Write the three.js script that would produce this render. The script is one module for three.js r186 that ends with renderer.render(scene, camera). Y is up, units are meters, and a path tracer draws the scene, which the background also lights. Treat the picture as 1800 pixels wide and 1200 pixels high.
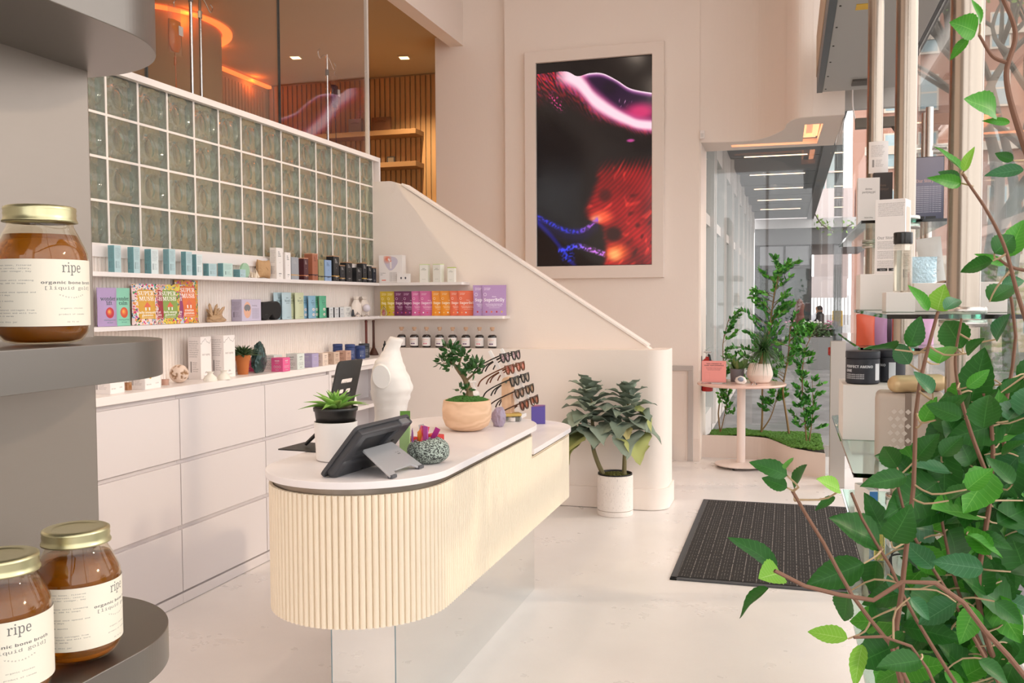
import * as THREE from 'three';
import { RoundedBoxGeometry } from 'three/addons/geometries/RoundedBoxGeometry.js';
import { mergeGeometries, mergeVertices, toCreasedNormals } from 'three/addons/utils/BufferGeometryUtils.js';
import { MarchingCubes } from 'three/addons/objects/MarchingCubes.js';
import { ImprovedNoise } from 'three/addons/math/ImprovedNoise.js';
import { RectAreaLightUniformsLib } from 'three/addons/lights/RectAreaLightUniformsLib.js';

// ------------------------------------------------------------------ camera, sky, sun, exposure
const scene = new THREE.Scene();
const renderer = new THREE.WebGLRenderer({ antialias: true });
renderer.toneMapping = THREE.LinearToneMapping;
renderer.toneMappingExposure = 1.0;
renderer.shadowMap.enabled = true;
const RAD = Math.PI / 180;
const camera = new THREE.PerspectiveCamera(40.68, 1.5, 0.05, 300);
camera.rotation.order = 'YXZ';
camera.position.set(0, 1.45, 0);
camera.rotation.set(-2.511 * RAD, 16.71 * RAD, -0.312 * RAD);
RectAreaLightUniformsLib.init();
scene.background = new THREE.Color().setRGB(1.0, 0.99, 0.985);
scene.backgroundIntensity = 2.5;
const sun = new THREE.DirectionalLight(0xffe6c8, 0.9);
sun.position.set(20, 9.54, -5.6 - 4);
sun.target.position.set(0, 0, -4);
sun.castShadow = true;
sun.shadow.radius = 5;
sun.shadow.mapSize.set(4096, 4096);
Object.assign(sun.shadow.camera, { left: -14, right: 14, top: 12, bottom: -12, near: 1, far: 60 });
scene.add(sun, sun.target);
// ------------------------------------------------------------------ helpers
const V = (x, y, z) => new THREE.Vector3(x, y, z);
let seed = 7;
const rnd = () => { seed = (seed * 1664525 + 1013904223) >>> 0; return seed / 4294967296; };
const rr = (a, b) => a + (b - a) * rnd();
const noise3 = new ImprovedNoise();
const taken = {};
function numbered(n) { if (!(n in taken)) { taken[n] = 0; return n; } taken[n]++; return n + '_' + String(taken[n]).padStart(3, '0'); }
function lin(c) { return c; }
function M(color, roughness = 0.6, o = {}) {
  const { phys, ...r } = o;
  return phys || r.transmission !== undefined || r.clearcoat || r.sheen ? new THREE.MeshPhysicalMaterial({ color, roughness, ...r }) : new THREE.MeshStandardMaterial({ color, roughness, ...r });
}
function cv(w, h, draw) { const c = document.createElement('canvas'); c.width = w; c.height = h; const g = c.getContext('2d'); draw(g, w, h); const t = new THREE.CanvasTexture(c); t.colorSpace = THREE.SRGBColorSpace; return t; }
function valueNoise(size, cells, oct, sd) {
  const out = new Float32Array(size * size); let amp = 1, tot = 0, s0 = seed; seed = sd;
  for (let o = 0; o < oct; o++) {
    const n = cells << o, gr = new Float32Array(n * n).map(() => rnd());
    for (let y = 0; y < size; y++) for (let x = 0; x < size; x++) {
      const fx = x / size * n, fy = y / size * n, ix = fx | 0, iy = fy | 0, tx = fx - ix, ty = fy - iy;
      const sx = tx * tx * (3 - 2 * tx), sy = ty * ty * (3 - 2 * ty), x1 = (ix + 1) % n, y1 = (iy + 1) % n;
      out[y * size + x] += amp * ((gr[iy * n + ix] * (1 - sx) + gr[iy * n + x1] * sx) * (1 - sy) + (gr[y1 * n + ix] * (1 - sx) + gr[y1 * n + x1] * sx) * sy);
    }
    tot += amp; amp *= 0.55;
  }
  seed = s0; return out.map(v => v / tot);
}
function noiseTex(size, cells, oct, sd, f, srgb = false) {
  const n = valueNoise(size, cells, oct, sd), d = new Uint8Array(size * size * 4);
  for (let i = 0; i < n.length; i++) { const c = f(n[i], (i % size) / size, Math.floor(i / size) / size); d[i * 4] = c[0]; d[i * 4 + 1] = c[1]; d[i * 4 + 2] = c[2]; d[i * 4 + 3] = 255; }
  const t = new THREE.DataTexture(d, size, size); t.magFilter = THREE.LinearFilter; t.minFilter = THREE.LinearFilter; t.wrapS = t.wrapT = THREE.RepeatWrapping; if (srgb) t.colorSpace = THREE.SRGBColorSpace; t.needsUpdate = true; return t;
}
const clone = (t, a, b) => { const c = t.clone(); c.repeat.set(a, b); c.needsUpdate = true; return c; };
const rb = (w, h, d, r = 0.003, seg = 1) => { const g = new RoundedBoxGeometry(w, h, d, seg, Math.min(r, w / 2.01, h / 2.01, d / 2.01)); g.translate(0, h / 2, 0); return g; };
const bx = (x0, x1, y0, y1, z0, z1, r = 0) => { const w = Math.abs(x1 - x0), h = Math.abs(y1 - y0), d = Math.abs(z1 - z0); const g = r ? new RoundedBoxGeometry(w, h, d, 2, r) : new THREE.BoxGeometry(w, h, d); g.translate((x0 + x1) / 2, (y0 + y1) / 2, (z0 + z1) / 2); return g; };
const lathe = (p, s = 32) => new THREE.LatheGeometry(p.map(a => new THREE.Vector2(a[0], a[1])), s);
const cyl = (r0, r1, h, s = 24, y = 0) => { const g = new THREE.CylinderGeometry(r1, r0, h, s); g.translate(0, h / 2 + y, 0); return g; };
const tube = (pts, r, ts = 16, rs = 6) => new THREE.TubeGeometry(new THREE.CatmullRomCurve3(pts.map(p => p.isVector3 ? p : V(...p))), ts, r, rs);
function taper(pts, r0, r1, ts = 12, rs = 6) { const c = new THREE.CatmullRomCurve3(pts.map(p => p.isVector3 ? p : V(...p))); const g = new THREE.TubeGeometry(c, ts, 1, rs); const p = g.attributes.position, n = rs + 1; for (let i = 0; i <= ts; i++) { const ct = c.getPointAt(i / ts), r = r0 + (r1 - r0) * i / ts; for (let j = 0; j < n; j++) { const k = i * n + j; p.setXYZ(k, ct.x + (p.getX(k) - ct.x) * r, ct.y + (p.getY(k) - ct.y) * r, ct.z + (p.getZ(k) - ct.z) * r); } } g.computeVertexNormals(); return g; }
const rod = (a, b, r, s = 8) => { a = a.isVector3 ? a : V(...a); b = b.isVector3 ? b : V(...b); const d = b.clone().sub(a), g = new THREE.CylinderGeometry(r, r, d.length(), s); g.applyQuaternion(new THREE.Quaternion().setFromUnitVectors(V(0, 1, 0), d.clone().normalize())); g.translate((a.x + b.x) / 2, (a.y + b.y) / 2, (a.z + b.z) / 2); return g; };
const mg = (l) => { const a = l.map(g => { const x = g.index ? g.toNonIndexed() : g; for (const k of Object.keys(x.attributes)) if (!['position', 'normal', 'uv'].includes(k)) x.deleteAttribute(k); return x; }); return mergeGeometries(a); };
const ext = (shape, depth, bev = 0, cs = 16) => new THREE.ExtrudeGeometry(shape, { depth, bevelEnabled: bev > 0, bevelSize: bev, bevelThickness: bev, bevelSegments: 2, curveSegments: cs });
const mv = (g, x, y, z) => { g.translate(x, y, z); return g; };
function mesh(name, g, m, parent) { const o = new THREE.Mesh(g, m); o.name = parent ? name : numbered(name); o.castShadow = o.receiveShadow = true; (parent || scene).add(o); return o; }
const part = (parent, name, g, m) => mesh(name, g, m, parent);
function thing(name, label, category, pos = [0, 0, 0], turn = 0, group) { const o = new THREE.Group(); o.name = numbered(name); scene.add(o); o.position.set(...pos); o.rotation.y = turn; o.userData = { label, category }; if (group) o.userData.group = group; return o; }
function single(name, label, category, g, m, pos = [0, 0, 0], turn = 0, group) { const o = mesh(name, g, m); o.position.set(...pos); o.rotation.y = turn; o.userData = { label, category }; if (group) o.userData.group = group; return o; }
function struct(name, g, m) { const o = g ? mesh(name, g, m) : new THREE.Group(); if (!g) { o.name = numbered(name); scene.add(o); } o.userData.kind = 'structure'; return o; }
const stuff = (o) => { o.userData.kind = 'stuff'; return o; };
const planePrint = (w, h) => new THREE.PlaneGeometry(w, h);

// ------------------------------------------------------------------ materials
const fine = noiseTex(256, 32, 3, 11, n => [n * 255, n * 255, n * 255]);
const coarse = noiseTex(512, 5, 5, 12, n => [n * 255, n * 255, n * 255]);
const brushed = (() => { const t = noiseTex(256, 4, 2, 13, () => [0, 0, 0]); const d = t.image.data; const rows = Array.from({ length: 256 }, () => rnd()); for (let y = 0; y < 256; y++) for (let x = 0; x < 256; x++) { const v = 90 + rows[y] * 110 + rnd() * 18; d.set([v, v, v, 255], (y * 256 + x) * 4); } return t; })();
const floorMap = noiseTex(1024, 6, 7, 14, (n) => { const s = 232 + (n - 0.5) * 14 + (rnd() - 0.5) * 3; return [s, s * 0.976 + rnd() - 0.5, s * 0.96 + rnd() - 0.5]; }, true);
const PAINT = M(0xf1e4da, 0.75, { bumpMap: clone(fine, 6, 6), bumpScale: 0.0004 });
const WHITE = M(0xeee6e2, 0.5);
const WHITEG = M(0xf0e8e4, 0.32);
const FLOOR = M(0xffffff, 0.3, { map: clone(floorMap, 0.5, 0.5), roughnessMap: noiseTex(512, 8, 5, 15, n => [0, 225 + n * 30, 0]) });
const STEEL = M(0xb9b4ae, 0.34, { metalness: 1, roughnessMap: null, bumpMap: clone(brushed, 1, 1), bumpScale: 0.00008 });
const STEELP = M(0xc6bfb8, 0.24, { metalness: 1 });
const CHROME = M(0xd8d8d8, 0.12, { metalness: 1 });
const MIRROR = M(0xeef0f0, 0.015, { metalness: 1 });
const GLASS = M(0xffffff, 0.02, { transmission: 1, thickness: 0, ior: 1.5 });
const GLASSG = M(0xe4f4ee, 0.02, { transmission: 1, thickness: 0.01, ior: 1.5, attenuationColor: new THREE.Color(0x79c2ab), attenuationDistance: 0.12 });
const CLEAR = M(0xffffff, 0.03, { transmission: 1, thickness: 0.004, ior: 1.45 });
const BLACK = M(0x161515, 0.5);
const GREY = M(0x6f6e70, 0.45);
const GREEN = M(0x3d7a2a, 0.5);
const MOSS = M(0x55722a, 0.95);
const SOIL = M(0x352a20, 1);
const GOLDLID = M(0xc9c39a, 0.32, { metalness: 0.9 });
const LIGHTWOOD = M(0xd9b98f, 0.55);

// ------------------------------------------------------------------ room shell
const XR = 0.8, ZS = -6.456, ZL = -6.31, ZT = -8.38, XG = -3.03, CEIL = 4.9, ZB = 2.6;
{
  const f = struct('floor');
  // poured floor with saw-cut joints: slabs are separate pieces
  const slab = (x0, x1, z0, z1) => { const g = bx(x0, x1, -0.1, 0, z0, z1); const p = g.attributes.position, uv = g.attributes.uv; for (let i = 0; i < p.count; i++) uv.setXY(i, p.getX(i), p.getZ(i)); part(f, 'floor_slab', g, FLOOR); };
  slab(-8.2, 1.0, -9.0, 3.0);
}
struct('ceiling', bx(XG - 0.1, XR + 0.25, CEIL, CEIL + 0.15, -10, ZB + 0.2), PAINT);
// wall behind the camera and the street side of the shop
{ // the wall behind the viewer has a wide shop window of its own
  const w = struct('wall_rear'), z0 = ZB, z1 = ZB + 0.15;
  part(w, 'left_wall', bx(XG - 5.2, -2.75, 0, CEIL, z0, z1), PAINT); part(w, 'right_pier', bx(0.7, XR + 0.25, 0, CEIL, z0, z1), PAINT); part(w, 'sill_wall', bx(-2.75, 0.7, 0, 0.25, z0, z1), PAINT); part(w, 'lintel', bx(-2.75, 0.7, 4.2, CEIL, z0, z1), PAINT);
  const r = struct('window_4'); for (let i = 0; i < 3; i++) part(r, 'pane', bx(-2.75 + i * 1.15 + 0.02, -2.75 + (i + 1) * 1.15 - 0.02, 0.25, 4.2, z0 + 0.07, z0 + 0.08), GLASS); for (let i = 0; i < 4; i++) part(r, 'mullion', bx(-2.78 + i * 1.15, -2.72 + i * 1.15, 0.25, 4.2, z0 + 0.05, z0 + 0.1), WHITE);
}
// glass block wall
const WALL_L = struct('wall_left');
{
  // fluted panel below the blocks
  const N = 175, P = 0.0245, pr = [];
  for (let i = 0; i < N; i++) { const z = ZS + 0.006 + i * P; for (let k = 0; k < 5; k++) { const a = Math.PI * k / 5; pr.push([z + P / 2 - Math.cos(a) * P / 2, Math.sin(a) * 0.0075]); } }
  const zEnd = ZS + N * P; const s = new THREE.Shape(); s.moveTo(ZS, -0.12); s.lineTo(ZS, 0); for (const [z, d] of pr) s.lineTo(z, d); s.lineTo(zEnd, 0); s.lineTo(zEnd, -0.12); s.closePath();
  const g = new THREE.ExtrudeGeometry(s, { depth: 1.665, bevelEnabled: false }); // (z,d,y) -> world
  const p = g.attributes.position; for (let i = 0; i < p.count; i++) { const z = p.getX(i), d = p.getY(i), y = p.getZ(i); p.setXYZ(i, XG - 0.0075 + d, y, z); }
  g.index || 0; const ar = g.attributes.position.array; for (let i = 0; i < ar.length; i += 9) for (let k = 0; k < 3; k++) { const t = ar[i + 3 + k]; ar[i + 3 + k] = ar[i + 6 + k]; ar[i + 6 + k] = t; }
  g.computeVertexNormals(); part(WALL_L, 'fluted_panel', g, M(0xeee2d9, 0.6));
  part(WALL_L, 'solid_wall', bx(XG - 0.12, XG, 0, CEIL, zEnd, ZB), PAINT);
  // glass block field
  const PZ = 0.2205, PY = 0.2005, y0 = 1.722, cols = 18, rows = 4, T = 0.085;
  const hx = PZ / 2 - 0.006, hy = PY / 2 - 0.006;
  // one face: pillow with a round lens and a rim, moulded ripples in the corners
  const face = (flip, var_) => { const n = 22, gg = new THREE.PlaneGeometry(2 * hx, 2 * hy, n, n), q = gg.attributes.position; for (let i = 0; i < q.count; i++) { const u = q.getX(i) / hx, v = q.getY(i) / hy, r = Math.hypot(u, v); const e = Math.max(Math.abs(u), Math.abs(v)); let d = -0.004 * Math.pow(e, 10); const ring = Math.exp(-Math.pow((r - 0.74) / 0.07, 2)); d += 0.0045 * ring; if (r < 0.7) d -= 0.010 * (1 - (r / 0.7) ** 2); else d += 0.0016 * Math.sin(17 * u + 5 * v + var_) * Math.sin(13 * v - 4 * u + var_ * 2) * Math.min(1, (r - 0.78) * 6) * (e < 0.93 ? 1 : 0); q.setZ(i, T / 2 + d); } gg.computeVertexNormals(); if (flip) gg.rotateY(Math.PI); return gg; };
  const side = (() => { const r = []; for (const [w, h, ry, rx] of [[T, 2 * hy, Math.PI / 2, 0], [T, 2 * hy, -Math.PI / 2, 0], [2 * hx, T, 0, -Math.PI / 2], [2 * hx, T, 0, Math.PI / 2]]) { const q = new THREE.PlaneGeometry(w - (w === T ? 0.008 : 0), h - (h === T ? 0.008 : 0)); if (ry) { q.rotateY(ry); q.translate(Math.sign(ry) * hx, 0, 0); } else { q.rotateX(rx); q.translate(0, -Math.sign(rx) * hy, 0); } r.push(q); } return r; });
  const variants = [0, 1.7, 3.1].map(v => { const gg = mg([face(false, v), face(true, v + 1), ...side()]); gg.rotateY(Math.PI / 2); return gg; });
  const GB = M(0xeaf0e4, 0.06, { transmission: 0.85, thickness: 0.08, ior: 1.33, attenuationColor: new THREE.Color(0xb9ccba), attenuationDistance: 0.25 });
  for (let c = 0; c < cols; c++) for (let r = 0; r < rows; r++) { const o = part(WALL_L, 'glass_block', variants[(c * 5 + r * 3) % 3], GB); o.position.set(XG - 0.05, y0 + PY * (r + 0.5), ZS - 0.004 + PZ * (c + 0.5)); }
  // mortar grid
  const JO = M(0xece3dc, 0.8), zN = ZS + PZ * cols, L = [];
  for (let c = 0; c <= cols; c++) L.push(bx(XG - 0.085, XG - 0.008, y0, y0 + rows * PY, ZS - 0.004 + PZ * c - 0.0058, ZS - 0.004 + PZ * c + 0.0058));
  for (let r = 0; r <= rows; r++) L.push(bx(XG - 0.0845, XG - 0.0085, y0 + PY * r - 0.0058, y0 + PY * r + 0.0058, ZS, zN));
  part(WALL_L, 'joint_grid', mg(L), JO);
  part(WALL_L, 'sill', bx(XG - 0.11, XG + 0.012, 1.663, y0 - 0.006, ZS - 0.002, zN), WHITE);
  part(WALL_L, 'cap_rail', bx(XG - 0.115, XG + 0.022, 2.518, 2.55, ZS - 0.05, zN), WHITE);
  part(WALL_L, 'end_post', bx(XG - 0.11, XG + 0.022, 2.36, 2.55, ZS - 0.075, ZS - 0.05), WHITE);
  part(WALL_L, 'wall_above', bx(XG - 0.115, XG + 0.0, 1.663, CEIL, zN, zEnd), PAINT);
  part(WALL_L, 'header_beam', bx(XG - 0.115, XG + 0.022, 3.9, CEIL, ZT - 0.07, zN), PAINT);
}
// clear panes above the block wall
{
  const zs = [ZS + 0.01, -5.19, -3.93, -2.7];
  const w = struct('window_1');
  for (let i = 0; i < 3; i++) part(w, 'pane', bx(XG - 0.052, XG - 0.042, 2.55, 3.9, zs[i] + 0.004, zs[i + 1] - 0.004), GLASS);
  for (let i = 1; i < 3; i++) part(w, 'pane_joint', bx(XG - 0.054, XG - 0.04, 2.55, 3.9, zs[i] - 0.005, zs[i] + 0.005), M(0x2a2d2c, 0.4));
  part(w, 'edge_post', bx(XG - 0.06, XG - 0.035, 2.55, 3.9, ZS - 0.014, ZS + 0.012), M(0xcfc6be, 0.4));
}
// stair side wall with the slanting top
{
  const s = new THREE.Shape(); s.moveTo(XG - 0.115, 0); s.lineTo(-0.86, 0); s.lineTo(-0.86, 1.065); s.lineTo(-1.0, 1.155); s.lineTo(-2.80, 2.325); s.quadraticCurveTo(-2.86, 2.36, -2.90, 2.362); s.lineTo(XG - 0.115, 2.362); s.closePath();
  const w = struct('wall_stair'); part(w, 'slanting_panel', mv(ext(s, 0.12), 0, 0, ZS - 0.12), PAINT);
  // coping that follows the slope
  const dir = V(-2.80 + 0.95, 2.325 - 1.122, 0); const L = dir.length(); const g = new THREE.BoxGeometry(L, 0.014, 0.15); g.rotateZ(Math.atan2(dir.y, dir.x) + Math.PI); g.translate((-2.80 - 0.95) / 2 + 0.004, (2.325 + 1.122) / 2 + 0.010, ZS - 0.06); part(w, 'coping', g, M(0xf0e7e0, 0.55));
  // lower half wall with ledge and rounded end
  const h = new THREE.Shape(); h.moveTo(XG, -ZS); h.lineTo(XG, -ZL); h.lineTo(-0.93, -ZL); h.absarc(-0.93, -ZL + 0.13, 0.13, -Math.PI / 2, 0); h.lineTo(-0.80, 6.68); h.lineTo(-0.92, 6.68); h.lineTo(-0.92, -ZS); h.closePath();
  const up = (g) => { g.rotateX(-Math.PI / 2); return g; };
  part(w, 'half_wall', up(ext(h, 1.108)), M(0xf1e4da, 0.7));
  const b = new THREE.Shape(); b.moveTo(-2.4, -ZL); b.lineTo(-2.4, -ZL - 0.014); b.lineTo(-0.93, -ZL - 0.014); b.absarc(-0.93, -ZL + 0.13, 0.144, -Math.PI / 2, 0); b.lineTo(-0.786, 6.69); b.lineTo(-0.80, 6.69); b.lineTo(-0.80, -ZL + 0.13); b.absarc(-0.93, -ZL + 0.13, 0.13, 0, -Math.PI / 2, true); b.closePath();
  part(w, 'plinth', up(mv(ext(b, 0.145), 0, 0, 0.004)), M(0xf1e4da, 0.6));
}
// stairs behind it
{
  const st = struct('floor_stairs'); const n = 7;
  for (let i = 0; i < n; i++) part(st, 'step', bx(-1.0 - i * 0.27, XG - 0.1, i * 0.171, (i + 1) * 0.171, ZT + 0.01, ZS - 0.125), M(0xcbbfb6, 0.7));
  part(st, 'mezzanine_slab', bx(XG - 0.1, XG - 5, 1.05, 1.2, -9.7, ZB), M(0x8d7355, 0.7));
}
// wall with the screen
{
  const w = struct('wall_back');
  part(w, 'screen_wall', bx(-2.574, -0.766, 0, CEIL, ZT - 0.6, ZT), PAINT);
  part(w, 'recessed_wall', bx(-3.3, -2.574, 0, CEIL, ZT - 0.6, ZT - 0.07), PAINT);
  part(w, 'skirting', bx(-0.875, -0.757, 0, 0.2, ZT, ZT + 0.012), M(0xe9dbd1, 0.6));
  part(w, 'access_panel_frame', mg([bx(-1.15, -0.815, 0.815, 0.862, ZT, ZT + 0.02, 0.004), bx(-0.862, -0.815, 0.0, 0.815, ZT, ZT + 0.02, 0.004)]), M(0xbfb6b0, 0.4));
  part(w, 'access_panel', bx(-1.15, -0.862, 0.0, 0.815, ZT, ZT + 0.005), M(0xe7d9cf, 0.6));
  part(w, 'raised_panel', bx(-1.15, -0.9, 0.24, 0.78, ZT, ZT + 0.009), M(0xe9dbd1, 0.6));
  part(w, 'jamb', bx(-0.8, -0.755, 0, 2.87, -8.97, ZT - 0.02), M(0xede0d6, 0.6));
}
// mezzanine room seen through the panes
{
  const TAN = M(0xa58b66, 0.8), w = struct('wall_mezzanine');
  part(w, 'end_wall', bx(XG - 5.2, XG - 0.1, 1.2, 4.15, -9.95, -9.72), TAN);
  part(w, 'side_wall', bx(XG - 5.2, XG - 5.0, 1.2, 4.15, -9.7, ZB), TAN);
  const slats = (z0, z1, x0, x1, alongX, pitch) => { const L = []; if (alongX) for (let x = x0; x < x1; x += pitch) L.push(bx(x, x + pitch * 0.72, 1.2, 3.98, z0, z0 + 0.022)); else for (let z = z0; z < z1; z += pitch) L.push(bx(x0, x0 + 0.022, 1.2, 3.9, z, z + pitch * 0.72)); return mg(L); };
  part(w, 'fluted_cladding', slats(-9.72, 0, XG - 2.85, XG - 0.12, true, 0.062), M(0xb08657, 0.6));
  part(w, 'side_partition', bx(-6.0, -5.9, 1.2, 3.99, -9.7, -6.2), TAN);
  part(w, 'side_cladding', slats(-9.6, -6.2, -5.9, 0, false, 0.062), M(0xb5916a, 0.6));
  struct('ceiling_mezzanine', bx(XG - 5.2, XG - 0.116, 4.0, 4.15, -9.72, ZB), M(0xb89c74, 0.85));
  const col = struct('wall_column');
  part(col, 'round_shaft', mv(cyl(0.7, 0.7, 2.79, 64), -5.75, 1.2, -7.3), M(0xa98a62, 0.8));
}
// niche with the wavy soffit beside the screen wall
{
  const pts = [[-0.768, -8.40], [-0.43, -8.45], [-0.23, -8.37], [-0.06, -8.02], [-0.02, -7.72], [0.05, -7.53], [0.17, -7.49], [0.40, -7.49]];
  const c = new THREE.SplineCurve(pts.slice(0, 7).map(p => new THREE.Vector2(p[0], -p[1]))).getPoints(40);
  const s = new THREE.Shape(); s.moveTo(c[0].x, c[0].y); c.slice(1).forEach(p => s.lineTo(p.x, p.y + 0.03)); s.lineTo(0.40, 7.52); s.lineTo(0.385, 8.93); s.lineTo(-0.768, 8.93); s.closePath();
  // LED channel cut into the underside: an L of glowing strip and a lit square ring
  const hole = new THREE.Path(); [[-0.51, 8.63], [-0.51, 8.75], [0.235, 8.78], [0.255, 7.82], [0.115, 7.82], [0.11, 8.65]].forEach((p, i) => i ? hole.lineTo(...p) : hole.moveTo(...p)); hole.closePath(); s.holes.push(hole);
  const up = (g) => { g.rotateX(-Math.PI / 2); return g; };
  const so = struct('ceiling_niche');
  part(so, 'soffit', up(mv(ext(s, 0.05), 0, 0, 2.85)), M(0xe0d3ca, 0.7));
  const f = new THREE.Shape(); f.moveTo(c[0].x, c[0].y); c.slice(1).forEach(p => f.lineTo(p.x, p.y)); f.lineTo(0.40, 7.49); f.lineTo(0.40, 7.55); f.lineTo(0.18, 7.55); c.slice(0, 40).reverse().forEach(p => f.lineTo(p.x, p.y + 0.06)); f.closePath();
  part(so, 'curved_fascia', up(mv(ext(f, CEIL - 2.851), 0, 0, 2.851)), PAINT);
  const lid = s.clone(); lid.holes = []; part(so, 'channel_lid', up(mv(ext(lid, 0.02), 0, 0, 2.93)), WHITE);
  const LED = M(0xffd0a8, 0.5, { emissive: 0xffa878, emissiveIntensity: 1.5 });
  part(so, 'led_strip', mg([bx(-0.5, 0.22, 2.9, 2.925, -8.735, -8.675), bx(0.19, 0.235, 2.9, 2.925, -8.675, -7.83), bx(0.117, 0.135, 2.9, 2.925, -8.6, -7.83)]), LED);
  for (const [x, z, w, d] of [[-0.14, -8.705, 0.72, 0.06], [0.212, -8.25, 0.045, 0.84]]) { const l = new THREE.RectAreaLight(0xffa878, 5, w, d); l.position.set(x, 2.897, z); l.lookAt(x, 0, z); scene.add(l); }
}
// window over the planter, glass return and the street front on the right
const FRAME = M(0xb9b3ad, 0.35, { metalness: 0.6 });
{
  const w = struct('window_2');
  part(w, 'pane', bx(-0.75, 0.36, 0.1, 2.85, -8.955, -8.945), GLASS);
  part(w, 'sill_frame', bx(-0.75, 0.40, 0, 0.1, -8.98, -8.92), FRAME);
  part(w, 'corner_joint', bx(0.36, 0.392, 0.1, 2.85, -8.955, -8.945), GLASS);
  part(w, 'return_pane', bx(0.392, 0.402, 0.1, 2.85, -8.92, -7.62), GLASS);
  const w3 = struct('window_3');
  // door head rail and tall panes along the street
  const zs = [-7.55, -6.75, -4.9, -2.6, -0.2, 2.5];
  for (let i = 0; i < zs.length - 1; i++) { part(w3, 'pane', bx(XR + 0.02, XR + 0.03, 0.06, 3.15, zs[i] + 0.02, zs[i + 1] - 0.02), GLASS); part(w3, 'upper_pane', bx(XR + 0.02, XR + 0.03, 3.27, CEIL - 0.02, zs[i] + 0.02, zs[i + 1] - 0.02), GLASS); }
  part(w3, 'head_rail', mg([bx(XR, XR + 0.06, 3.15, 3.2, -7.55, ZB), bx(XR - 0.03, XR + 0.06, 3.215, 3.27, -7.55, ZB)]), M(0x4a4440, 0.4, { metalness: 0.6 }));
  part(w3, 'floor_rail', bx(XR, XR + 0.06, 0, 0.06, -7.55, ZB), FRAME);
  for (const z of zs.slice(2, 5)) part(w3, 'mullion', bx(XR + 0.005, XR + 0.05, 0, CEIL, z - 0.02, z + 0.02), FRAME);
  part(w3, 'patch_fitting', bx(XR - 0.02, XR + 0.06, 3.05, 3.24, -4.98, -4.82), M(0x5a5048, 0.4, { metalness: 0.7 }));
  part(w3, 'return_frame', mg([bx(0.40, XR + 0.05, 2.9, 3.05, -7.62, -7.55), bx(XR, XR + 0.05, 0, CEIL, -7.62, -7.55)]), FRAME);
  part(w3, 'return_pane', bx(0.43, XR, 0.06, 2.9, -7.59, -7.58), GLASS);
  struct('wall_front', bx(0.40, XR + 0.05, 3.05, CEIL, -7.62, -7.56), PAINT);
}
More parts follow.
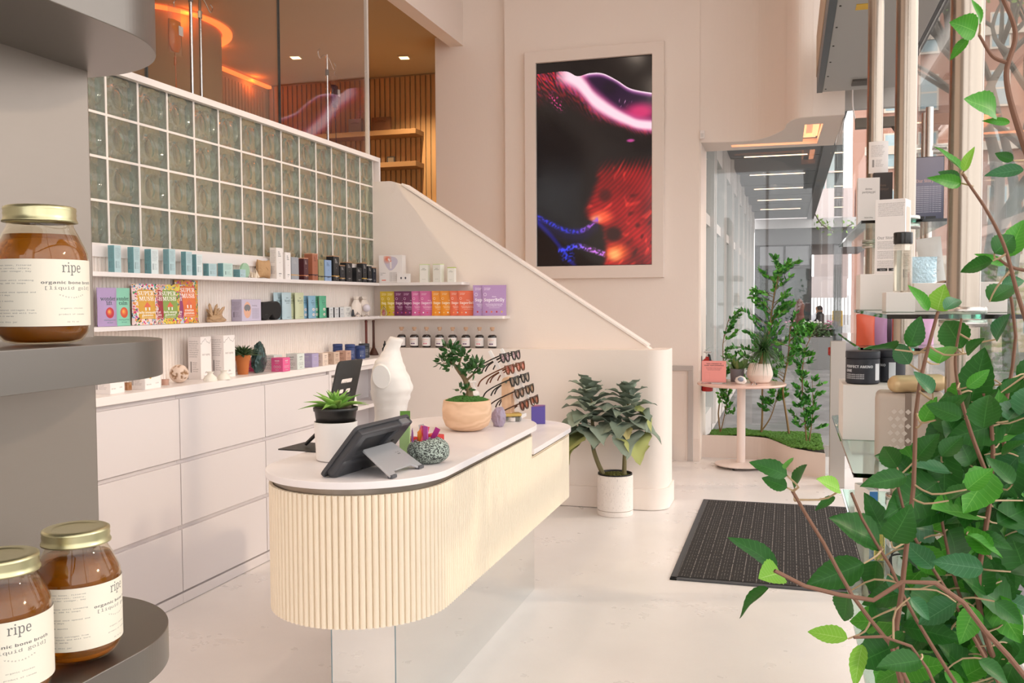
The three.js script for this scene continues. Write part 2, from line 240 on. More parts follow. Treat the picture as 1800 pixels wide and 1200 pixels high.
// ------------------------------------------------------------------ large objects: screen, counter, desk
// portrait screen
{
  const art = (() => { // abstract glowing form, computed pixel by pixel
    const W = 432, H = 768, d = new Uint8Array(W * H * 4), lerp = (a, b, t) => a + (b - a) * t, sm = (a, b, x) => { const t = Math.min(1, Math.max(0, (x - a) / (b - a))); return t * t * (3 - 2 * t); };
    const cur = (p) => { const c = new THREE.SplineCurve(p.map(q => new THREE.Vector2(...q))).getPoints(200); return (u) => { let k = 0; while (k < 199 && c[k + 1].x < u) k++; const a = c[k], b = c[k + 1]; return lerp(a.y, b.y, Math.min(1, Math.max(0, (u - a.x) / (b.x - a.x + 1e-6)))); }; };
    const Tp = cur([[-0.1, 0.05], [0.1, 0.045], [0.26, 0.045], [0.36, 0.072], [0.47, 0.062], [0.58, 0.068], [0.7, 0.105], [0.8, 0.145], [0.9, 0.165], [1.1, 0.19]]), Rd = cur([[-0.1, 0.03], [0.2, 0.05], [0.34, 0.085], [0.43, 0.14], [0.5, 0.19], [0.6, 0.235], [0.7, 0.272], [0.8, 0.302], [0.9, 0.325], [1.1, 0.34]]), Lb = cur([[0.4, 0.6], [0.5, 0.54], [0.6, 0.5], [0.68, 0.44], [0.76, 0.42], [0.79, 0.5], [0.82, 0.56], [0.9, 0.58], [1.1, 0.58]]), Bl = cur([[0, 0.755], [0.12, 0.79], [0.25, 0.825], [0.38, 0.83], [0.46, 0.81], [0.52, 0.78]]), B2 = cur([[0, 0.78], [0.12, 0.85], [0.22, 0.92], [0.3, 0.98], [0.4, 1.05]]), B3 = cur([[0.2, 0.925], [0.35, 0.905], [0.46, 0.92], [0.58, 0.945]]);
    const N = (x, y, z = 0) => noise3.noise(x, y, z);
    for (let j = 0; j < H; j++) for (let i = 0; i < W; i++) {
      const u = i / W, v = j / H; let r = 18, g = 13, b = 14; const add = (a, R, G, B) => { r = lerp(r, R, a); g = lerp(g, G, a); b = lerp(b, B, a); };
      const T = Tp(u), R = Rd(u), st = 0.5 + 0.5 * N(u * 9 + v * 22, v * 60 - u * 50, 3), st2 = 0.5 + 0.5 * N(u * 40, v * 90 - u * 40, 8);
      if (v > T) { // flank: red and violet streaks below the ridge
        const top = Math.max(R, T), dd = v - top, len = 0.07 + 0.12 * (1 - sm(0.3, 0.75, u)); const a = (1 - sm(0, len, dd)) * (dd > -0.01 ? 1 : 0); const vio = sm(0.45, 0.75, st2) * 0.75; add(a * (0.15 + 0.85 * sm(0.3, 0.7, st)), lerp(225, 110, vio), lerp(42, 22, vio), lerp(48, 130, vio)); add(a * 0.35 * sm(0.62, 0.8, st2), 240, 110, 120);
        if (u > 0.36 && v < R) { // hollow between outline and ridge
          add(1, 34, 10, 44); add(0.9 * (1 - sm(0.0, 0.03, v - T)), 205, 120, 190); add(1 - sm(0.0, 0.013, v - T), 255, 226, 238); const q = Math.hypot((u - 0.9) / 0.2, (v - 0.265) / 0.06); add(0.95 * (1 - sm(0.2, 1.1, q)), 214, 48, 110); add(0.6 * (1 - sm(0.2, 1, Math.hypot((u - 0.64) / 0.1, (v - 0.14) / 0.05))), 14, 6, 22); add(0.9 * sm(0.6, 0.75, N(u * 60 + v * 30, v * 40) * 0.5 + 0.5) * (1 - sm(0.3, 1, Math.hypot((u - 0.76) / 0.09, (v - 0.215) / 0.03))), 240, 170, 215); }
        if (u > 0.17) { const k = Math.abs(v - R) / (0.03 + 0.03 * (1 - sm(0.3, 0.9, u))); const on = sm(0.12, 0.3, u); add(on * 0.85 * (1 - sm(0.5, 1.7, k)), 214, 96, 150); add(on * (1 - sm(0.3, 1.05, k)), 250, 214, 226); } }
      { const q = Math.hypot((u - 0.17) / 0.1, (v - 0.19 - (u - 0.17) * 0.5) / 0.05); add((1 - sm(0.2, 1, q)) * sm(0.56, 0.66, N(u * 70 - v * 40, v * 80 + 5) * 0.5 + 0.5), 236, 62, 150); const q2 = Math.hypot((u - 0.82) / 0.05, (v - 0.4) / 0.012); add(0.8 * (1 - sm(0.3, 1, q2)), 230, 80, 170); }
      { // red body
        const L = Lb(v) + 0.02 * N(v * 30, u * 4); let a = sm(-0.02, 0.07, u - L) * sm(0.46, 0.56, v - 0.02 * N(u * 9, 4)); const arc = Math.hypot(u - 0.3, (v - 0.3) * 1.5), fin = 0.5 + 0.5 * Math.sin(arc * 210 + 4 * N(u * 5, v * 5)), fall = sm(0.44, 0.6, v); a *= lerp(sm(0.35, 0.75, fin), 0.75 + 0.25 * fin, fall); const tone = 0.5 + 0.5 * N(u * 4 + 9, v * 6, 2), rim = 0.5 + 0.5 * N(u * 13 + 2 * N(u * 4, v * 4), v * 22 + u * 6, 5); add(a * (0.55 + 0.45 * tone), lerp(150, 236, tone), lerp(6, 34, tone * tone), lerp(10, 32, tone)); add(a * 0.6 * sm(0.62, 0.78, rim), 255, 66, 50); add(a * 0.75 * sm(0.6, 0.8, 1 - rim) * sm(0.72, 0.84, u), 40, 4, 8);
        add(a * 0.9 * (1 - sm(0.3, 1, Math.hypot((u - 0.6) / 0.08, (v - 0.66) / 0.045))), 60, 6, 10); add(0.97 * (1 - sm(0.4, 1, Math.hypot((u - 0.67) / 0.1, (v - 0.85) / 0.05))), 42, 6, 10); a = Math.max(a, 0.85 * sm(-0.02, 0.05, u - L) * sm(0.6, 0.7, v)); add(a * (1 - sm(0.15, 1, Math.hypot((u - 0.57) / 0.15, (v - 0.765) / 0.055))), 255, 96, 58); add(a * 0.8 * (1 - sm(0.1, 1, Math.hypot((u - 0.52) / 0.08, (v - 0.775) / 0.03))), 255, 176, 130); add(a * (1 - sm(0.1, 1, Math.hypot((u - 0.7) / 0.16, (v - 0.94) / 0.07))), 255, 112, 54); add(a * 0.85 * (1 - sm(0.1, 1, Math.hypot((u - 0.68) / 0.09, (v - 0.95) / 0.045))), 255, 190, 112); }
      { // blue folds
        const k = v - Bl(u), nz = sm(0.4, 0.62, N(u * 45 + v * 18, v * 70) * 0.5 + 0.5); if (u < 0.54) { add((1 - sm(0.004, 0.02, Math.abs(k))) * (0.35 + 0.65 * nz), lerp(52, 205, sm(0.3, 0.5, u)), lerp(62, 110, sm(0.3, 0.5, u)), 226); add(0.35 * (1 - sm(0, 0.06, Math.abs(k - 0.02))), 44, 26, 110); } const k2 = v - B2(u); if (u < 0.4) { add(0.5 * (1 - sm(0.0, 0.03, Math.abs(k2))), 40, 44, 190); } const k3 = v - B3(u); if (u > 0.18 && u < 0.6) { add((1 - sm(0.004, 0.022, Math.abs(k3))) * (0.3 + 0.7 * nz), lerp(60, 210, sm(0.28, 0.5, u)), lerp(70, 120, sm(0.28, 0.5, u)), 230); add(0.8 * nz * (1 - sm(0.2, 1, Math.hypot((u - 0.27) / 0.09, (v - 0.955) / 0.045))), 48, 70, 236); } }
      const o = ((H - 1 - j) * W + i) * 4; d[o] = r; d[o + 1] = g; d[o + 2] = b; d[o + 3] = 255;
    }
    const t = new THREE.DataTexture(d, W, H); t.magFilter = t.minFilter = THREE.LinearFilter; t.colorSpace = THREE.SRGBColorSpace; t.needsUpdate = true; return t;
  })();
  const t = thing('wall_screen', 'tall portrait screen showing a red, violet and black abstract form', 'screen', [-1.7205, 1.715, ZT]);
  const W = 1.285, H = 2.09; const s = new THREE.Shape(); s.moveTo(-W / 2, -0.055); s.lineTo(W / 2, -0.055); s.lineTo(W / 2, H - 0.055); s.lineTo(-W / 2, H - 0.055); s.closePath();
  const w = 1.085, h = 1.885, y0 = 0.052; const ho = new THREE.Path(); ho.moveTo(-w / 2, y0); ho.lineTo(-w / 2, y0 + h); ho.lineTo(w / 2, y0 + h); ho.lineTo(w / 2, y0); ho.closePath(); s.holes.push(ho);
  part(t, 'frame', ext(s, 0.05, 0.004), M(0xeadcd2, 0.6));
  const bz = part(t, 'bezel', bx(-w / 2, w / 2, y0, y0 + h, 0.012, 0.02), BLACK);
  part(bz, 'display_panel', mv(planePrint(w - 0.02, h - 0.02), 0, y0 + h / 2, 0.0215), M(0x050505, 0.12, { emissive: 0xffffff, emissiveMap: art, emissiveIntensity: 1.1 }));
  const rl = new THREE.RectAreaLight(0xff6a60, 0.12, w, h); rl.position.set(-1.7205, 2.7, ZT + 0.06); rl.lookAt(-1.7205, 2.7, 0); scene.add(rl);
}
// counter along the left wall
const XC = -2.785;
{
  single('worktop', 'long white worktop running along the fluted wall above the drawers', 'worktop', bx(XG + 0.001, -2.765, 1.016, 1.054, -6.309, -2.2, 0.003), WHITEG);
  const DR = M(0xdfd7d6, 0.42), zs = [-2.24, -2.99, -3.74, -4.49, -5.24];
  const names = ['white drawer unit hidden most by the steel display column', 'white three drawer unit nearest the steel display column', 'white three drawer unit second from the steel column', 'white three drawer unit behind the front of the desk'];
  for (let i = 0; i < 4; i++) {
    const z0 = zs[i + 1], z1 = zs[i], t = thing('drawer_unit', names[i], 'drawer unit', [0, 0, 0], 0, 'drawer units under the worktop');
    part(t, 'carcass', bx(XG + 0.001, XC - 0.02, 0.0, 1.015, z0 + 0.001, z1 - 0.001), DR);
    part(t, 'toe_kick', bx(XC - 0.02, XC, 0.003, 0.052, z0 + 0.001, z1 - 0.001), DR);
    for (const [y0, y1] of [[0.062, 0.362], [0.384, 0.68], [0.702, 0.992]]) part(t, 'drawer', bx(XC - 0.019, XC + 0.001, y0, y1, z0 + 0.003, z1 - 0.003, 0.0015), DR);
  }
  const t = thing('open_shelf_unit', 'open white shelf unit at the corner end of the worktop', 'shelf unit', [0, 0, 0]);
  const z0 = -6.307, z1 = -5.24;
  part(t, 'side_panel', bx(XG + 0.001, XC + 0.001, 0, 1.015, z0, z0 + 0.03), DR); part(t, 'side_panel', bx(XG + 0.001, XC + 0.001, 0, 1.015, z1 - 0.03, z1 - 0.001), DR);
  part(t, 'back_panel', bx(XG + 0.001, XG + 0.02, 0, 1.015, z0 + 0.03, z1 - 0.03), DR); part(t, 'top_rail', bx(XG + 0.02, XC + 0.001, 0.985, 1.015, z0 + 0.03, z1 - 0.03), DR);
  for (const y of [0.05, 0.37, 0.715]) part(t, 'shelf', bx(XG + 0.02, XC + 0.001, y, y + 0.025, z0 + 0.03, z1 - 0.03), DR);
  // paper carrier bag on its shelf
  const bagTex = cv(256, 300, (g, w, h) => { g.fillStyle = '#efe7e2'; g.fillRect(0, 0, w, h); g.fillStyle = '#6d6462'; g.font = '44px serif'; g.textAlign = 'center'; g.fillText('EDSI', w / 2, 70); g.font = '12px sans-serif'; g.fillText('self care studio', w / 2, 220); g.strokeStyle = '#8c2e57'; g.lineWidth = 9; g.beginPath(); g.moveTo(0, h - 26); g.lineTo(w * 0.6, h - 26); g.lineTo(w * 0.6, h - 36); g.lineTo(w, h - 36); g.stroke(); });
  const bag = thing('paper_bag', 'white paper bag with thin lettering in the open shelf unit', 'bag', [-2.885, 0.740, -5.56], Math.PI / 2);
  const bg = new THREE.BoxGeometry(0.3, 0.215, 0.13, 6, 6, 4); { const p = bg.attributes.position; for (let i = 0; i < p.count; i++) { const k = (p.getY(i) / 0.215 + 0.5); p.setZ(i, p.getZ(i) * (1 - 0.65 * k) + 0.004 * Math.sin(p.getX(i) * 30 + p.getY(i) * 21)); } bg.translate(0, 0.1075, 0); bg.computeVertexNormals(); } part(bag, 'body', bg, M(0xe9e0da, 0.7));
  const fp = new THREE.PlaneGeometry(0.29, 0.2, 1, 4); { const p = fp.attributes.position; for (let i = 0; i < p.count; i++) { const k = (p.getY(i) + 0.1075) / 0.215; p.setZ(i, 0.065 * (1 - 0.65 * k) + 0.0055); } fp.translate(0, 0.1, 0); fp.computeVertexNormals(); } part(bag, 'printed_front', fp, M(0xffffff, 0.7, { map: bagTex }));
  // hanging succulent trails out of the unit
  const hp = thing('trailing_plant', 'small trailing green plant hanging from the open shelf unit', 'plant', [-2.85, 0.740, -6.08]);
  part(hp, 'pot', lathe([[0, 0], [0.04, 0], [0.05, 0.07], [0.045, 0.07], [0.042, 0.06], [0, 0.06]], 20), M(0xf0ece6, 0.5));
  const lv = [], pts = [[0, 0.07, 0], [0.05, 0.09, -0.02], [0.10, 0.04, -0.05], [0.125, -0.05, -0.09], [0.13, -0.13, -0.12]]; const cu = new THREE.CatmullRomCurve3(pts.map(p => V(...p)));
  for (let i = 0; i < 90; i++) { const q = cu.getPoint(i / 90), g = new THREE.SphereGeometry(0.011, 6, 4); g.scale(1, 0.6, 1); g.translate(q.x + rr(-0.018, 0.018), q.y + rr(-0.012, 0.012), q.z + rr(-0.018, 0.018)); lv.push(g); }
  part(hp, 'stem', tube(pts, 0.003), M(0x6b7a3a, 0.7)); stuff(part(hp, 'leaves', mg(lv), M(0x5d7f35, 0.6)));
}
// shelves: long arm on the fluted wall, short arm on the stair wall
{
  const sh = (name, label, y, xe, th = 0.02) => {
    const s = new THREE.Shape(); s.moveTo(XG, 2.2); s.lineTo(XG, -ZS); s.lineTo(xe, -ZS); s.lineTo(xe, -ZL + 0.02); s.quadraticCurveTo(xe, -ZL, xe - 0.02, -ZL); s.lineTo(-2.93, -ZL); s.lineTo(-2.93, 2.2); s.closePath();
    const g = ext(s, th); g.rotateX(-Math.PI / 2); single(name, label, 'shelf', g, WHITEG, [0, y - th, 0]);
  };
  sh('wall_shelf', 'upper white L-shaped wall shelf below the glass blocks', 1.591, -2.263); sh('wall_shelf', 'lower white L-shaped wall shelf above the worktop', 1.344, -1.953);
}
// floating fluted desk on a mirrored plinth
{
  const t = thing('reception_desk', 'cream fluted reception desk with white top floating on a mirrored plinth', 'desk', [-1.33, 0, 0]);
  const R = 0.304, z0 = -2.72, zu = -3.73, zl = -4.38, CREAM = M(0xeedfc8, 0.55), TOP = M(0xece6e6, 0.35);
  const track = (r, za, zb) => { const s = new THREE.Shape(); s.absarc(0, -za, r, Math.PI, 2 * Math.PI); s.absarc(0, -zb, r, 0, Math.PI); s.closePath(); return s; };
  const up = (g) => { g.rotateX(-Math.PI / 2); return g; };
  part(t, 'top', mv(up(ext(track(R, z0, zu), 0.018, 0.002, 40)), 0, 0.901, 0), TOP);
  part(t, 'lower_top', mv(up(ext((() => { const q = new THREE.Shape(); q.moveTo(-R, -zu); q.lineTo(R, -zu); q.absarc(0, -zl, R, 0, Math.PI); q.closePath(); return q; })(), 0.018, 0.002, 40)), 0, 0.804, 0), TOP);
  part(t, 'body', mv(up(ext(track(R - 0.018, z0, zu), 0.385, 0, 40)), 0, 0.485, 0), CREAM);
  part(t, 'lower_body', mv(up(ext(track(R - 0.018, zu, zl), 0.30, 0, 40)), 0, 0.485, 0), CREAM);
  part(t, 'reveal_band', mv(up(ext(track(R - 0.022, z0, zu), 0.03, 0, 40)), 0, 0.870, 0), M(0x8f867c, 0.3, { metalness: 1 }));
  part(t, 'lower_reveal_band', mv(up(ext(track(R - 0.022, zu, zl), 0.03, 0, 40)), 0, 0.775, 0), M(0x8f867c, 0.3, { metalness: 1 }));
  part(t, 'mirror_plinth', bx(-0.115, 0.115, 0, 0.484, -4.42, -2.71, 0.002), MIRROR);
  part(t, 'plinth_edge', mg([bx(-0.1162, -0.1135, 0, 0.484, -2.7125, -2.7085), bx(0.1135, 0.1162, 0, 0.484, -2.7125, -2.7085)]), M(0x7f97a0, 0.3, { metalness: 0.5 }));
  const fl = (h) => { const s = new THREE.Shape(), w = 0.0192; s.moveTo(-w / 2, 0); for (let k = 0; k <= 5; k++) { const a = Math.PI * (1 - k / 5); s.lineTo(Math.cos(a) * w * 0.46, 0.004 + Math.sin(a) * 0.008); } s.lineTo(w / 2, 0); s.closePath(); const g = new THREE.ExtrudeGeometry(s, { depth: h, bevelEnabled: false }); g.rotateX(-Math.PI / 2); g.rotateY(Math.PI); return g; };
  // flute cross-section looks along -z after the turn; keep its face outward with rotation.y
  const gu = fl(0.878 - 0.478), gl = fl(0.783 - 0.478), P = 0.0195, rr0 = R - 0.0195;
  const put = (g, x, z, a) => { const o = part(t, 'flute', g, CREAM); o.position.set(x, 0.478, z); o.rotation.y = a; };
  const n = Math.round(Math.PI * rr0 / P);
  for (let i = 0; i < n; i++) { const a = -Math.PI / 2 + Math.PI * (i + 0.5) / n; put(gu, rr0 * Math.sin(a), z0 + rr0 * Math.cos(a), a); put(gl, rr0 * Math.sin(a + Math.PI), zl + rr0 * Math.cos(a + Math.PI), a + Math.PI); }
  for (let z = z0 - P / 2; z > zl; z -= P) { const g = z > zu - 0.01 ? gu : gl; put(g, rr0, z, Math.PI / 2); put(g, -rr0, z, -Math.PI / 2); }
}
// steel display column with D-shaped shelves in the left foreground
{
  const t = thing('steel_display_stand', 'brushed steel display stand with thick round ended shelves in the left foreground', 'display stand', [-1.015, 0, 0]);
  const ST = M(0x9d938a, 0.42, { metalness: 0.85, bumpMap: clone(brushed, 2, 4), bumpScale: 0.0001 });
  const STE = M(0x8a847e, 0.34, { metalness: 0.95 });
  part(t, 'column', bx(-0.09, 0.0, 0, 2.9, -1.165, 0.2, 0.004), ST);
  const s = new THREE.Shape(); s.moveTo(0.195, -0.2); s.lineTo(0.195, 1.0); s.absarc(0.0, 1.0, 0.195, 0, Math.PI); s.lineTo(-0.195, -0.2); s.closePath();
  for (const y of [0.94, 1.35, 1.8]) { const g = ext(s, y > 1.7 ? 0.075 : 0.048, 0.001, 40); g.rotateX(-Math.PI / 2); mesh('shelf', mv(g, 0, y, 0), STE, t); }
}
const JARLABEL = cv(1024, 420, (g, w, h) => {
  g.fillStyle = '#e0d9c9'; g.fillRect(0, 0, w, h); g.fillStyle = '#5f5e5c'; g.textAlign = 'center';
  const x = w * 0.70;
  g.font = '62px serif'; g.save(); g.translate(x, 80); g.scale(0.7, 1.35); g.fillText('ripe', 0, 0); g.restore();
  g.font = 'bold 25px sans-serif'; g.fillText('organic bone broth', x, 155); g.font = '27px monospace'; g.fillText('[liquid gold]', x, 190);
  g.font = '11px monospace'; 'VEGETARIAN'.split('').forEach((c, i) => { const a = (i - 4.5) * 0.26; g.fillText(c, x + (i - 4.5) * 11, 232 + 14 * Math.cos(a * 1.6)); });
  g.font = '11px monospace'; g.fillText('organic chicken', x, 312); g.fillText('product of canada', x, 350); g.fillText('32 fl oz', x, 398);
  g.textAlign = 'left'; g.font = '11px monospace'; const lines = ['INGREDIENTS', 'organic chicken bones, filtered', 'water, organic carrots, celery,', 'onion, apple cider vinegar, bay', '', 'HOW TO ENJOY', 'warm on the stove until steaming', 'sip from a mug, add to soups', '', 'STORAGE', 'keep refrigerated once opened and', 'enjoy within 5 days', '', 'freeze up to 6 months', '', 'GOOD TO KNOW', 'the gel is natural collagen from', 'slow simmered bones and will turn', 'to liquid as it warms', '', 'please recycle this jar']; lines.forEach((l, i) => g.fillText(l, w * 0.36, 26 + i * 18.5));
});
// broth jars
{
  const BROTH = M(0xc8811f, 0.1, { transmission: 0.72, thickness: 0.08, ior: 1.34, attenuationColor: new THREE.Color(0xf0c878), attenuationDistance: 0.25 });
  const JG = M(0xfaf6ea, 0.03, { transmission: 1, thickness: 0, ior: 1.5 });
  const mk = (label, pos, turn) => {
    const t = thing('broth_jar', label, 'jar', pos, turn, 'jars of bone broth');
    const out = [[0, 0.001], [0.034, 0.001], [0.044, 0.004], [0.051, 0.014], [0.0535, 0.024], [0.0535, 0.104], [0.0525, 0.112], [0.049, 0.121], [0.0405, 0.139], [0.0375, 0.145], [0.037, 0.152]];
    const gb = part(t, 'glass_body', lathe(out, 48), JG);
    part(t, 'broth', lathe([[0, 0.003], [0.033, 0.003], [0.043, 0.006], [0.0498, 0.015], [0.0522, 0.025], [0.0522, 0.104], [0.051, 0.1115], [0.0475, 0.1205], [0.0408, 0.134], [0, 0.134]], 48), BROTH);
    const lb = new THREE.CylinderGeometry(0.0539, 0.0539, 0.08, 64, 1, true, 0, Math.PI * 1.96); lb.translate(0, 0.063, 0); part(t, 'paper_label', lb, M(0xffffff, 0.7, { map: JARLABEL, side: THREE.DoubleSide }));
    part(t, 'lid', lathe([[0, 0.168], [0.026, 0.168], [0.028, 0.1692], [0.0375, 0.1692], [0.0408, 0.1675], [0.0412, 0.1645], [0.0405, 0.163], [0.0412, 0.159], [0.0405, 0.157], [0.0413, 0.153], [0.0425, 0.1515], [0.0425, 0.1495], [0.039, 0.1495], [0.0385, 0.155]], 48), GOLDLID);
  };
  mk('jar of broth on the middle steel shelf', [-0.884, 1.400, -0.925], 3.4);
  mk('broth jar at the back of the lowest steel shelf beside its rounded end', [-0.888, 0.990, -0.975], 3.75);
  mk('broth jar cut by the left edge on the lowest steel shelf', [-0.878, 0.990, -0.845], 3.1);
}
// ------------------------------------------------------------------ goods on the wall shelves and the worktop
const H2 = Math.PI / 2;
const mask = (w, h, draw) => { const t = cv(w, h, (g) => { g.fillStyle = '#000'; g.fillRect(0, 0, w, h); g.fillStyle = '#fff'; g.strokeStyle = '#fff'; draw(g, w, h); }); t.colorSpace = THREE.NoColorSpace; return t; };
const rowsOf = (g, x, y, w, n, st, fs) => { g.font = fs + 'px sans-serif'; const words = 'daily glow skin care formula gentle active blend clean serum for face and body vitamin rich botanical ritual'.split(' '); let k = 0; for (let i = 0; i < n; i++) { let s = ''; while (g.measureText(s + words[k % words.length]).width < w) { s += words[k % words.length] + ' '; k++; } g.fillText(s, x, y + i * st); } };
const MK = {
  tall: mask(96, 256, (g, w, h) => { g.font = 'bold 15px sans-serif'; ['the', 'daily', 'serum'].forEach((s, i) => g.fillText(s, 22, 34 + i * 17)); g.fillRect(44, 120, 10, 3); g.font = 'bold 18px sans-serif'; g.fillText('aevo', 30, 222); g.font = '9px sans-serif'; g.fillText('50 ml', 36, 240); }),
  lines: mask(128, 256, (g, w, h) => { rowsOf(g, 8, 24, 108, 8, 14, 11); g.fillRect(18, 150, 16, 70); rowsOf(g, 46, 160, 70, 5, 14, 11); }),
  small: mask(128, 128, (g) => { g.font = 'bold 17px serif'; g.textAlign = 'center'; g.fillText('mouth', 64, 30); g.font = '10px sans-serif'; g.fillText('gummies', 64, 48); g.lineWidth = 2; for (let i = 0; i < 3; i++) { g.beginPath(); g.arc(34 + i * 30, 84, 11, 0, 7); g.stroke(); } g.fillText('60 count', 64, 118); }),
  brand: mask(128, 256, (g) => { g.font = '14px serif'; g.textAlign = 'center'; g.fillText('derma', 64, 60); g.fillText('purifying gel', 64, 78); g.font = '9px sans-serif'; g.fillText('150 ml  5 fl oz', 64, 220); }),
};
const printMat = {}; const PM = (k, c) => printMat[k + c] ??= new THREE.MeshStandardMaterial({ color: c, roughness: 0.7, alphaMap: MK[k], transparent: true, opacity: k === 'lines' ? 0.5 : 0.8 });
const colM = {}; const CM = (c, r = 0.5) => colM[c + '_' + r] ??= M(c, r);
// carton: front looks to local +z
function carton(name, label, w, h, d, c, pos, turn, o = {}) {
  const t = thing(name, label, o.cat || 'box', pos, turn, o.group);
  const b = part(t, 'body', rb(w, h, d, 0.0012), o.mat || CM(c, 0.45));
  if (o.k) part(t, 'printing', mv(planePrint(w * 0.9, h * 0.94), 0, h / 2, d / 2 + 0.0006), PM(o.k, o.tc ?? 0x555555));
  if (o.sk) { const g = planePrint(d * 0.9, h * 0.94); g.rotateY(-H2); part(t, 'side_printing', mv(g, -w / 2 - 0.0006, h / 2, 0), PM(o.sk, o.tc ?? 0x555555)); }
  if (o.side) part(b, 'side_panel', bx(-w / 2 - 0.0005, -w / 2 + 0.001, 0.001, h - 0.001, -d / 2 + 0.001, d / 2 - 0.001), CM(o.side, 0.45));
  if (o.band !== undefined) part(b, 'stripe', bx(-w / 2 - 0.0007, w / 2 + 0.0004, h * 0.19, h * 0.225, -d / 2 - 0.0004, d / 2 + 0.0008), CM(o.band, 0.5));
  if (o.lidc !== undefined) part(b, 'lid_edge', bx(-w / 2 - 0.0006, w / 2 + 0.0006, h - 0.005, h + 0.0005, -d / 2 - 0.0006, d / 2 + 0.0006), CM(o.lidc, 0.5));
  return t;
}
const Y1 = 1.591, Y2 = 1.344, YC = 1.054, XF = -2.955;
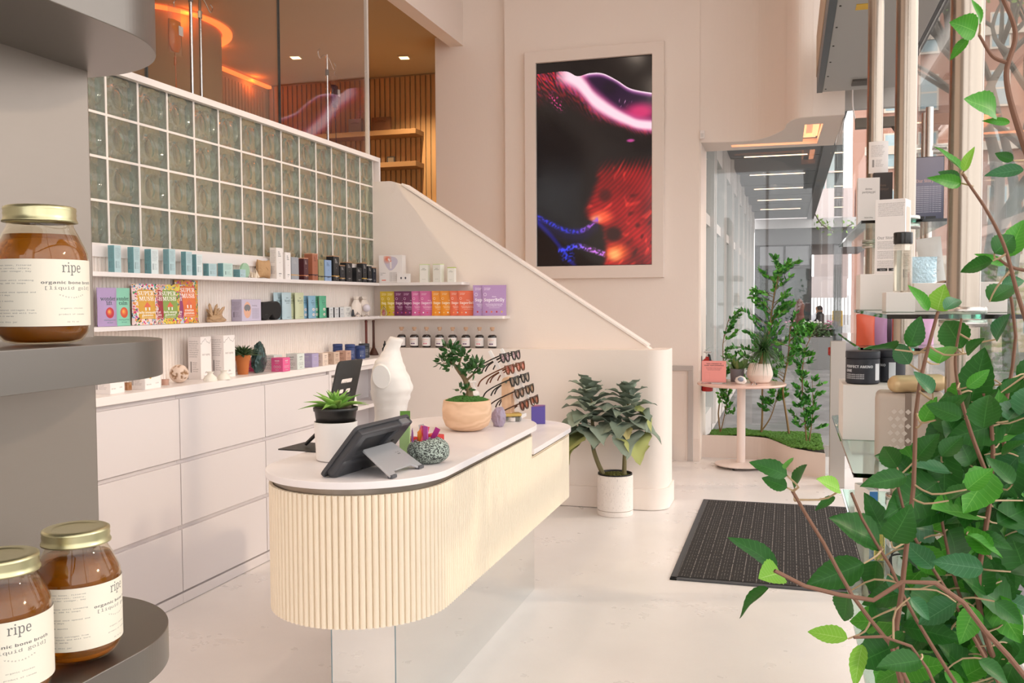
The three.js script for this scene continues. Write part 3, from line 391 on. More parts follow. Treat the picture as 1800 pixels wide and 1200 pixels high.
// note: with a turn of 90 degrees local +z looks into the room and local -x to the camera
{
  const TE = 0xa9c8cb, TS = 0x6f9fa6, gT = 'pale teal skin care cartons on the upper shelf';
  const list = [[-3.547, .044, .036, .125, 'leftmost pale teal carton on the upper shelf, half behind the steel column'], [-3.677, .044, .035, .124, 'pale teal carton second from the left on the upper shelf'], [-3.806, .053, .039, .121, 'pale teal carton with a silvery front, third on the upper shelf', 1], [-3.939, .049, .036, .128, 'two tone teal carton, fourth from left on the upper shelf', 2], [-4.074, .050, .031, .122, 'slim teal carton, fifth from left on the upper shelf'], [-4.161, .050, .03, .112, 'short silvery teal carton touching the fifth one on the upper shelf', 1], [-4.277, .071, .036, .068, 'low wide pale blue carton right of the tall teal ones'], [-4.417, .089, .036, .075, 'low wide carton with mint front on the upper shelf', 3], [-4.561, .056, .045, .046, 'smallest blue grey carton beside the green disc']];
  for (const [z, w, d, h, lb, v] of list) carton('skincare_carton', lb, w, h, d, v === 1 ? 0xdfe9e8 : v === 3 ? 0xc4e0d8 : 0xb9d3d6, [XF - d / 2, Y1, z], H2, { group: gT, k: 'lines', sk: 'lines', tc: 0x6d8f95, side: v === 2 ? 0x7fa9b0 : TS });
  // green disc in a clear case with crystals
  const t = thing('stone_disc', 'polished green disc leaning in front of quartz chips on the upper shelf', 'disc', [XF - 0.02, Y1, -4.61], H2);
  const dg = new THREE.CylinderGeometry(0.042, 0.042, 0.012, 40); dg.rotateX(H2); part(t, 'disc', mv(dg, 0, 0.042, 0), M(0x9fc4a4, 0.25)); part(t, 'stand', bx(-0.02, 0.02, 0, 0.006, -0.012, 0.014), CLEAR);
  const q = thing('quartz_chips', 'clump of pale quartz chips beside the kraft pillow bag', 'crystal', [XF - 0.03, Y1, -4.71], H2);
  for (let i = 0; i < 9; i++) { const g = new THREE.ConeGeometry(rr(.008, .014), rr(.03, .06), 5); g.rotateZ(rr(-.6, .6)); g.rotateX(rr(-.4, .4)); g.computeBoundingBox(); mesh('chip', mv(g, rr(-.03, .03), -g.boundingBox.min.y, rr(-.015, .015)), M(0xe5d3bd, 0.2), q); }
  // kraft pillow bag
  const k = new THREE.BoxGeometry(0.13, 0.11, 0.06, 14, 12, 6), p = k.attributes.position; for (let i = 0; i < p.count; i++) { const u = p.getX(i) / 0.065, v = p.getY(i) / 0.055; const b = Math.sqrt(Math.max(0, (1 - Math.pow(Math.abs(u), 2.6)) * (1 - Math.pow(Math.abs(v), 2.6)))); p.setZ(i, p.getZ(i) * (0.08 + 0.92 * b)); p.setX(i, p.getX(i) * (1 - 0.1 * (1 - v * v))); p.setY(i, p.getY(i) * (1 - 0.1 * (1 - u * u)) + 0.003 * noise3.noise(u * 3, v * 3, 2)); } k.translate(0, 0.0565, 0); k.computeVertexNormals();
  const kb = thing('pillow_bag', 'crumpled kraft coloured pillow bag on the upper shelf', 'bag', [XF - 0.035, Y1, -4.83], H2); part(kb, 'pillow', k, M(0xc69d70, 0.6, { bumpMap: clone(coarse, 2, 2), bumpScale: 0.004 })); part(kb, 'thread', tube([[-0.05, 0.1, 0.004], [-0.01, 0.06, 0.031], [0.04, 0.02, 0.014]], 0.0012, 16, 4), M(0x8a6a3d, 0.7));
  const gB = 'serum cartons on the upper shelf';
  const L2 = [['tall white serum carton, largest of the row', -4.957, .075, .045, .189, 0xf3ece6, { tc: 0x777777, sk: 'lines' }], ['shorter white serum carton right of the tall white one', -5.054, .063, .04, .166, 0xf5eeea, { tc: 0x777777 }], ['grey serum carton with orange stripe', -5.139, .087, .045, .14, 0x9da0a6, { band: 0xd8a24c, tc: 0xe8e8e8 }], ['dark maroon serum carton with copper stripe', -5.275, .056, .05, .141, 0x4a1620, { band: 0xe0905f, tc: 0xf0e0da, lidc: 0xd79a78 }], ['tall copper brown serum carton', -5.393, .071, .06, .175, 0xa9664a, { band: 0x2a2233, tc: 0x4b2417, lidc: 0xd09a7a }], ['olive serum carton with dark stripe', -5.476, .072, .045, .14, 0x9a9569, { band: 0x22222c, tc: 0x55523a }], ['sky blue serum carton with dark stripe', -5.571, .091, .045, .14, 0x8ea9cd, { band: 0x22222c, tc: 0x3f5576 }], ['tallest black serum carton with gold stripe', -5.687, .082, .055, .173, 0x1b1c20, { band: 0xd9a54f, tc: 0xf0f0f0, lidc: 0xb98b66 }], ['small black carton right of the tallest black one', -5.779, .07, .045, .113, 0x1d2027, { band: 0xd9a54f, tc: 0xf0f0f0, lidc: 0xb98b66 }], ['mid height black carton, third of the black row', -5.880, .09, .05, .138, 0x1b1c20, { tc: 0xf0f0f0, lidc: 0xb98b66 }], ['low wide black carton in front of the black row', -6.035, .085, .045, .104, 0x1b1c20, { tc: 0xf0f0f0 }], ['black carton with yellow stripe, standing behind the low wide one', -6.128, .065, .05, .142, 0x1b1c20, { band: 0xe0b53c, tc: 0xf0f0f0, lidc: 0xb98b66 }], ['slim black carton with white stripe near the corner', -6.215, .06, .045, .122, 0x1c1d22, { band: 0xe6e6e6, tc: 0xf0f0f0 }], ['last navy black carton at the shelf corner', -6.29, .06, .045, .114, 0x1b2230, { tc: 0xf0f0f0, lidc: 0xb98b66 }]];
  for (const [lb, z, w, d, h, c, o] of L2) carton('serum_carton', lb, w, h, d, c, [XF - d / 2, Y1, z], H2, { group: gB, k: 'tall', ...o });
}
// short arm of the upper shelf
{
  const Z = -6.345;
  const dev = cv(256, 276, (g, w, h) => { g.fillStyle = '#f2ebe8'; g.fillRect(0, 0, w, h); g.fillStyle = '#cfc6d6'; g.beginPath(); g.moveTo(75, 22); g.quadraticCurveTo(125, 2, 180, 22); g.quadraticCurveTo(225, 55, 190, 100); g.quadraticCurveTo(150, 165, 110, 150); g.quadraticCurveTo(70, 110, 55, 60); g.quadraticCurveTo(55, 35, 75, 22); g.fill(); const gr = g.createRadialGradient(90, 35, 2, 90, 35, 55); gr.addColorStop(0, '#ee7a58'); gr.addColorStop(1, 'rgba(238,150,120,0)'); g.fillStyle = gr; g.fillRect(50, 5, 110, 90); g.strokeStyle = '#f3e6e4'; g.lineWidth = 18; g.lineCap = 'round'; g.beginPath(); g.moveTo(105, 38); g.lineTo(128, 62); g.lineTo(130, 126); g.stroke(); g.fillStyle = '#e8886a'; g.beginPath(); g.arc(128, 58, 7, 0, 7); g.fill(); g.fillStyle = '#8b8584'; g.font = '13px sans-serif'; g.fillText('PureWave', 14, 184); g.fillText('Mini', 14, 200); g.font = '8px sans-serif'; for (let i = 0; i < 12; i++) g.fillText('red light therapy facial', 112, 176 + i * 8); g.fillStyle = '#e8623c'; g.fillRect(28, 248, 46, 8); });
  const t = thing('device_box', 'white carton with a pink light wand picture in the shelf corner', 'box', [-2.843, Y1, Z - 0.02]); part(t, 'body', rb(0.193, 0.206, 0.06, 0.002), CM(0xeee7e4)); part(t, 'printed_front', mv(planePrint(0.189, 0.202), 0, 0.103, 0.0307), M(0xffffff, 0.5, { map: dev }));
  const s = carton('small_box', 'small white carton with two dark earpieces printed, before the wand box', 0.1, 0.066, 0.03, 0xf1ebe8, [-2.735, Y1, Z + 0.018], 0); for (const x of [-0.015, 0.02]) { const g = new THREE.CircleGeometry(0.008, 16); g.scale(0.8, 1.1, 1); part(s, 'picture', mv(g, x, 0.034, 0.0157), CM(0x55555c)); }
  const GW = 0xf1eee6, gg = 'white and lime cartons on the short shelf arm'; carton('lime_carton', 'white carton with lime edge, leftmost of the three lime cartons', 0.066, 0.134, 0.045, GW, [-2.578, Y1, Z - 0.01], 0, { k: 'brand', tc: 0x7a8a5a, side: 0xb6cf3a, group: gg, lidc: 0xd9e3a8 });
  carton('lime_carton', 'white carton with broad lime side, middle of the three', 0.066, 0.134, 0.05, GW, [-2.470, Y1, Z - 0.01], -0.22, { k: 'brand', tc: 0x7a8a5a, side: 0xa9c91f, group: gg, lidc: 0xd9e3a8 });
  carton('lime_carton', 'smallest lime carton at the end of the upper shelf', 0.054, 0.108, 0.04, GW, [-2.366, Y1, Z - 0.01], 0, { k: 'brand', tc: 0x7a8a5a, side: 0xb6cf3a, group: gg, lidc: 0xbfd548 });
}
// stand-up pouch geometry, front to +z
function pouchGeo(w, h, t, sd = 0, seal = 0.06) {
  const nu = 10, nv = 14, mk = (sg) => { const g = new THREE.PlaneGeometry(w, h, nu, nv), p = g.attributes.position; for (let i = 0; i < p.count; i++) { const u = p.getX(i) / (w / 2), v = p.getY(i) / h + 0.5; const prof = Math.pow(Math.max(0, 1 - v / (1 - seal)), 0.75) * (0.35 + 0.65 * Math.sqrt(Math.max(0, 1 - u * u))); const edge = Math.sqrt(Math.max(0, 1 - Math.pow(Math.abs(u), 4))); const belly = Math.sin(Math.PI * Math.min(1, v * 1.08)) * 0.35 * edge; const d = (t / 2) * Math.min(1, prof * 0.85 + belly) * Math.min(1, edge + (v < 0.05 ? 0.4 : 0)) + 0.0008; const wr = 0.0014 * noise3.noise(u * 2.5 + sd, v * 4, sd * 1.7) * edge; p.setXYZ(i, p.getX(i) * (1 - 0.035 * Math.sin(Math.PI * v) * (1 - seal)), v * h + 0.001, sg * d + wr); } g.computeVertexNormals(); if (sg < 0) { const ix = g.index.array; for (let i = 0; i < ix.length; i += 3) { const a = ix[i]; ix[i] = ix[i + 1]; ix[i + 1] = a; } g.computeVertexNormals(); } return g; };
  const base = new THREE.CircleGeometry(1, 20); base.rotateX(H2); base.scale(w * 0.46, 1, t * 0.44); base.translate(0, 0.002, 0);
  return mg([mk(1), mk(-1), base]);
}
const pouch = (name, label, geo, mat, pos, turn, group, tilt = 0.06) => { const o = single(name, label, 'pouch', geo, mat, pos, turn, group); return o; };
// pouches on the short arm of the lower shelf
{
  const sb = (c, tc, dots) => M(0xffffff, 0.42, { map: cv(256, 300, (g, w, h) => { g.fillStyle = c; g.fillRect(0, 0, w, h); g.fillStyle = tc; g.font = '13px sans-serif'; g.fillText('blendologie', 22, 34); g.fillText('gut health', 22, 48); g.font = '15px serif'; g.textAlign = 'center'; g.fillText('blume', w / 2, 118); g.font = 'bold 44px serif'; g.save(); g.translate(w / 2, 160); g.scale(0.92, 1); g.fillText('SuperBelly', 0, 0); g.restore(); g.font = '14px serif'; g.fillText('Gut Boosting Hydration Mix', w / 2, 192); g.fillText('Natural Digestive Health', w / 2, 208); g.fillRect(70, 222, 116, 2); dots.forEach((d, i) => { g.fillStyle = d; g.beginPath(); g.arc(46 + i * 54, 262, 9, 0, 7); g.fill(); }); g.fillStyle = tc; g.beginPath(); g.arc(30, 92, 14, 0, 7); g.strokeStyle = tc; g.lineWidth = 3; g.stroke(); }) });
  const gS = pouchGeo(0.145, 0.183, 0.024, 1), gL = pouchGeo(0.178, 0.222, 0.026, 2), gr = 'hydration mix pouches on the lower shelf';
  const T = { y: sb('#cfae1f', '#fff6d8', ['#b55', '#e8c']), p: sb('#6b1650', '#f6dcea', ['#d55', '#a4a']), k: sb('#d768a0', '#fff0f6', ['#fff', '#e46']), o: sb('#f2951d', '#fff4dc', ['#fc6', '#fff']), c: sb('#f0704a', '#fff0e6', ['#fa6', '#fff']), l: sb('#b48fc0', '#fbf4fb', ['#b23', '#e6772f', '#b23', '#e3b63a']) };
  const rows = [['y', -2.884, 'dull yellow pouch at the corner, rearmost of the row'], ['y', -2.835, 'front yellow pouch near the shelf corner'], ['p', -2.768, 'rear dark plum pouch next to the yellow ones'], ['p', -2.703, 'front dark plum pouch beside the pink ones'], ['k', -2.628, 'rear pink pouch next to the plum ones'], ['k', -2.561, 'front pink pouch beside the orange yellow ones'], ['o', -2.465, 'rear orange yellow pouch next to the pink ones'], ['o', -2.398, 'front orange yellow pouch beside the coral ones'], ['c', -2.322, 'rear coral pouch next to the orange yellow ones'], ['c', -2.257, 'front coral pouch beside the large lavender ones'], ['l', -2.120, 'rear large lavender pouch next to the coral ones'], ['l', -2.051, 'front large lavender pouch at the end of the shelf']];
  rows.forEach(([k, x, lb], i) => pouch('drink_pouch', lb, k === 'l' ? gL : gS, T[k], [x, Y2, -6.40 + (k === 'l' ? 0.012 : 0)], 0.3 + (i * 37 % 7 - 3) * 0.01, gr));
}
// bottles on the ledge
{
  const lab = (c) => M(0xffffff, 0.6, { map: cv(256, 128, (g, w, h) => { g.fillStyle = '#eee6e2'; g.fillRect(0, 0, w, h); g.fillStyle = '#e0a58f'; g.textAlign = 'center'; g.font = '22px sans-serif'; g.fillText('APOTHEKARY', w / 2, 42); g.fillStyle = '#8d8583'; g.font = '12px sans-serif'; g.fillText('plant based tincture', w / 2, 66); g.fillStyle = c; g.fillRect(w / 2 - 42, 84, 84, 18); g.fillStyle = '#fff'; g.font = '11px sans-serif'; g.fillText('ELIXIR', w / 2, 97); }), side: THREE.DoubleSide });
  const LP = lab('#d8808e'), LD = lab('#5d3660'), LIQ = M(0x1c0e0c, 0.1), CORK = M(0xcfa88a, 0.8);
  const xs = [-2.773, -2.670, -2.572, -2.468, -2.366, -2.262, -2.157, -2.059], nth = ['first', 'second', 'third', 'fourth', 'fifth', 'sixth', 'seventh', 'last'];
  xs.forEach((x, i) => {
    const t = thing('tincture_bottle', `${nth[i]} dark tincture bottle from the shelf corner, ${i % 2 ? 'plum' : 'pink'} bar on its label`, 'bottle', [x, 1.108, ZL - 0.052], 0, 'dark bottles on the half wall ledge');
    part(t, 'bottle', lathe([[0, 0], [0.029, 0], [0.033, 0.003], [0.034, 0.008], [0.034, 0.082], [0.031, 0.092], [0.022, 0.1], [0.0135, 0.104], [0.0135, 0.122], [0.016, 0.123], [0.016, 0.128], [0, 0.128]], 24), M(0xffffff, 0.04, { transmission: 1, thickness: 0, ior: 1.5 }));
    part(t, 'tincture', lathe([[0, 0.003], [0.031, 0.003], [0.0328, 0.009], [0.0328, 0.082], [0.030, 0.090], [0.02, 0.098], [0, 0.098]], 24), LIQ);
    const g = new THREE.CylinderGeometry(0.0344, 0.0344, 0.062, 24, 1, true, -1.35, 2.7); part(t, 'label', mv(g, 0, 0.046, 0), i % 2 ? LD : LP);
    part(t, 'cork', mg([mv(cyl(0.0165, 0.0165, 0.017, 18), 0, 0.137, 0), mv(cyl(0.010, 0.011, 0.012, 12), 0, 0.126, 0)]), CORK);
  });
}
// lower shelf, long arm
{
  const XM = -2.958;
  const wc = (bg, t1, fc) => M(0xffffff, 0.45, { map: cv(200, 300, (g, w, h) => { g.fillStyle = bg; g.fillRect(0, 0, w, h); g.textAlign = 'center'; g.fillStyle = '#1d3a35'; g.font = 'bold 40px serif'; g.fillText('wonder', w / 2, 100); g.fillText(t1, w / 2, 134); const gr = g.createRadialGradient(90, 185, 5, 100, 195, 46); gr.addColorStop(0, '#f4b04a'); gr.addColorStop(0.6, fc); gr.addColorStop(1, fc); g.fillStyle = gr; g.beginPath(); g.arc(100, 195, 42, 0, 7); g.fill(); g.fillStyle = '#2c6a5c'; g.font = '15px sans-serif'; g.fillText('relaxing gummies', w / 2, 256); g.fillText('60 count', w / 2, 276); }) });
  const gp = pouchGeo(0.115, 0.176, 0.04, 3);
  pouch('gummy_pouch', 'lavender fruit pouch beside the steel column on the lower shelf', gp, wc('#b79cc6', 'lift', '#c72e3a'), [XM - 0.02, Y2, -3.495], H2 - 0.1, 'fruit gummy pouches');
  pouch('gummy_pouch', 'mint green fruit pouch right of the lavender one', gp, wc('#8fd0b4', 'calm', '#d9512c'), [XM - 0.022, Y2, -3.590], H2 - 0.05, 'fruit gummy pouches');
  const sm = (bg, c2, t, sd) => M(0xffffff, 0.4, { map: cv(256, 320, (g, w, h) => { const s0 = seed; seed = sd; g.fillStyle = c2; g.fillRect(0, 0, w, h); const pal = ['#e9436a', '#3f9a53', '#f2b632', '#2f2a2a', '#f4f0ea', '#6aa5c9', '#f08a3c', '#c33a8f']; for (let i = 0; i < 420; i++) { g.fillStyle = pal[rnd() * 8 | 0]; g.beginPath(); g.ellipse(rnd() * w, rnd() * h, 3 + rnd() * 11, 2 + rnd() * 7, rnd() * 3, 0, 7); g.fill(); } seed = s0; g.fillStyle = bg; g.beginPath(); g.roundRect ? g.roundRect(44, 46, 168, 228, 26) : g.rect(44, 46, 168, 228); g.fill(); g.fillStyle = '#fff4ee'; g.textAlign = 'center'; g.font = 'bold 46px serif'; g.save(); g.translate(w / 2, 90); g.scale(1.02, 1); g.fillText('SUPER', 0, 0); g.fillText('MUSH', 0, 42); g.restore(); g.fillStyle = '#e2643c'; g.beginPath(); g.moveTo(128, 140); g.lineTo(165, 180); g.lineTo(92, 184); g.fill(); g.fillStyle = '#f4efe8'; g.fillRect(104, 184, 12, 24); g.fillRect(140, 184, 12, 24); g.font = 'bold 25px sans-serif'; g.fillText(t, w / 2, 232); g.fillText('gummies', w / 2, 254); g.font = '11px sans-serif'; g.fillText('mushroom supplement', w / 2, 268); }) });
  const gb = [0, 1, 2, 3].map(k => pouchGeo(0.162, k === 3 ? 0.222 : 0.198, 0.04, 4 + k, 0.1)), gg = 'patterned gummy bags on the lower shelf';
  const bags = [[-3.762, 0.004, '#dca32f', '#f5d7d4', 'daily immunity', 'yellow fronted patterned gummy bag, first and fully seen'], [-3.853, -0.018, '#a51f2c', '#e7b9b4', 'tropical', 'dark red patterned gummy bag behind the yellow one'], [-3.944, -0.004, '#8ba344', '#ead34a', 'daily energy', 'olive green patterned gummy bag in the middle'], [-4.020, -0.026, '#98346f', '#cfd9e4', 'daily sleep', 'purple patterned gummy bag mostly hidden'], [-4.110, -0.014, '#e8712a', '#dca02c', 'creatine', 'tall orange patterned gummy bag, last of the five']];
  bags.forEach(([z, dx, a, b, t, lb], i) => pouch('gummy_bag', lb, i === 4 ? gb[3] : gb[i % 3], sm(a, b, t, 30 + i), [XM - 0.03 + dx, Y2, z], H2 - 0.16, gg));
  // quartz cluster
  const cl = thing('crystal_cluster', 'honey coloured quartz crystal cluster between gummy bags and lavender carton', 'crystal', [XM - 0.03, Y2, -4.345], H2);
  const QM = M(0xe2bd93, 0.18, { transmission: 0.35, thickness: 0.03, ior: 1.5, attenuationColor: new THREE.Color(0xd9a46c), attenuationDistance: 0.06 });
  const rock = new THREE.IcosahedronGeometry(0.05, 3); { const p = rock.attributes.position; for (let i = 0; i < p.count; i++) { const n = 1 + 0.35 * noise3.noise(p.getX(i) * 40, p.getY(i) * 40, p.getZ(i) * 40); p.setXYZ(i, p.getX(i) * n * 1.5, Math.max(0, (p.getY(i) * n * 0.5 + 0.016)), p.getZ(i) * n * 0.5); } rock.computeVertexNormals(); } part(cl, 'matrix_rock', rock, QM);
  for (let i = 0; i < 26; i++) { const h = rr(0.03, 0.075), r = h * rr(0.09, 0.14), g = mg([cyl(r, r * 0.95, h, 6), mv(new THREE.ConeGeometry(r * 0.95, r * 1.6, 6), 0, h + r * 0.8, 0)]); g.rotateZ(rr(-1.1, 1.1)); g.rotateX(rr(-0.35, 0.5)); mesh('crystal', mv(g, rr(-0.055, 0.05), 0.02, rr(-0.02, 0.018)), QM, cl); }
  // lavender carton with mask picture
  const lvT = cv(256, 160, (g, w, h) => { g.fillStyle = '#cdc3d6'; g.fillRect(0, 0, w, h); g.fillStyle = '#eab497'; g.beginPath(); g.ellipse(72, 78, 48, 62, 0, 0, 7); g.fill(); g.fillStyle = '#7d7c80'; g.beginPath(); g.ellipse(72, 62, 42, 26, 0, 0, 7); g.fill(); g.fillStyle = '#eab497'; g.beginPath(); g.ellipse(72, 92, 9, 14, 0, 0, 7); g.fill(); g.fillStyle = '#6e6478'; g.font = '14px sans-serif'; g.fillText('TheraSnug', 134, 50); for (let i = 0; i < 9; i++) { g.font = '8px sans-serif'; g.fillText('heated vibrating eye mask', 134, 72 + i * 9); } });
  const lc = thing('mask_carton', 'lavender carton with an eye mask picture on the lower shelf', 'box', [XM - 0.037, Y2, -4.652], H2); part(lc, 'body', rb(0.2, 0.124, 0.066, 0.0015), CM(0xb9b0c4)); part(lc, 'printed_front', mv(planePrint(0.196, 0.12), 0, 0.062, 0.0335), M(0xffffff, 0.5, { map: lvT })); { const g = planePrint(0.06, 0.11); g.rotateY(-H2); part(lc, 'side_printing', mv(g, -0.1006, 0.062, 0), PM('lines', 0x55505e)); }
  // eye mask: padded band with two eye lobes
  const em = thing('eye_mask', 'padded black eye mask standing on the lower shelf', 'eye mask', [XM - 0.03, Y2, -4.872], H2);
  const es = new THREE.Shape(); es.moveTo(-0.105, 0.03); es.quadraticCurveTo(-0.11, 0.085, -0.08, 0.095); es.lineTo(0.07, 0.1); es.quadraticCurveTo(0.112, 0.09, 0.108, 0.045); es.quadraticCurveTo(0.1, 0.004, 0.06, 0.004); es.quadraticCurveTo(0.035, 0.006, 0.02, 0.03); es.quadraticCurveTo(0.005, 0.04, -0.008, 0.03); es.quadraticCurveTo(-0.03, 0.004, -0.06, 0.004); es.quadraticCurveTo(-0.1, 0.004, -0.105, 0.03);
  part(em, 'padded_shell', mv(ext(es, 0.03, 0.008, 12), 0, 0.005, -0.015), M(0x221f1e, 0.85)); part(em, 'printing', mv(planePrint(0.05, 0.012), -0.06, 0.03, 0.0243), PM('brand', 0xdddddd));
  // paired slim sachets
  const nm = (c, leaf) => M(0xffffff, 0.4, { map: cv(160, 280, (g, w, h) => { g.fillStyle = c; g.fillRect(0, 0, w, h); g.textAlign = 'center'; g.fillStyle = '#27434a'; g.font = 'bold 11px sans-serif'; g.fillText('NOONI', w / 2, 62); g.font = '30px serif'; g.fillText(leaf ? 'Neck' : 'Mouth', w / 2, 98); g.font = '14px serif'; g.fillText('patches', w / 2, 116); g.fillStyle = leaf ? '#f3ded4' : 'rgba(255,255,255,.55)'; for (const y of leaf ? [170, 235] : []) { g.beginPath(); g.ellipse(w / 2, y, 26, 17, 0, 0, 7); g.fill(); g.fillStyle = c; g.beginPath(); g.ellipse(w / 2, y, 15, 4, 0, 0, 7); g.fill(); g.fillStyle = '#f3ded4'; } g.fillStyle = '#4a6066'; g.font = '10px sans-serif'; g.fillText('contains 30', w / 2, 262); }) });
  const g1 = pouchGeo(0.112, 0.166, 0.028, 8), g2 = pouchGeo(0.098, 0.147, 0.026, 9), a = nm('#b9cfd6', 0), b = nm('#cdd2ad', 0), c = nm('#86b4cc', 1), d = nm('#58b08a', 1), gn = 'slim patch sachets on the lower shelf';
  [[-5.02, -.022, g1, a, 'rear pale blue tall sachet'], [-5.072, .004, g1, a, 'front pale blue tall sachet'], [-5.165, -.022, g1, b, 'rear sage tall sachet'], [-5.228, .004, g1, b, 'front sage tall sachet'], [-5.335, -.022, g2, c, 'rear blue lip patch sachet'], [-5.390, .004, g2, c, 'front blue lip patch sachet'], [-5.482, -.022, g2, d, 'rear green lip patch sachet'], [-5.535, .004, g2, d, 'front green lip patch sachet']].forEach(([z, dx, g, m, lb]) => pouch('patch_sachet', lb + ' on the lower shelf', g, m, [XM - 0.028 + dx, Y2, z], H2, gn));
  // little black and white boxes
  [[-5.611, .06, 'first'], [-5.69, .06, 'second'], [-5.768, .06, 'third']].forEach(([z, w, n]) => carton('tiny_carton', `${n} little black and pale carton after the green sachets`, w, 0.07, 0.04, 0xd9dddd, [XM - 0.02, Y2, z], H2, { side: 0x1e2226, k: 'small', tc: 0x44494d, group: 'little black and pale cartons' }));
  carton('tiny_carton', 'wider white little carton with round emblem', 0.11, 0.073, 0.04, 0xe4e4e0, [XM - 0.025, Y2, -5.866], H2, { k: 'small', tc: 0x33383c, group: 'little black and pale cartons' });
  const tw = thing('hair_clip', 'small dark claw clip before the wider white carton', 'clip', [XM + 0.012, Y2, -5.905], H2); part(tw, 'claw', mv(tube([[-0.012, 0.002, 0], [-0.01, 0.03, 0.004], [0.004, 0.044, 0], [0.016, 0.03, -0.004], [0.018, 0.004, 0]], 0.0065, 14, 8), 0, 0.004, 0), M(0x3a3d42, 0.4));
  // drawstring pouches, ball wand, glass drop
  const sack = (s) => { const g = lathe([[0.0, 0.0], [0.03, 0.0], [0.043, 0.012], [0.05, 0.05], [0.044, 0.09], [0.022, 0.118], [0.016, 0.126], [0.026, 0.142], [0.028, 0.146]], 28), p = g.attributes.position; for (let i = 0; i < p.count; i++) { const a = Math.atan2(p.getZ(i), p.getX(i)), y = p.getY(i), k = 1 + 0.12 * Math.sin(a * 6 + s) * (y / 0.146); p.setXYZ(i, p.getX(i) * k * 1.3, y, p.getZ(i) * k * 0.62); } g.computeVertexNormals(); return g; };
  for (const [z, s, lb] of [[-6.06, 0, 'left cream cotton drawstring pouch on the lower shelf'], [-6.185, 2, 'right cream cotton drawstring pouch near the shelf corner']]) { const t = thing('drawstring_pouch', lb, 'pouch', [XM - 0.035, Y2, z], H2, 'cream drawstring pouches'); part(t, 'sack', sack(s), M(0xeee2d6, 0.9, { side: THREE.DoubleSide })); const tg = new THREE.TorusGeometry(0.021, 0.0022, 6, 24); tg.rotateX(H2); tg.scale(1.3, 1, 0.64); part(t, 'cord', mv(tg, 0, 0.124, 0), M(0xd9c9b6, 0.9)); }
  const bw = thing('ball_massager', 'white ball massager on a clear stand before the cream pouches', 'massager', [XM + 0.012, Y2, -6.13], H2); part(bw, 'ball', mv(new THREE.SphereGeometry(0.028, 24, 16), 0, 0.062, 0), M(0xd9d3dc, 0.35)); part(bw, 'stand', lathe([[0, 0], [0.02, 0], [0.021, 0.003], [0.008, 0.012], [0.006, 0.034], [0.009, 0.036], [0, 0.036]], 20), CLEAR);
  const dr = thing('glass_drop', 'clear drop shaped glass ornament in the lower shelf corner', 'ornament', [-2.905, Y2, -6.335]); part(dr, 'drop', lathe([[0, 0], [0.018, 0.002], [0.026, 0.016], [0.022, 0.038], [0.009, 0.062], [0, 0.08]], 24), CLEAR);
  const py = thing('glass_pyramid', 'small clear glass pyramid before the left cream pouch', 'ornament', [XM + 0.012, Y2, -5.985], 0.5); part(py, 'pyramid', mv(new THREE.ConeGeometry(0.03, 0.036, 4), 0, 0.018, 0), CLEAR);
}
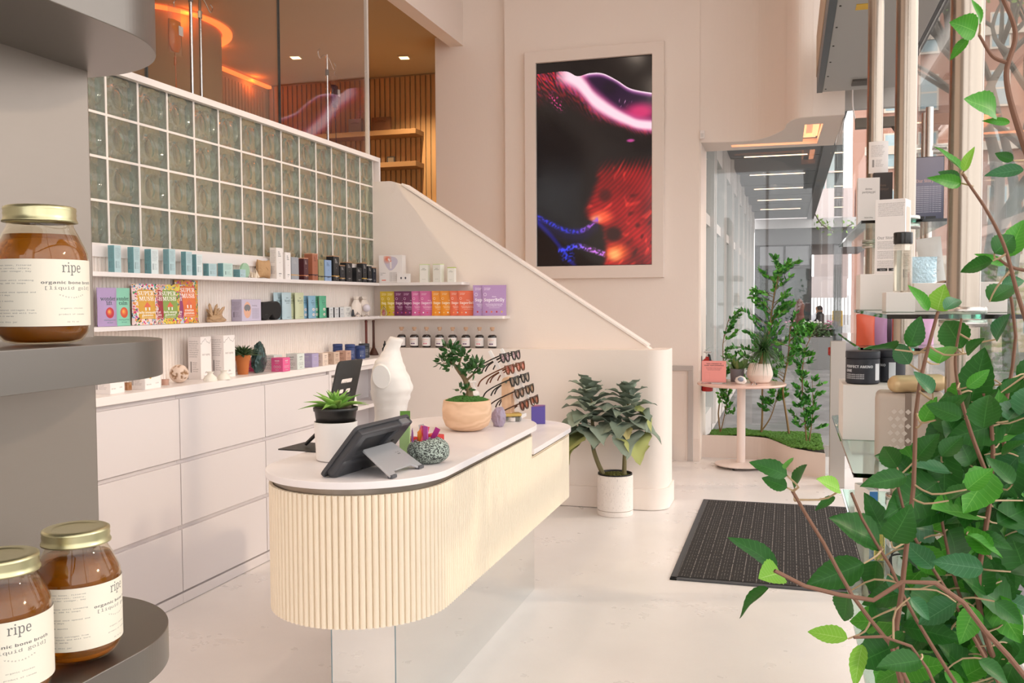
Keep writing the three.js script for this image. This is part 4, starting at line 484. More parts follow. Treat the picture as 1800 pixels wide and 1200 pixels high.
// worktop goods
{
  const ph = (sd) => cv(128, 128, (g, w, h) => { g.fillStyle = '#f2ebe8'; g.fillRect(0, 0, w, h); g.fillStyle = '#7b4d20'; g.beginPath(); g.ellipse(58, 40, 20, 28, 0.4, 0, 7); g.fill(); g.fillStyle = '#d8a436'; g.beginPath(); g.ellipse(44, 58, 13, 18, 0.2, 0, 7); g.fill(); if (sd) { g.fillStyle = '#4f8a3a'; g.fillRect(6, 16, 24, 14); } g.fillStyle = '#8a8380'; g.font = '9px sans-serif'; g.fillText('bath salts', 10, 108); g.fillText('crystal', 84, 104); });
  for (const [z, w, d, h, x, lb, s] of [[-3.365, .09, .09, .118, -2.868, 'white carton with green photo peeping out below the steel shelf', 1], [-3.592, .112, .088, .116, -2.858, 'white carton with amber photo behind the steel shelf end', 0]]) { const t = carton('photo_carton', lb, w, h, d, 0xeee7e4, [x, YC, z], H2, { sk: 'lines', tc: 0x888080 }); part(t, 'printed_front', mv(planePrint(w * 0.96, h * 0.96), 0, h / 2, d / 2 + 0.0007), M(0xffffff, 0.5, { map: ph(s) })); }
  const gl = (lb, z, x, r, h, c) => { const t = thing('glass_vial', lb, 'glass', [x, YC, z]); part(t, 'glass', lathe([[0, 0], [r, 0], [r, h], [r - 0.0025, h], [r - 0.0025, 0.006], [0, 0.006]], 24), GLASS); part(t, 'content', lathe([[0, 0.007], [r - 0.004, 0.007], [r - 0.004, h * 0.42], [0, h * 0.42]], 24), M(c, 0.3, { transmission: 0.6, thickness: 0.03, attenuationColor: new THREE.Color(c), attenuationDistance: 0.05 })); };
  gl('clear glass vial with amber bottom between the two photo cartons', -3.445, -2.83, 0.019, 0.1, 0xc98a3a); gl('faceted pinkish glass tumbler before the carved ball', -3.70, -2.83, 0.021, 0.083, 0xe8c2ae);
  // carved ball
  { const g = new THREE.IcosahedronGeometry(0.046, 5), p = g.attributes.position, col = []; for (let i = 0; i < p.count; i++) { const v = V(p.getX(i), p.getY(i), p.getZ(i)).normalize(); const n = noise3.noise(v.x * 2.6 + 3, v.y * 2.6, v.z * 2.6) + 0.5 * noise3.noise(v.x * 6, v.y * 6 + 4, v.z * 6); const k = n > 0.22 ? 1 - Math.min(0.16, (n - 0.22) * 1.6) : 1; p.setXYZ(i, v.x * 0.046 * k, v.y * 0.046 * k, v.z * 0.046 * k); n > 0.25 ? col.push(0.33, 0.17, 0.07) : col.push(0.8, 0.62, 0.5); } g.setAttribute('color', new THREE.Float32BufferAttribute(col, 3)); g.computeVertexNormals(); single('carved_ball', 'blush ball with brown hollows on the worktop', 'ornament', mv(g, 0, 0.0458, 0), M(0xffffff, 0.4, { vertexColors: true }), [-2.89, YC, -3.885]); }
  // two tall cartons with wavy line
  const wv = cv(128, 256, (g, w, h) => { g.fillStyle = '#efe7e3'; g.fillRect(0, 0, w, h); g.strokeStyle = '#5a5150'; g.lineWidth = 1.6; g.beginPath(); for (let x = 0; x <= w; x += 4) { const y = 26 + 12 * Math.sin(x * 0.07 + 1) + 4 * Math.sin(x * 0.19); x ? g.lineTo(x, y) : g.moveTo(x, y); } g.stroke(); g.fillStyle = '#7d7271'; g.font = '14px serif'; g.fillText('Bath Cupping', 18, 112); g.font = 'bold 16px sans-serif'; g.fillText('ufo', 50, 222); g.font = '8px sans-serif'; g.fillText('body cupping set', 30, 240); });
  [[-4.123, -2.938, .093, .075, .22, 'left tall white carton with a thin wavy line'], [-4.251, -2.885, .105, .078, .224, 'right tall white carton with a thin wavy line, by the terracotta pot']].forEach(([z, x, w, d, h, lb]) => { const t = carton('cupping_carton', lb, w, h, d, 0xeae1dd, [x, YC, z], H2, { sk: 'lines', tc: 0x777070, group: 'tall wavy line cartons' }); part(t, 'printed_front', mv(planePrint(w * 0.985, h * 0.985), 0, h / 2, d / 2 + 0.0007), M(0xffffff, 0.5, { map: wv })); });
  [[-4.02, -2.805, 'left milky silicone suction cup before the tall cartons'], [-4.115, -2.79, 'right milky silicone suction cup before the tall cartons']].forEach(([z, x, lb]) => single('suction_cup', lb, 'cup', lathe([[0.034, 0], [0.035, 0.004], [0.03, 0.02], [0.016, 0.032], [0.012, 0.037], [0.017, 0.043], [0.019, 0.047], [0, 0.048]], 28), M(0xece6da, 0.4), [x, YC, z], 0, 'milky suction cups'));
  // terracotta pot with rosette
  const tp = thing('potted_succulent', 'spiky dark green succulent in a terracotta pot on the worktop', 'plant', [-2.885, YC, -4.435]);
  part(tp, 'pot', lathe([[0, 0], [0.028, 0], [0.037, 0.078], [0.041, 0.078], [0.043, 0.108], [0.038, 0.108], [0.036, 0.096], [0, 0.096]], 32), M(0xc0703a, 0.8)); part(tp, 'soil', mv(new THREE.CircleGeometry(0.0365, 24).rotateX(-H2), 0, 0.097, 0), SOIL);
  const lf = (l, w) => { const g = new THREE.ConeGeometry(w, l, 6, 4); g.scale(1, 1, 0.4); g.translate(0, l / 2, 0); const p = g.attributes.position; for (let i = 0; i < p.count; i++) { const k = p.getY(i) / l; p.setZ(i, p.getZ(i) + 0.25 * l * k * k); } g.computeVertexNormals(); return g; };
  for (let i = 0; i < 52; i++) { const k = i / 52, g = lf(0.07 + 0.045 * k, 0.017); g.rotateX(0.25 + 1.15 * k); g.rotateY(i * 2.4); mesh('leaf', mv(g, 0, 0.1, 0), CM(i % 3 ? 0x39502f : 0x4b5f38, 0.55), tp); }
  // dark crystal slab
  { const g = new THREE.IcosahedronGeometry(1, 5), p = g.attributes.position; for (let i = 0; i < p.count; i++) { const v = V(p.getX(i), p.getY(i), p.getZ(i)); const n = 1 + 0.16 * noise3.noise(v.x * 2, v.y * 2, v.z * 2) + 0.2 * Math.abs(noise3.noise(v.x * 9, v.y * 9, v.z * 9)); const y = Math.max(-0.93, v.y * n); p.setXYZ(i, v.x * n * (0.075 - 0.022 * y), (y + 0.93) * 0.088, v.z * n * 0.034); } const f = g.index ? g.toNonIndexed() : g; f.computeVertexNormals(); single('dark_crystal', 'upright dark green glittering crystal rock on the worktop', 'crystal', f, M(0x26423f, 0.22, { metalness: 0.15 }), [-2.87, YC, -4.575], H2 + 0.25); }
  const sq = [['rose pink carton behind the dark crystal', -2.965, -4.66, .085, .08, 0xd8437f, 0xffffff], ['pale grey mint carton behind the pink one', -2.93, -4.815, .09, .085, 0xd4dbd6, 0x99aaaa], ['bright pink square carton at the worktop edge', -2.795, -4.681, .08, .079, 0xe25a90, 0xffffff], ['pale mint square carton right of the bright pink one', -2.80, -4.853, .085, .093, 0xd9e0da, 0x8a9a92], ['lavender square carton', -2.805, -5.037, .082, .083, 0xa79cc0, 0xf0eaf6], ['cream square carton right of the lavender one', -2.80, -5.155, .07, .079, 0xe3cfc0, 0x8a7566], ['tan square carton with pale front', -2.80, -5.306, .076, .077, 0xcbb29f, 0x7d6556], ['rose tan square carton, last of the square ones', -2.81, -5.49, .075, .076, 0xc09a88, 0x6d4d40]];
  sq.forEach(([lb, x, z, w, h, c, tc], i) => { const t = carton('square_carton', lb + ' on the worktop', w, h, 0.075, c, [x, YC, z], H2, { k: 'small', sk: 'small', tc, group: 'square cartons on the worktop' }); });
  // two navy tubs and dark ones
  [[-5.69, -2.955, .033, .11, 0x2a3f74, 'navy tub behind the rose tan carton'], [-5.665, -2.85, .034, .11, 0x2a3f74, 'tall navy tub with white writing behind the desk stand'], [-5.835, -2.86, .038, .092, 0x2a3f74, 'low navy tub beside the white torso'], [-5.965, -2.89, .038, .1, 0x2b2f37, 'charcoal tub half hidden by the white torso']].forEach(([z, x, r, h, c, lb]) => { const t = thing('supplement_tub', lb, 'tub', [x, YC, z], 0.9, 'supplement tubs on the worktop'); part(t, 'tub', lathe([[0, 0], [r - 0.004, 0], [r, 0.004], [r, h - 0.024], [r - 0.002, h - 0.022]], 28), CM(c, 0.45)); part(t, 'lid', lathe([[r - 0.003, h - 0.021], [r + 0.0005, h - 0.02], [r + 0.0005, h - 0.003], [r - 0.003, h], [0, h]], 28), CM(c, 0.5)); const g = new THREE.CylinderGeometry(r + 0.0006, r + 0.0006, h * 0.55, 24, 1, true, -0.5, 1.1); part(t, 'printing', mv(g, 0, h * 0.38, 0), PM('lines', 0xe8ecf6)); });
  // dropper bottles and long-handled brushes in the corner
  [[-2.80, -6.12, 'small dark dropper bottle right of the white torso'], [-2.95, -6.03, 'white capped dark bottle in the worktop corner']].forEach(([x, z, lb], i) => { const t = thing('dropper_bottle', lb, 'bottle', [x, YC, z]); part(t, 'bottle', lathe([[0, 0], [0.019, 0], [0.02, 0.003], [0.02, 0.06], [0.012, 0.07], [0.009, 0.075], [0, 0.075]], 20), M(0x26292c, 0.15)); part(t, 'cap', lathe([[0, 0.075], [0.011, 0.075], [0.011, 0.092], [0.006, 0.094], [0.005, 0.112], [0, 0.114]], 16), i ? WHITE : BLACK); });
  [[-2.985, -6.20, 0x6b2616, 'narrow red brown wooden brush standing in the corner'], [-2.955, -6.262, 0x4a2313, 'dark wooden paddle with flared foot standing in the corner']].forEach(([x, z, c, lb], i) => { const t = thing('bath_brush', lb, 'brush', [x, YC, z], 0.6); part(t, 'handle', lathe([[0, 0.05], [0.012, 0.05], [0.009, 0.1], [0.0085, 0.24], [0.011, 0.255], [0.006, 0.262], [0, 0.262]], 14), M(c, 0.4)); part(t, 'head', lathe([[0, 0], [i ? 0.036 : 0.016, 0], [i ? 0.036 : 0.017, 0.008], [0.014, 0.052], [0, 0.055]], 20), M(c, 0.45)); });
}
// ------------------------------------------------------------------ things on the desk
const YD = 0.922;
{ // touch display dock, seen from behind
  const t = thing('touch_display', 'dark touch display seen from behind, leaning on a silver foot on the desk', 'display', [-1.346, YD, -2.469], 84 * RAD);
  const T = 50 * RAD, W = 0.32, L = 0.2, DK = M(0x3d3e42, 0.45), tilt = (g) => { g.rotateX(Math.PI / 2 - T); return g; };
  // local slab: x along the width, y up the slab, z out of the back
  const s = new THREE.Shape(); const r = 0.02; s.moveTo(r, 0); s.lineTo(W - r, 0); s.quadraticCurveTo(W, 0, W, r); s.lineTo(W, L - r); s.quadraticCurveTo(W, L, W - r, L); s.lineTo(r, L); s.quadraticCurveTo(0, L, 0, L - r); s.lineTo(0, r); s.quadraticCurveTo(0, 0, r, 0);
  part(t, 'screen_slab', tilt(mv(ext(s, 0.008, 0.002), 0, 0.004, -0.006)), DK);
  const s2 = new THREE.Shape(); s2.moveTo(0.012, 0.03); s2.lineTo(W - 0.012, 0.03); s2.lineTo(W - 0.012, L - 0.012); s2.lineTo(0.012, L - 0.012); s2.closePath(); const h = new THREE.Path(); h.moveTo(0.055, 0.085); h.lineTo(0.045, L - 0.026); h.lineTo(W - 0.075, L - 0.026); h.lineTo(W - 0.1, 0.085); h.closePath(); s2.holes.push(h);
  part(t, 'back_rim', tilt(mv(ext(s2, 0.016, 0.006), 0, 0.004, 0.002)), DK);
  part(t, 'recess_panel', tilt(bx(0.035, W - 0.06, 0.075, L - 0.015, 0.001, 0.006)), M(0x34363a, 0.4));
  part(t, 'lower_housing', tilt(mv(rb(W * 0.86, 0.075, 0.05, 0.014, 3), W * 0.47, 0.012, 0.008)), DK);
  part(t, 'top_button', tilt(bx(W - 0.078, W - 0.028, L - 0.018, L + 0.004, -0.004, 0.024, 0.004)), M(0x6c6d70, 0.4));
  part(t, 'port', tilt(mg([bx(W - 0.07, W - 0.058, L - 0.075, L - 0.069, 0.02, 0.0262), bx(0.085, 0.096, 0.07, 0.074, 0.055, 0.0588)])), BLACK);
  // foot: bent sheet from the back down to the desk, notched lower edge
  const f = new THREE.Shape(); f.moveTo(0.06, 0.0); f.lineTo(0.09, 0.0); f.lineTo(0.105, 0.018); f.lineTo(0.215, 0.018); f.lineTo(0.23, 0.0); f.lineTo(0.262, 0.0); f.lineTo(0.25, 0.115); f.quadraticCurveTo(0.25, 0.125, 0.24, 0.125); f.lineTo(0.082, 0.125); f.quadraticCurveTo(0.072, 0.125, 0.072, 0.115); f.closePath();
  const fg = ext(f, 0.004, 0.001); fg.rotateX(-0.97); part(t, 'foot', mv(fg, 0, 0.004, 0.205), M(0xb9bbbf, 0.4, { metalness: 0.5 }));
  for (const x of [0.06, 0.231]) part(t, 'rubber_tip', bx(x, x + 0.03, 0, 0.01, 0.196, 0.214, 0.003), M(0x55565a, 0.7));
  const lg = cv(128, 64, (g, w, hh) => { g.fillStyle = '#000'; g.fillRect(0, 0, w, hh); g.fillStyle = '#fff'; [8, 16, 24, 16, 8, 16, 24, 16, 8].forEach((k, i) => g.fillRect(20 + i * 10, 30 - k / 1.6, 3, k / 1.6)); g.font = 'bold 22px sans-serif'; g.textAlign = 'center'; g.fillText('cisco', 64, 56); }); lg.colorSpace = THREE.NoColorSpace;
  const pg = planePrint(0.04, 0.02); pg.rotateX(-0.97); part(t, 'printing', mv(pg, 0.165, 0.062, 0.1725), new THREE.MeshStandardMaterial({ color: 0x4a4b4e, alphaMap: lg, transparent: true }));
}
{ // aloe-like succulent in a black nursery pot set in a white planter
  const t = thing('succulent_planter', 'bright green succulent in a black pot inside a white planter', 'plant', [-1.452, YD, -2.775]);
  part(t, 'white_planter', lathe([[0, 0], [0.062, 0], [0.066, 0.004], [0.072, 0.128], [0.069, 0.13], [0.066, 0.12], [0, 0.12]], 40), M(0xe9e5e2, 0.5));
  part(t, 'nursery_pot', lathe([[0, 0.123], [0.064, 0.123], [0.070, 0.165], [0.0735, 0.165], [0.0745, 0.176], [0.069, 0.176], [0.067, 0.168], [0, 0.168]], 40), M(0x1b1a1a, 0.4));
  part(t, 'soil', mv(new THREE.CircleGeometry(0.067, 24).rotateX(-H2), 0, 0.169, 0), SOIL);
  const LM = [M(0x7fae4a, 0.45), M(0x93bd58, 0.45), M(0x6a9a3f, 0.45)];
  const lf = (l, w, b) => { const g = new THREE.SphereGeometry(1, 10, 12); const p = g.attributes.position; for (let i = 0; i < p.count; i++) { const k = (p.getY(i) + 1) / 2, wd = Math.pow(Math.sin(Math.PI * Math.min(1, 0.12 + k * 0.88)), 0.8) * (1.1 - 0.75 * k); const x = p.getX(i) * w * (0.5 + wd), z = p.getZ(i) * w * 0.35 * (1 - 0.7 * k) - 0.3 * x * x / w; p.setXYZ(i, x * (1 - k * 0.85), k * l, z + b * l * k * k); } g.computeVertexNormals(); return g; };
  for (let i = 0; i < 24; i++) { const k = i / 24, g = lf(0.055 + 0.055 * k, 0.017, 0.1 + 0.4 * k); g.rotateX(0.1 + 1.1 * k); g.rotateY(i * 2.399); mesh('leaf', mv(g, Math.sin(i * 2.399) * 0.012 * k, 0.17 + 0.006 * (1 - k), Math.cos(i * 2.399) * 0.012 * k), LM[i % 3], t); }
}
{ // black slotted easel
  const t = thing('slotted_easel', 'black metal easel with rounded top and slots, behind the succulent', 'easel', [-1.575, YD, -2.885], 86 * RAD);
  const K = M(0x2c2b2b, 0.42), s = new THREE.Shape(), w = 0.165, h = 0.325, r = 0.022; s.moveTo(0, 0); s.lineTo(w, 0); s.lineTo(w, h - r * 0.3); s.quadraticCurveTo(w, h, w - r * 0.3, h); s.lineTo(r, h); s.quadraticCurveTo(0, h, 0, h - r); s.closePath();
  const slot = (y, x0, x1) => { const p = new THREE.Path(); p.moveTo(x0, y - 0.009); p.lineTo(x0, y - 0.0); p.quadraticCurveTo(x0, y + 0.009, x0 + 0.009, y + 0.009); p.lineTo(x1 - 0.009, y + 0.009); p.quadraticCurveTo(x1, y + 0.009, x1, y); p.quadraticCurveTo(x1, y - 0.009, x1 - 0.009, y - 0.009); p.closePath(); s.holes.push(p); };
  slot(0.25, 0.045, 0.128); slot(0.212, 0.045, 0.082); slot(0.212, 0.088, 0.128); slot(0.172, 0.045, 0.128);
  const g = ext(s, 0.004, 0.001); g.rotateX(0.245); part(t, 'upright_plate', mv(g, 0, 0.006, 0), K);
  const b = new THREE.Shape(); b.moveTo(0.0, -0.02); b.lineTo(w, -0.02); b.lineTo(w, 0.17); b.lineTo(-0.0, 0.17); b.closePath(); const bg = ext(b, 0.003, 0.001); bg.rotateX(-H2); part(t, 'base_plate', mv(bg, 0, 0.001, 0.0), K);
  part(t, 'hinge', mv(new THREE.CylinderGeometry(0.011, 0.011, 0.13, 14).rotateZ(H2), w / 2, 0.016, -0.004), K); part(t, 'back_strut', rod([w / 2, 0.012, -0.11], [w / 2, 0.13, 0.025], 0.007), K);
}
{ // plaster torso
  const t = thing('plaster_torso', 'white rough plaster female torso facing right on the desk', 'sculpture', [-1.425, YD, -3.16], 0.22);
  const prof = [[0, -.088, .075, .085], [0.02, -.086, .072, .083], [0.06, -.066, .06, .07], [0.1, -.058, .056, .064], [0.14, -.06, .062, .07], [0.175, -.066, .074, .08], [0.205, -.07, .084, .088], [0.24, -.07, .072, .092], [0.275, -.064, .055, .09], [0.305, -.054, .044, .078], [0.33, -.036, .038, .052], [0.35, -.024, .036, .036], [0.37, -.014, .042, .032], [0.385, -.004, .05, .031], [0.392, 0.002, .052, .029]];
  const ns = 48, nr = 60, at = (y) => { let i = 0; while (i < prof.length - 2 && prof[i + 1][0] < y) i++; const a = prof[i], b = prof[i + 1], k = Math.min(1, Math.max(0, (y - a[0]) / (b[0] - a[0]))), q = k * k * (3 - 2 * k); return [0, 1, 2, 3].map(j => a[j] + (b[j] - a[j]) * (j ? q : k)); };
  const pos = [], idx = []; for (let j = 0; j <= nr; j++) { const y = 0.392 * j / nr, [, xl, xr, hz] = at(y); for (let i = 0; i < ns; i++) { const a = i / ns * Math.PI * 2, cx = (xl + xr) / 2, hx = (xr - xl) / 2; let x = cx + hx * Math.sign(Math.cos(a)) * Math.pow(Math.abs(Math.cos(a)), 0.85), z = hz * Math.sign(Math.sin(a)) * Math.pow(Math.abs(Math.sin(a)), 0.85); const cleave = Math.exp(-Math.pow(z / 0.014, 2)) * Math.exp(-Math.pow((y - 0.205) / 0.03, 2)) * 0.014; if (Math.cos(a) > 0) x -= cleave; x -= Math.max(0, (0.055 - Math.abs(Math.abs(z) - 0.045))) * 0; const n = 0.0016 * noise3.noise(x * 70, y * 70, z * 70) + 0.0022 * noise3.noise(x * 25, y * 25, z * 25); const yy = y + (j > nr - 8 ? 0.25 * (cx - x + 0.0) * (j - nr + 8) / 8 : 0); pos.push(x + n * Math.cos(a), yy, z + n * Math.sin(a)); } }
  for (let j = 0; j < nr; j++) for (let i = 0; i < ns; i++) { const a = j * ns + i, b = j * ns + (i + 1) % ns, c = a + ns, d = b + ns; idx.push(a, c, b, b, c, d); } const top = pos.length / 3; pos.push(0.027, 0.389, 0); for (let i = 0; i < ns; i++) idx.push(nr * ns + i, top, nr * ns + (i + 1) % ns);
  const g = new THREE.BufferGeometry(); g.setAttribute('position', new THREE.Float32BufferAttribute(pos, 3)); g.setIndex(idx); g.computeVertexNormals(); const PL = M(0xe3ddd7, 0.85, { bumpMap: null }); part(t, 'torso', g, PL);
  for (const sg of [1, -1]) { const d = new THREE.CylinderGeometry(0.037, 0.043, 0.022, 30); d.rotateX(sg * H2); d.scale(0.86, 1.15, 1); d.rotateZ(0.2); part(t, 'arm_stump', mv(d, -0.014, 0.255, sg * 0.084), PL); }
}
{ // green carton and leaves behind the display
  const t = thing('green_carton', 'slim green lidded carton standing between display and stone bowl', 'carton', [-1.262, YD, -2.915], 0.35); part(t, 'body', rb(0.035, 0.1, 0.05, 0.003), M(0x8fae74, 0.6)); part(t, 'flap', mv(bx(-0.0175, 0.0175, 0, 0.05, -0.002, 0, 0), 0, 0.1, -0.02), M(0x59872f, 0.5));
  const c = thing('yellow_clip', 'tiny yellow clip beside the green carton', 'clip', [-1.215, YD, -2.80], 0.3); part(c, 'clip', ext((() => { const s = new THREE.Shape(); s.moveTo(-0.006, 0); s.lineTo(0.006, 0); s.quadraticCurveTo(0.007, 0.012, 0, 0.02); s.quadraticCurveTo(-0.007, 0.012, -0.006, 0); return s; })(), 0.004), M(0xd9b03a, 0.5));
  // red boxes
  single('red_box', 'small shiny red box behind the stone bowl', 'box', rb(0.06, 0.045, 0.05, 0.003), M(0xc92a22, 0.35), [-1.235, YD, -3.115], -0.35);
  single('red_box', 'second red box, partly hidden behind the sachets', 'box', rb(0.05, 0.04, 0.045, 0.003), M(0xb8251f, 0.35), [-1.31, YD, -3.06], -0.1);
}
{ // granite bowl with stick sachets
  const gran = noiseTex(256, 40, 2, 77, (n) => { const k = n < 0.38 ? 40 : n < 0.5 ? 105 : n < 0.62 ? 150 : 205; return [k * 0.93, k, k * 0.95]; }, true);
  const t = thing('stone_bowl', 'speckled grey granite bowl holding stick sachets', 'bowl', [-1.128, YD, -2.80]);
  const g = new THREE.SphereGeometry(1, 48, 32), p = g.attributes.position; for (let i = 0; i < p.count; i++) { let x = p.getX(i), y = p.getY(i), z = p.getZ(i); const r = Math.hypot(x, z); let yy = y; if (y < -0.86) yy = -0.86; const n = 1 + 0.06 * noise3.noise(x * 1.5 + 5, y * 1.5, z * 1.5); x *= n; z *= n; const dx = x + 0.25; if (y > 0.3 && Math.hypot(dx, z) < 0.62) yy = -0.1 + 0.8 * Math.pow(Math.hypot(dx, z) / 0.62, 4); p.setXYZ(i, x * 0.071, (yy + 0.86) * 0.048, z * 0.062); } g.computeVertexNormals(); part(t, 'stone', g, M(0xffffff, 0.75, { map: clone(gran, 3, 2) }));
  const cs = [0xb83a8c, 0xd23a52, 0xe0852c, 0x8a3f8f, 0xc25cb0, 0xb9b3b0, 0xd4566b, 0xa3357d], nm = ['magenta', 'red', 'orange', 'violet', 'pink', 'silver', 'coral', 'plum'];
  cs.forEach((c, i) => { const t2 = thing('stick_sachet', `${nm[i]} stick sachet poking out of the granite bowl`, 'sachet', [-1.15 - 0.012 * (i % 4) + 0.012, YD + 0.045, -2.80 + 0.014 * ((i * 3) % 5 - 2)], i * 0.7, 'stick sachets in the granite bowl'); const b = new THREE.BoxGeometry(0.018, 0.072, 0.005, 1, 6, 1); { const q = b.attributes.position; for (let k = 0; k < q.count; k++) q.setZ(k, q.getZ(k) * (1 - 0.8 * Math.pow(Math.abs(q.getY(k)) / 0.036, 4))); } b.translate(0, 0.036, 0); const grp = t2; const m1 = part(grp, 'sachet_body', b, M(c, 0.35)); const se = bx(-0.009, 0.009, 0.0722, 0.078, -0.0005, 0.0005); const m2 = part(grp, 'crimped_end', se, M(c, 0.45)); for (const m of [m1, m2]) { m.geometry.rotateZ([-0.5, -0.35, 0.55, -0.7, 0.12, -0.2, 0.3, -0.1][i]); m.geometry.rotateX([0.2, -0.2, 0.3, 0.1, -0.15, 0.25, 0, -0.3][i]); } });
}
const woodTex = noiseTex(512, 3, 4, 55, (n, u, v) => { const k = Math.sin((v * 9 + n * 4.2) * 6.28) * 0.5 + 0.5; return [238 - k * 14, 200 - k * 17, 166 - k * 19]; }, true);
const leafGeo = (l, w, fold = 0.25, bend = 0.3, n = 6) => { // flat leaf with midrib fold, grows along +y, face +z
  const pos = [], idx = [], uv = []; for (let i = 0; i <= n; i++) { const k = i / n, hw = w * Math.pow(Math.sin(Math.PI * Math.pow(k, 0.8)), 0.9) * 0.5; const zc = bend * l * k * k; for (const s of [-1, 0, 1]) { pos.push(s * hw, k * l, zc + Math.abs(s) * hw * fold); uv.push(s * 0.5 + 0.5, k); } } for (let i = 0; i < n; i++) for (const s of [0, 1]) { const a = i * 3 + s; idx.push(a, a + 1, a + 3, a + 1, a + 4, a + 3); } const g = new THREE.BufferGeometry(); g.setAttribute('position', new THREE.Float32BufferAttribute(pos, 3)); g.setAttribute('uv', new THREE.Float32BufferAttribute(uv, 2)); g.setIndex(idx); g.computeVertexNormals(); return g; };
const LEAF = (c, r = 0.45) => M(c, r, { side: THREE.DoubleSide });
function place(g, p, dir, roll = 0) { const q = g.clone(), d = dir.clone().normalize(), m = new THREE.Matrix4(); let side = new THREE.Vector3().crossVectors(d, V(0.3, 1, 0.2)).normalize(); side.applyAxisAngle(d, roll); const nz = new THREE.Vector3().crossVectors(side, d); m.makeBasis(side, d, nz); m.setPosition(p); q.applyMatrix4(m); return q; }
function mossGeo(outline, y, n, size, hump = 0) { // tufts spread over an area: outline(u,v)->[x,z] or null
  const L = []; for (let i = 0; i < n; i++) { const q = outline(rnd(), rnd()); if (!q) continue; const g = new THREE.IcosahedronGeometry(size * rr(0.6, 1.3), 0); g.scale(1, rr(0.5, 0.9), 1); g.rotateY(rnd() * 6); g.translate(q[0], y + (q[2] || 0) * hump + size * 0.2 * rnd(), q[1]); L.push(g); } return mg(L); }
{ // bonsai in a wooden bowl
  const t = thing('bonsai', 'small bonsai tree with moss in a round pale wooden bowl', 'plant', [-1.262, YD, -3.555]);
  part(t, 'wooden_bowl', lathe([[0, 0], [0.05, 0], [0.062, 0.003], [0.088, 0.02], [0.1, 0.05], [0.102, 0.085], [0.097, 0.123], [0.092, 0.125], [0.09, 0.118], [0, 0.112]], 48), M(0xffffff, 0.55, { map: clone(woodTex, 1, 1) }));
  const disc = (R) => (u, v) => { const r = R * Math.sqrt(u), a = v * 6.283; return [r * Math.cos(a), r * Math.sin(a), 1 - (r / R) ** 2]; };
  stuff(part(t, 'moss', mossGeo(disc(0.091), 0.116, 700, 0.007, 0.022), M(0x3f6b27, 0.95)));
  const B = M(0x7d6a4c, 0.85); const P = [[0.005, 0.115, 0], [0.015, 0.15, 0.005], [0.0, 0.19, 0.0], [-0.012, 0.215, 0.0], [-0.035, 0.245, 0.005], [-0.055, 0.27, 0.0]];
  part(t, 'trunk', mg([taper(P, 0.017, 0.006, 16, 8), taper([[0.035, 0.112, 0.02], [0.02, 0.135, 0.01], [0.012, 0.155, 0]], 0.011, 0.009), taper([[-0.02, 0.112, 0.018], [0, 0.135, 0.01], [0.008, 0.16, 0]], 0.010, 0.008), taper([[0.03, 0.112, -0.02], [0.012, 0.15, 0]], 0.011, 0.008), taper([[-0.005, 0.2, 0], [0.03, 0.23, 0.005], [0.05, 0.245, 0.01]], 0.006, 0.003), taper([[-0.04, 0.25, 0], [-0.075, 0.29, 0.01]], 0.005, 0.002), taper([[-0.04, 0.25, 0], [-0.02, 0.315, -0.01]], 0.005, 0.002), taper([[-0.055, 0.27, 0], [-0.1, 0.275, 0.01]], 0.004, 0.002)]), B);
  const lg = leafGeo(0.027, 0.015, 0.3, 0.2), L = []; for (const [x, y, z, r, n] of [[-0.075, 0.325, 0, 0.035, 46], [-0.095, 0.28, 0.01, 0.03, 34], [-0.03, 0.3, -0.005, 0.03, 30], [0.045, 0.262, 0.01, 0.034, 52], [0.02, 0.245, 0.01, 0.028, 34], [-0.055, 0.265, 0.02, 0.03, 26], [-0.005, 0.31, 0, 0.016, 14], [0.01, 0.17, 0.02, 0.014, 10], [-0.02, 0.165, 0.02, 0.013, 9]]) for (let i = 0; i < n; i++) { const d = V(rr(-1, 1), rr(-0.6, 1), rr(-1, 1)).normalize(); L.push(place(lg, V(x, y, z).addScaledVector(d, r * rr(0.2, 1)), d.clone().add(V(0, 0.3, 0)), rr(0, 6))); }
  stuff(part(t, 'foliage', mg(L), LEAF(0x2f5a26, 0.35)));
}
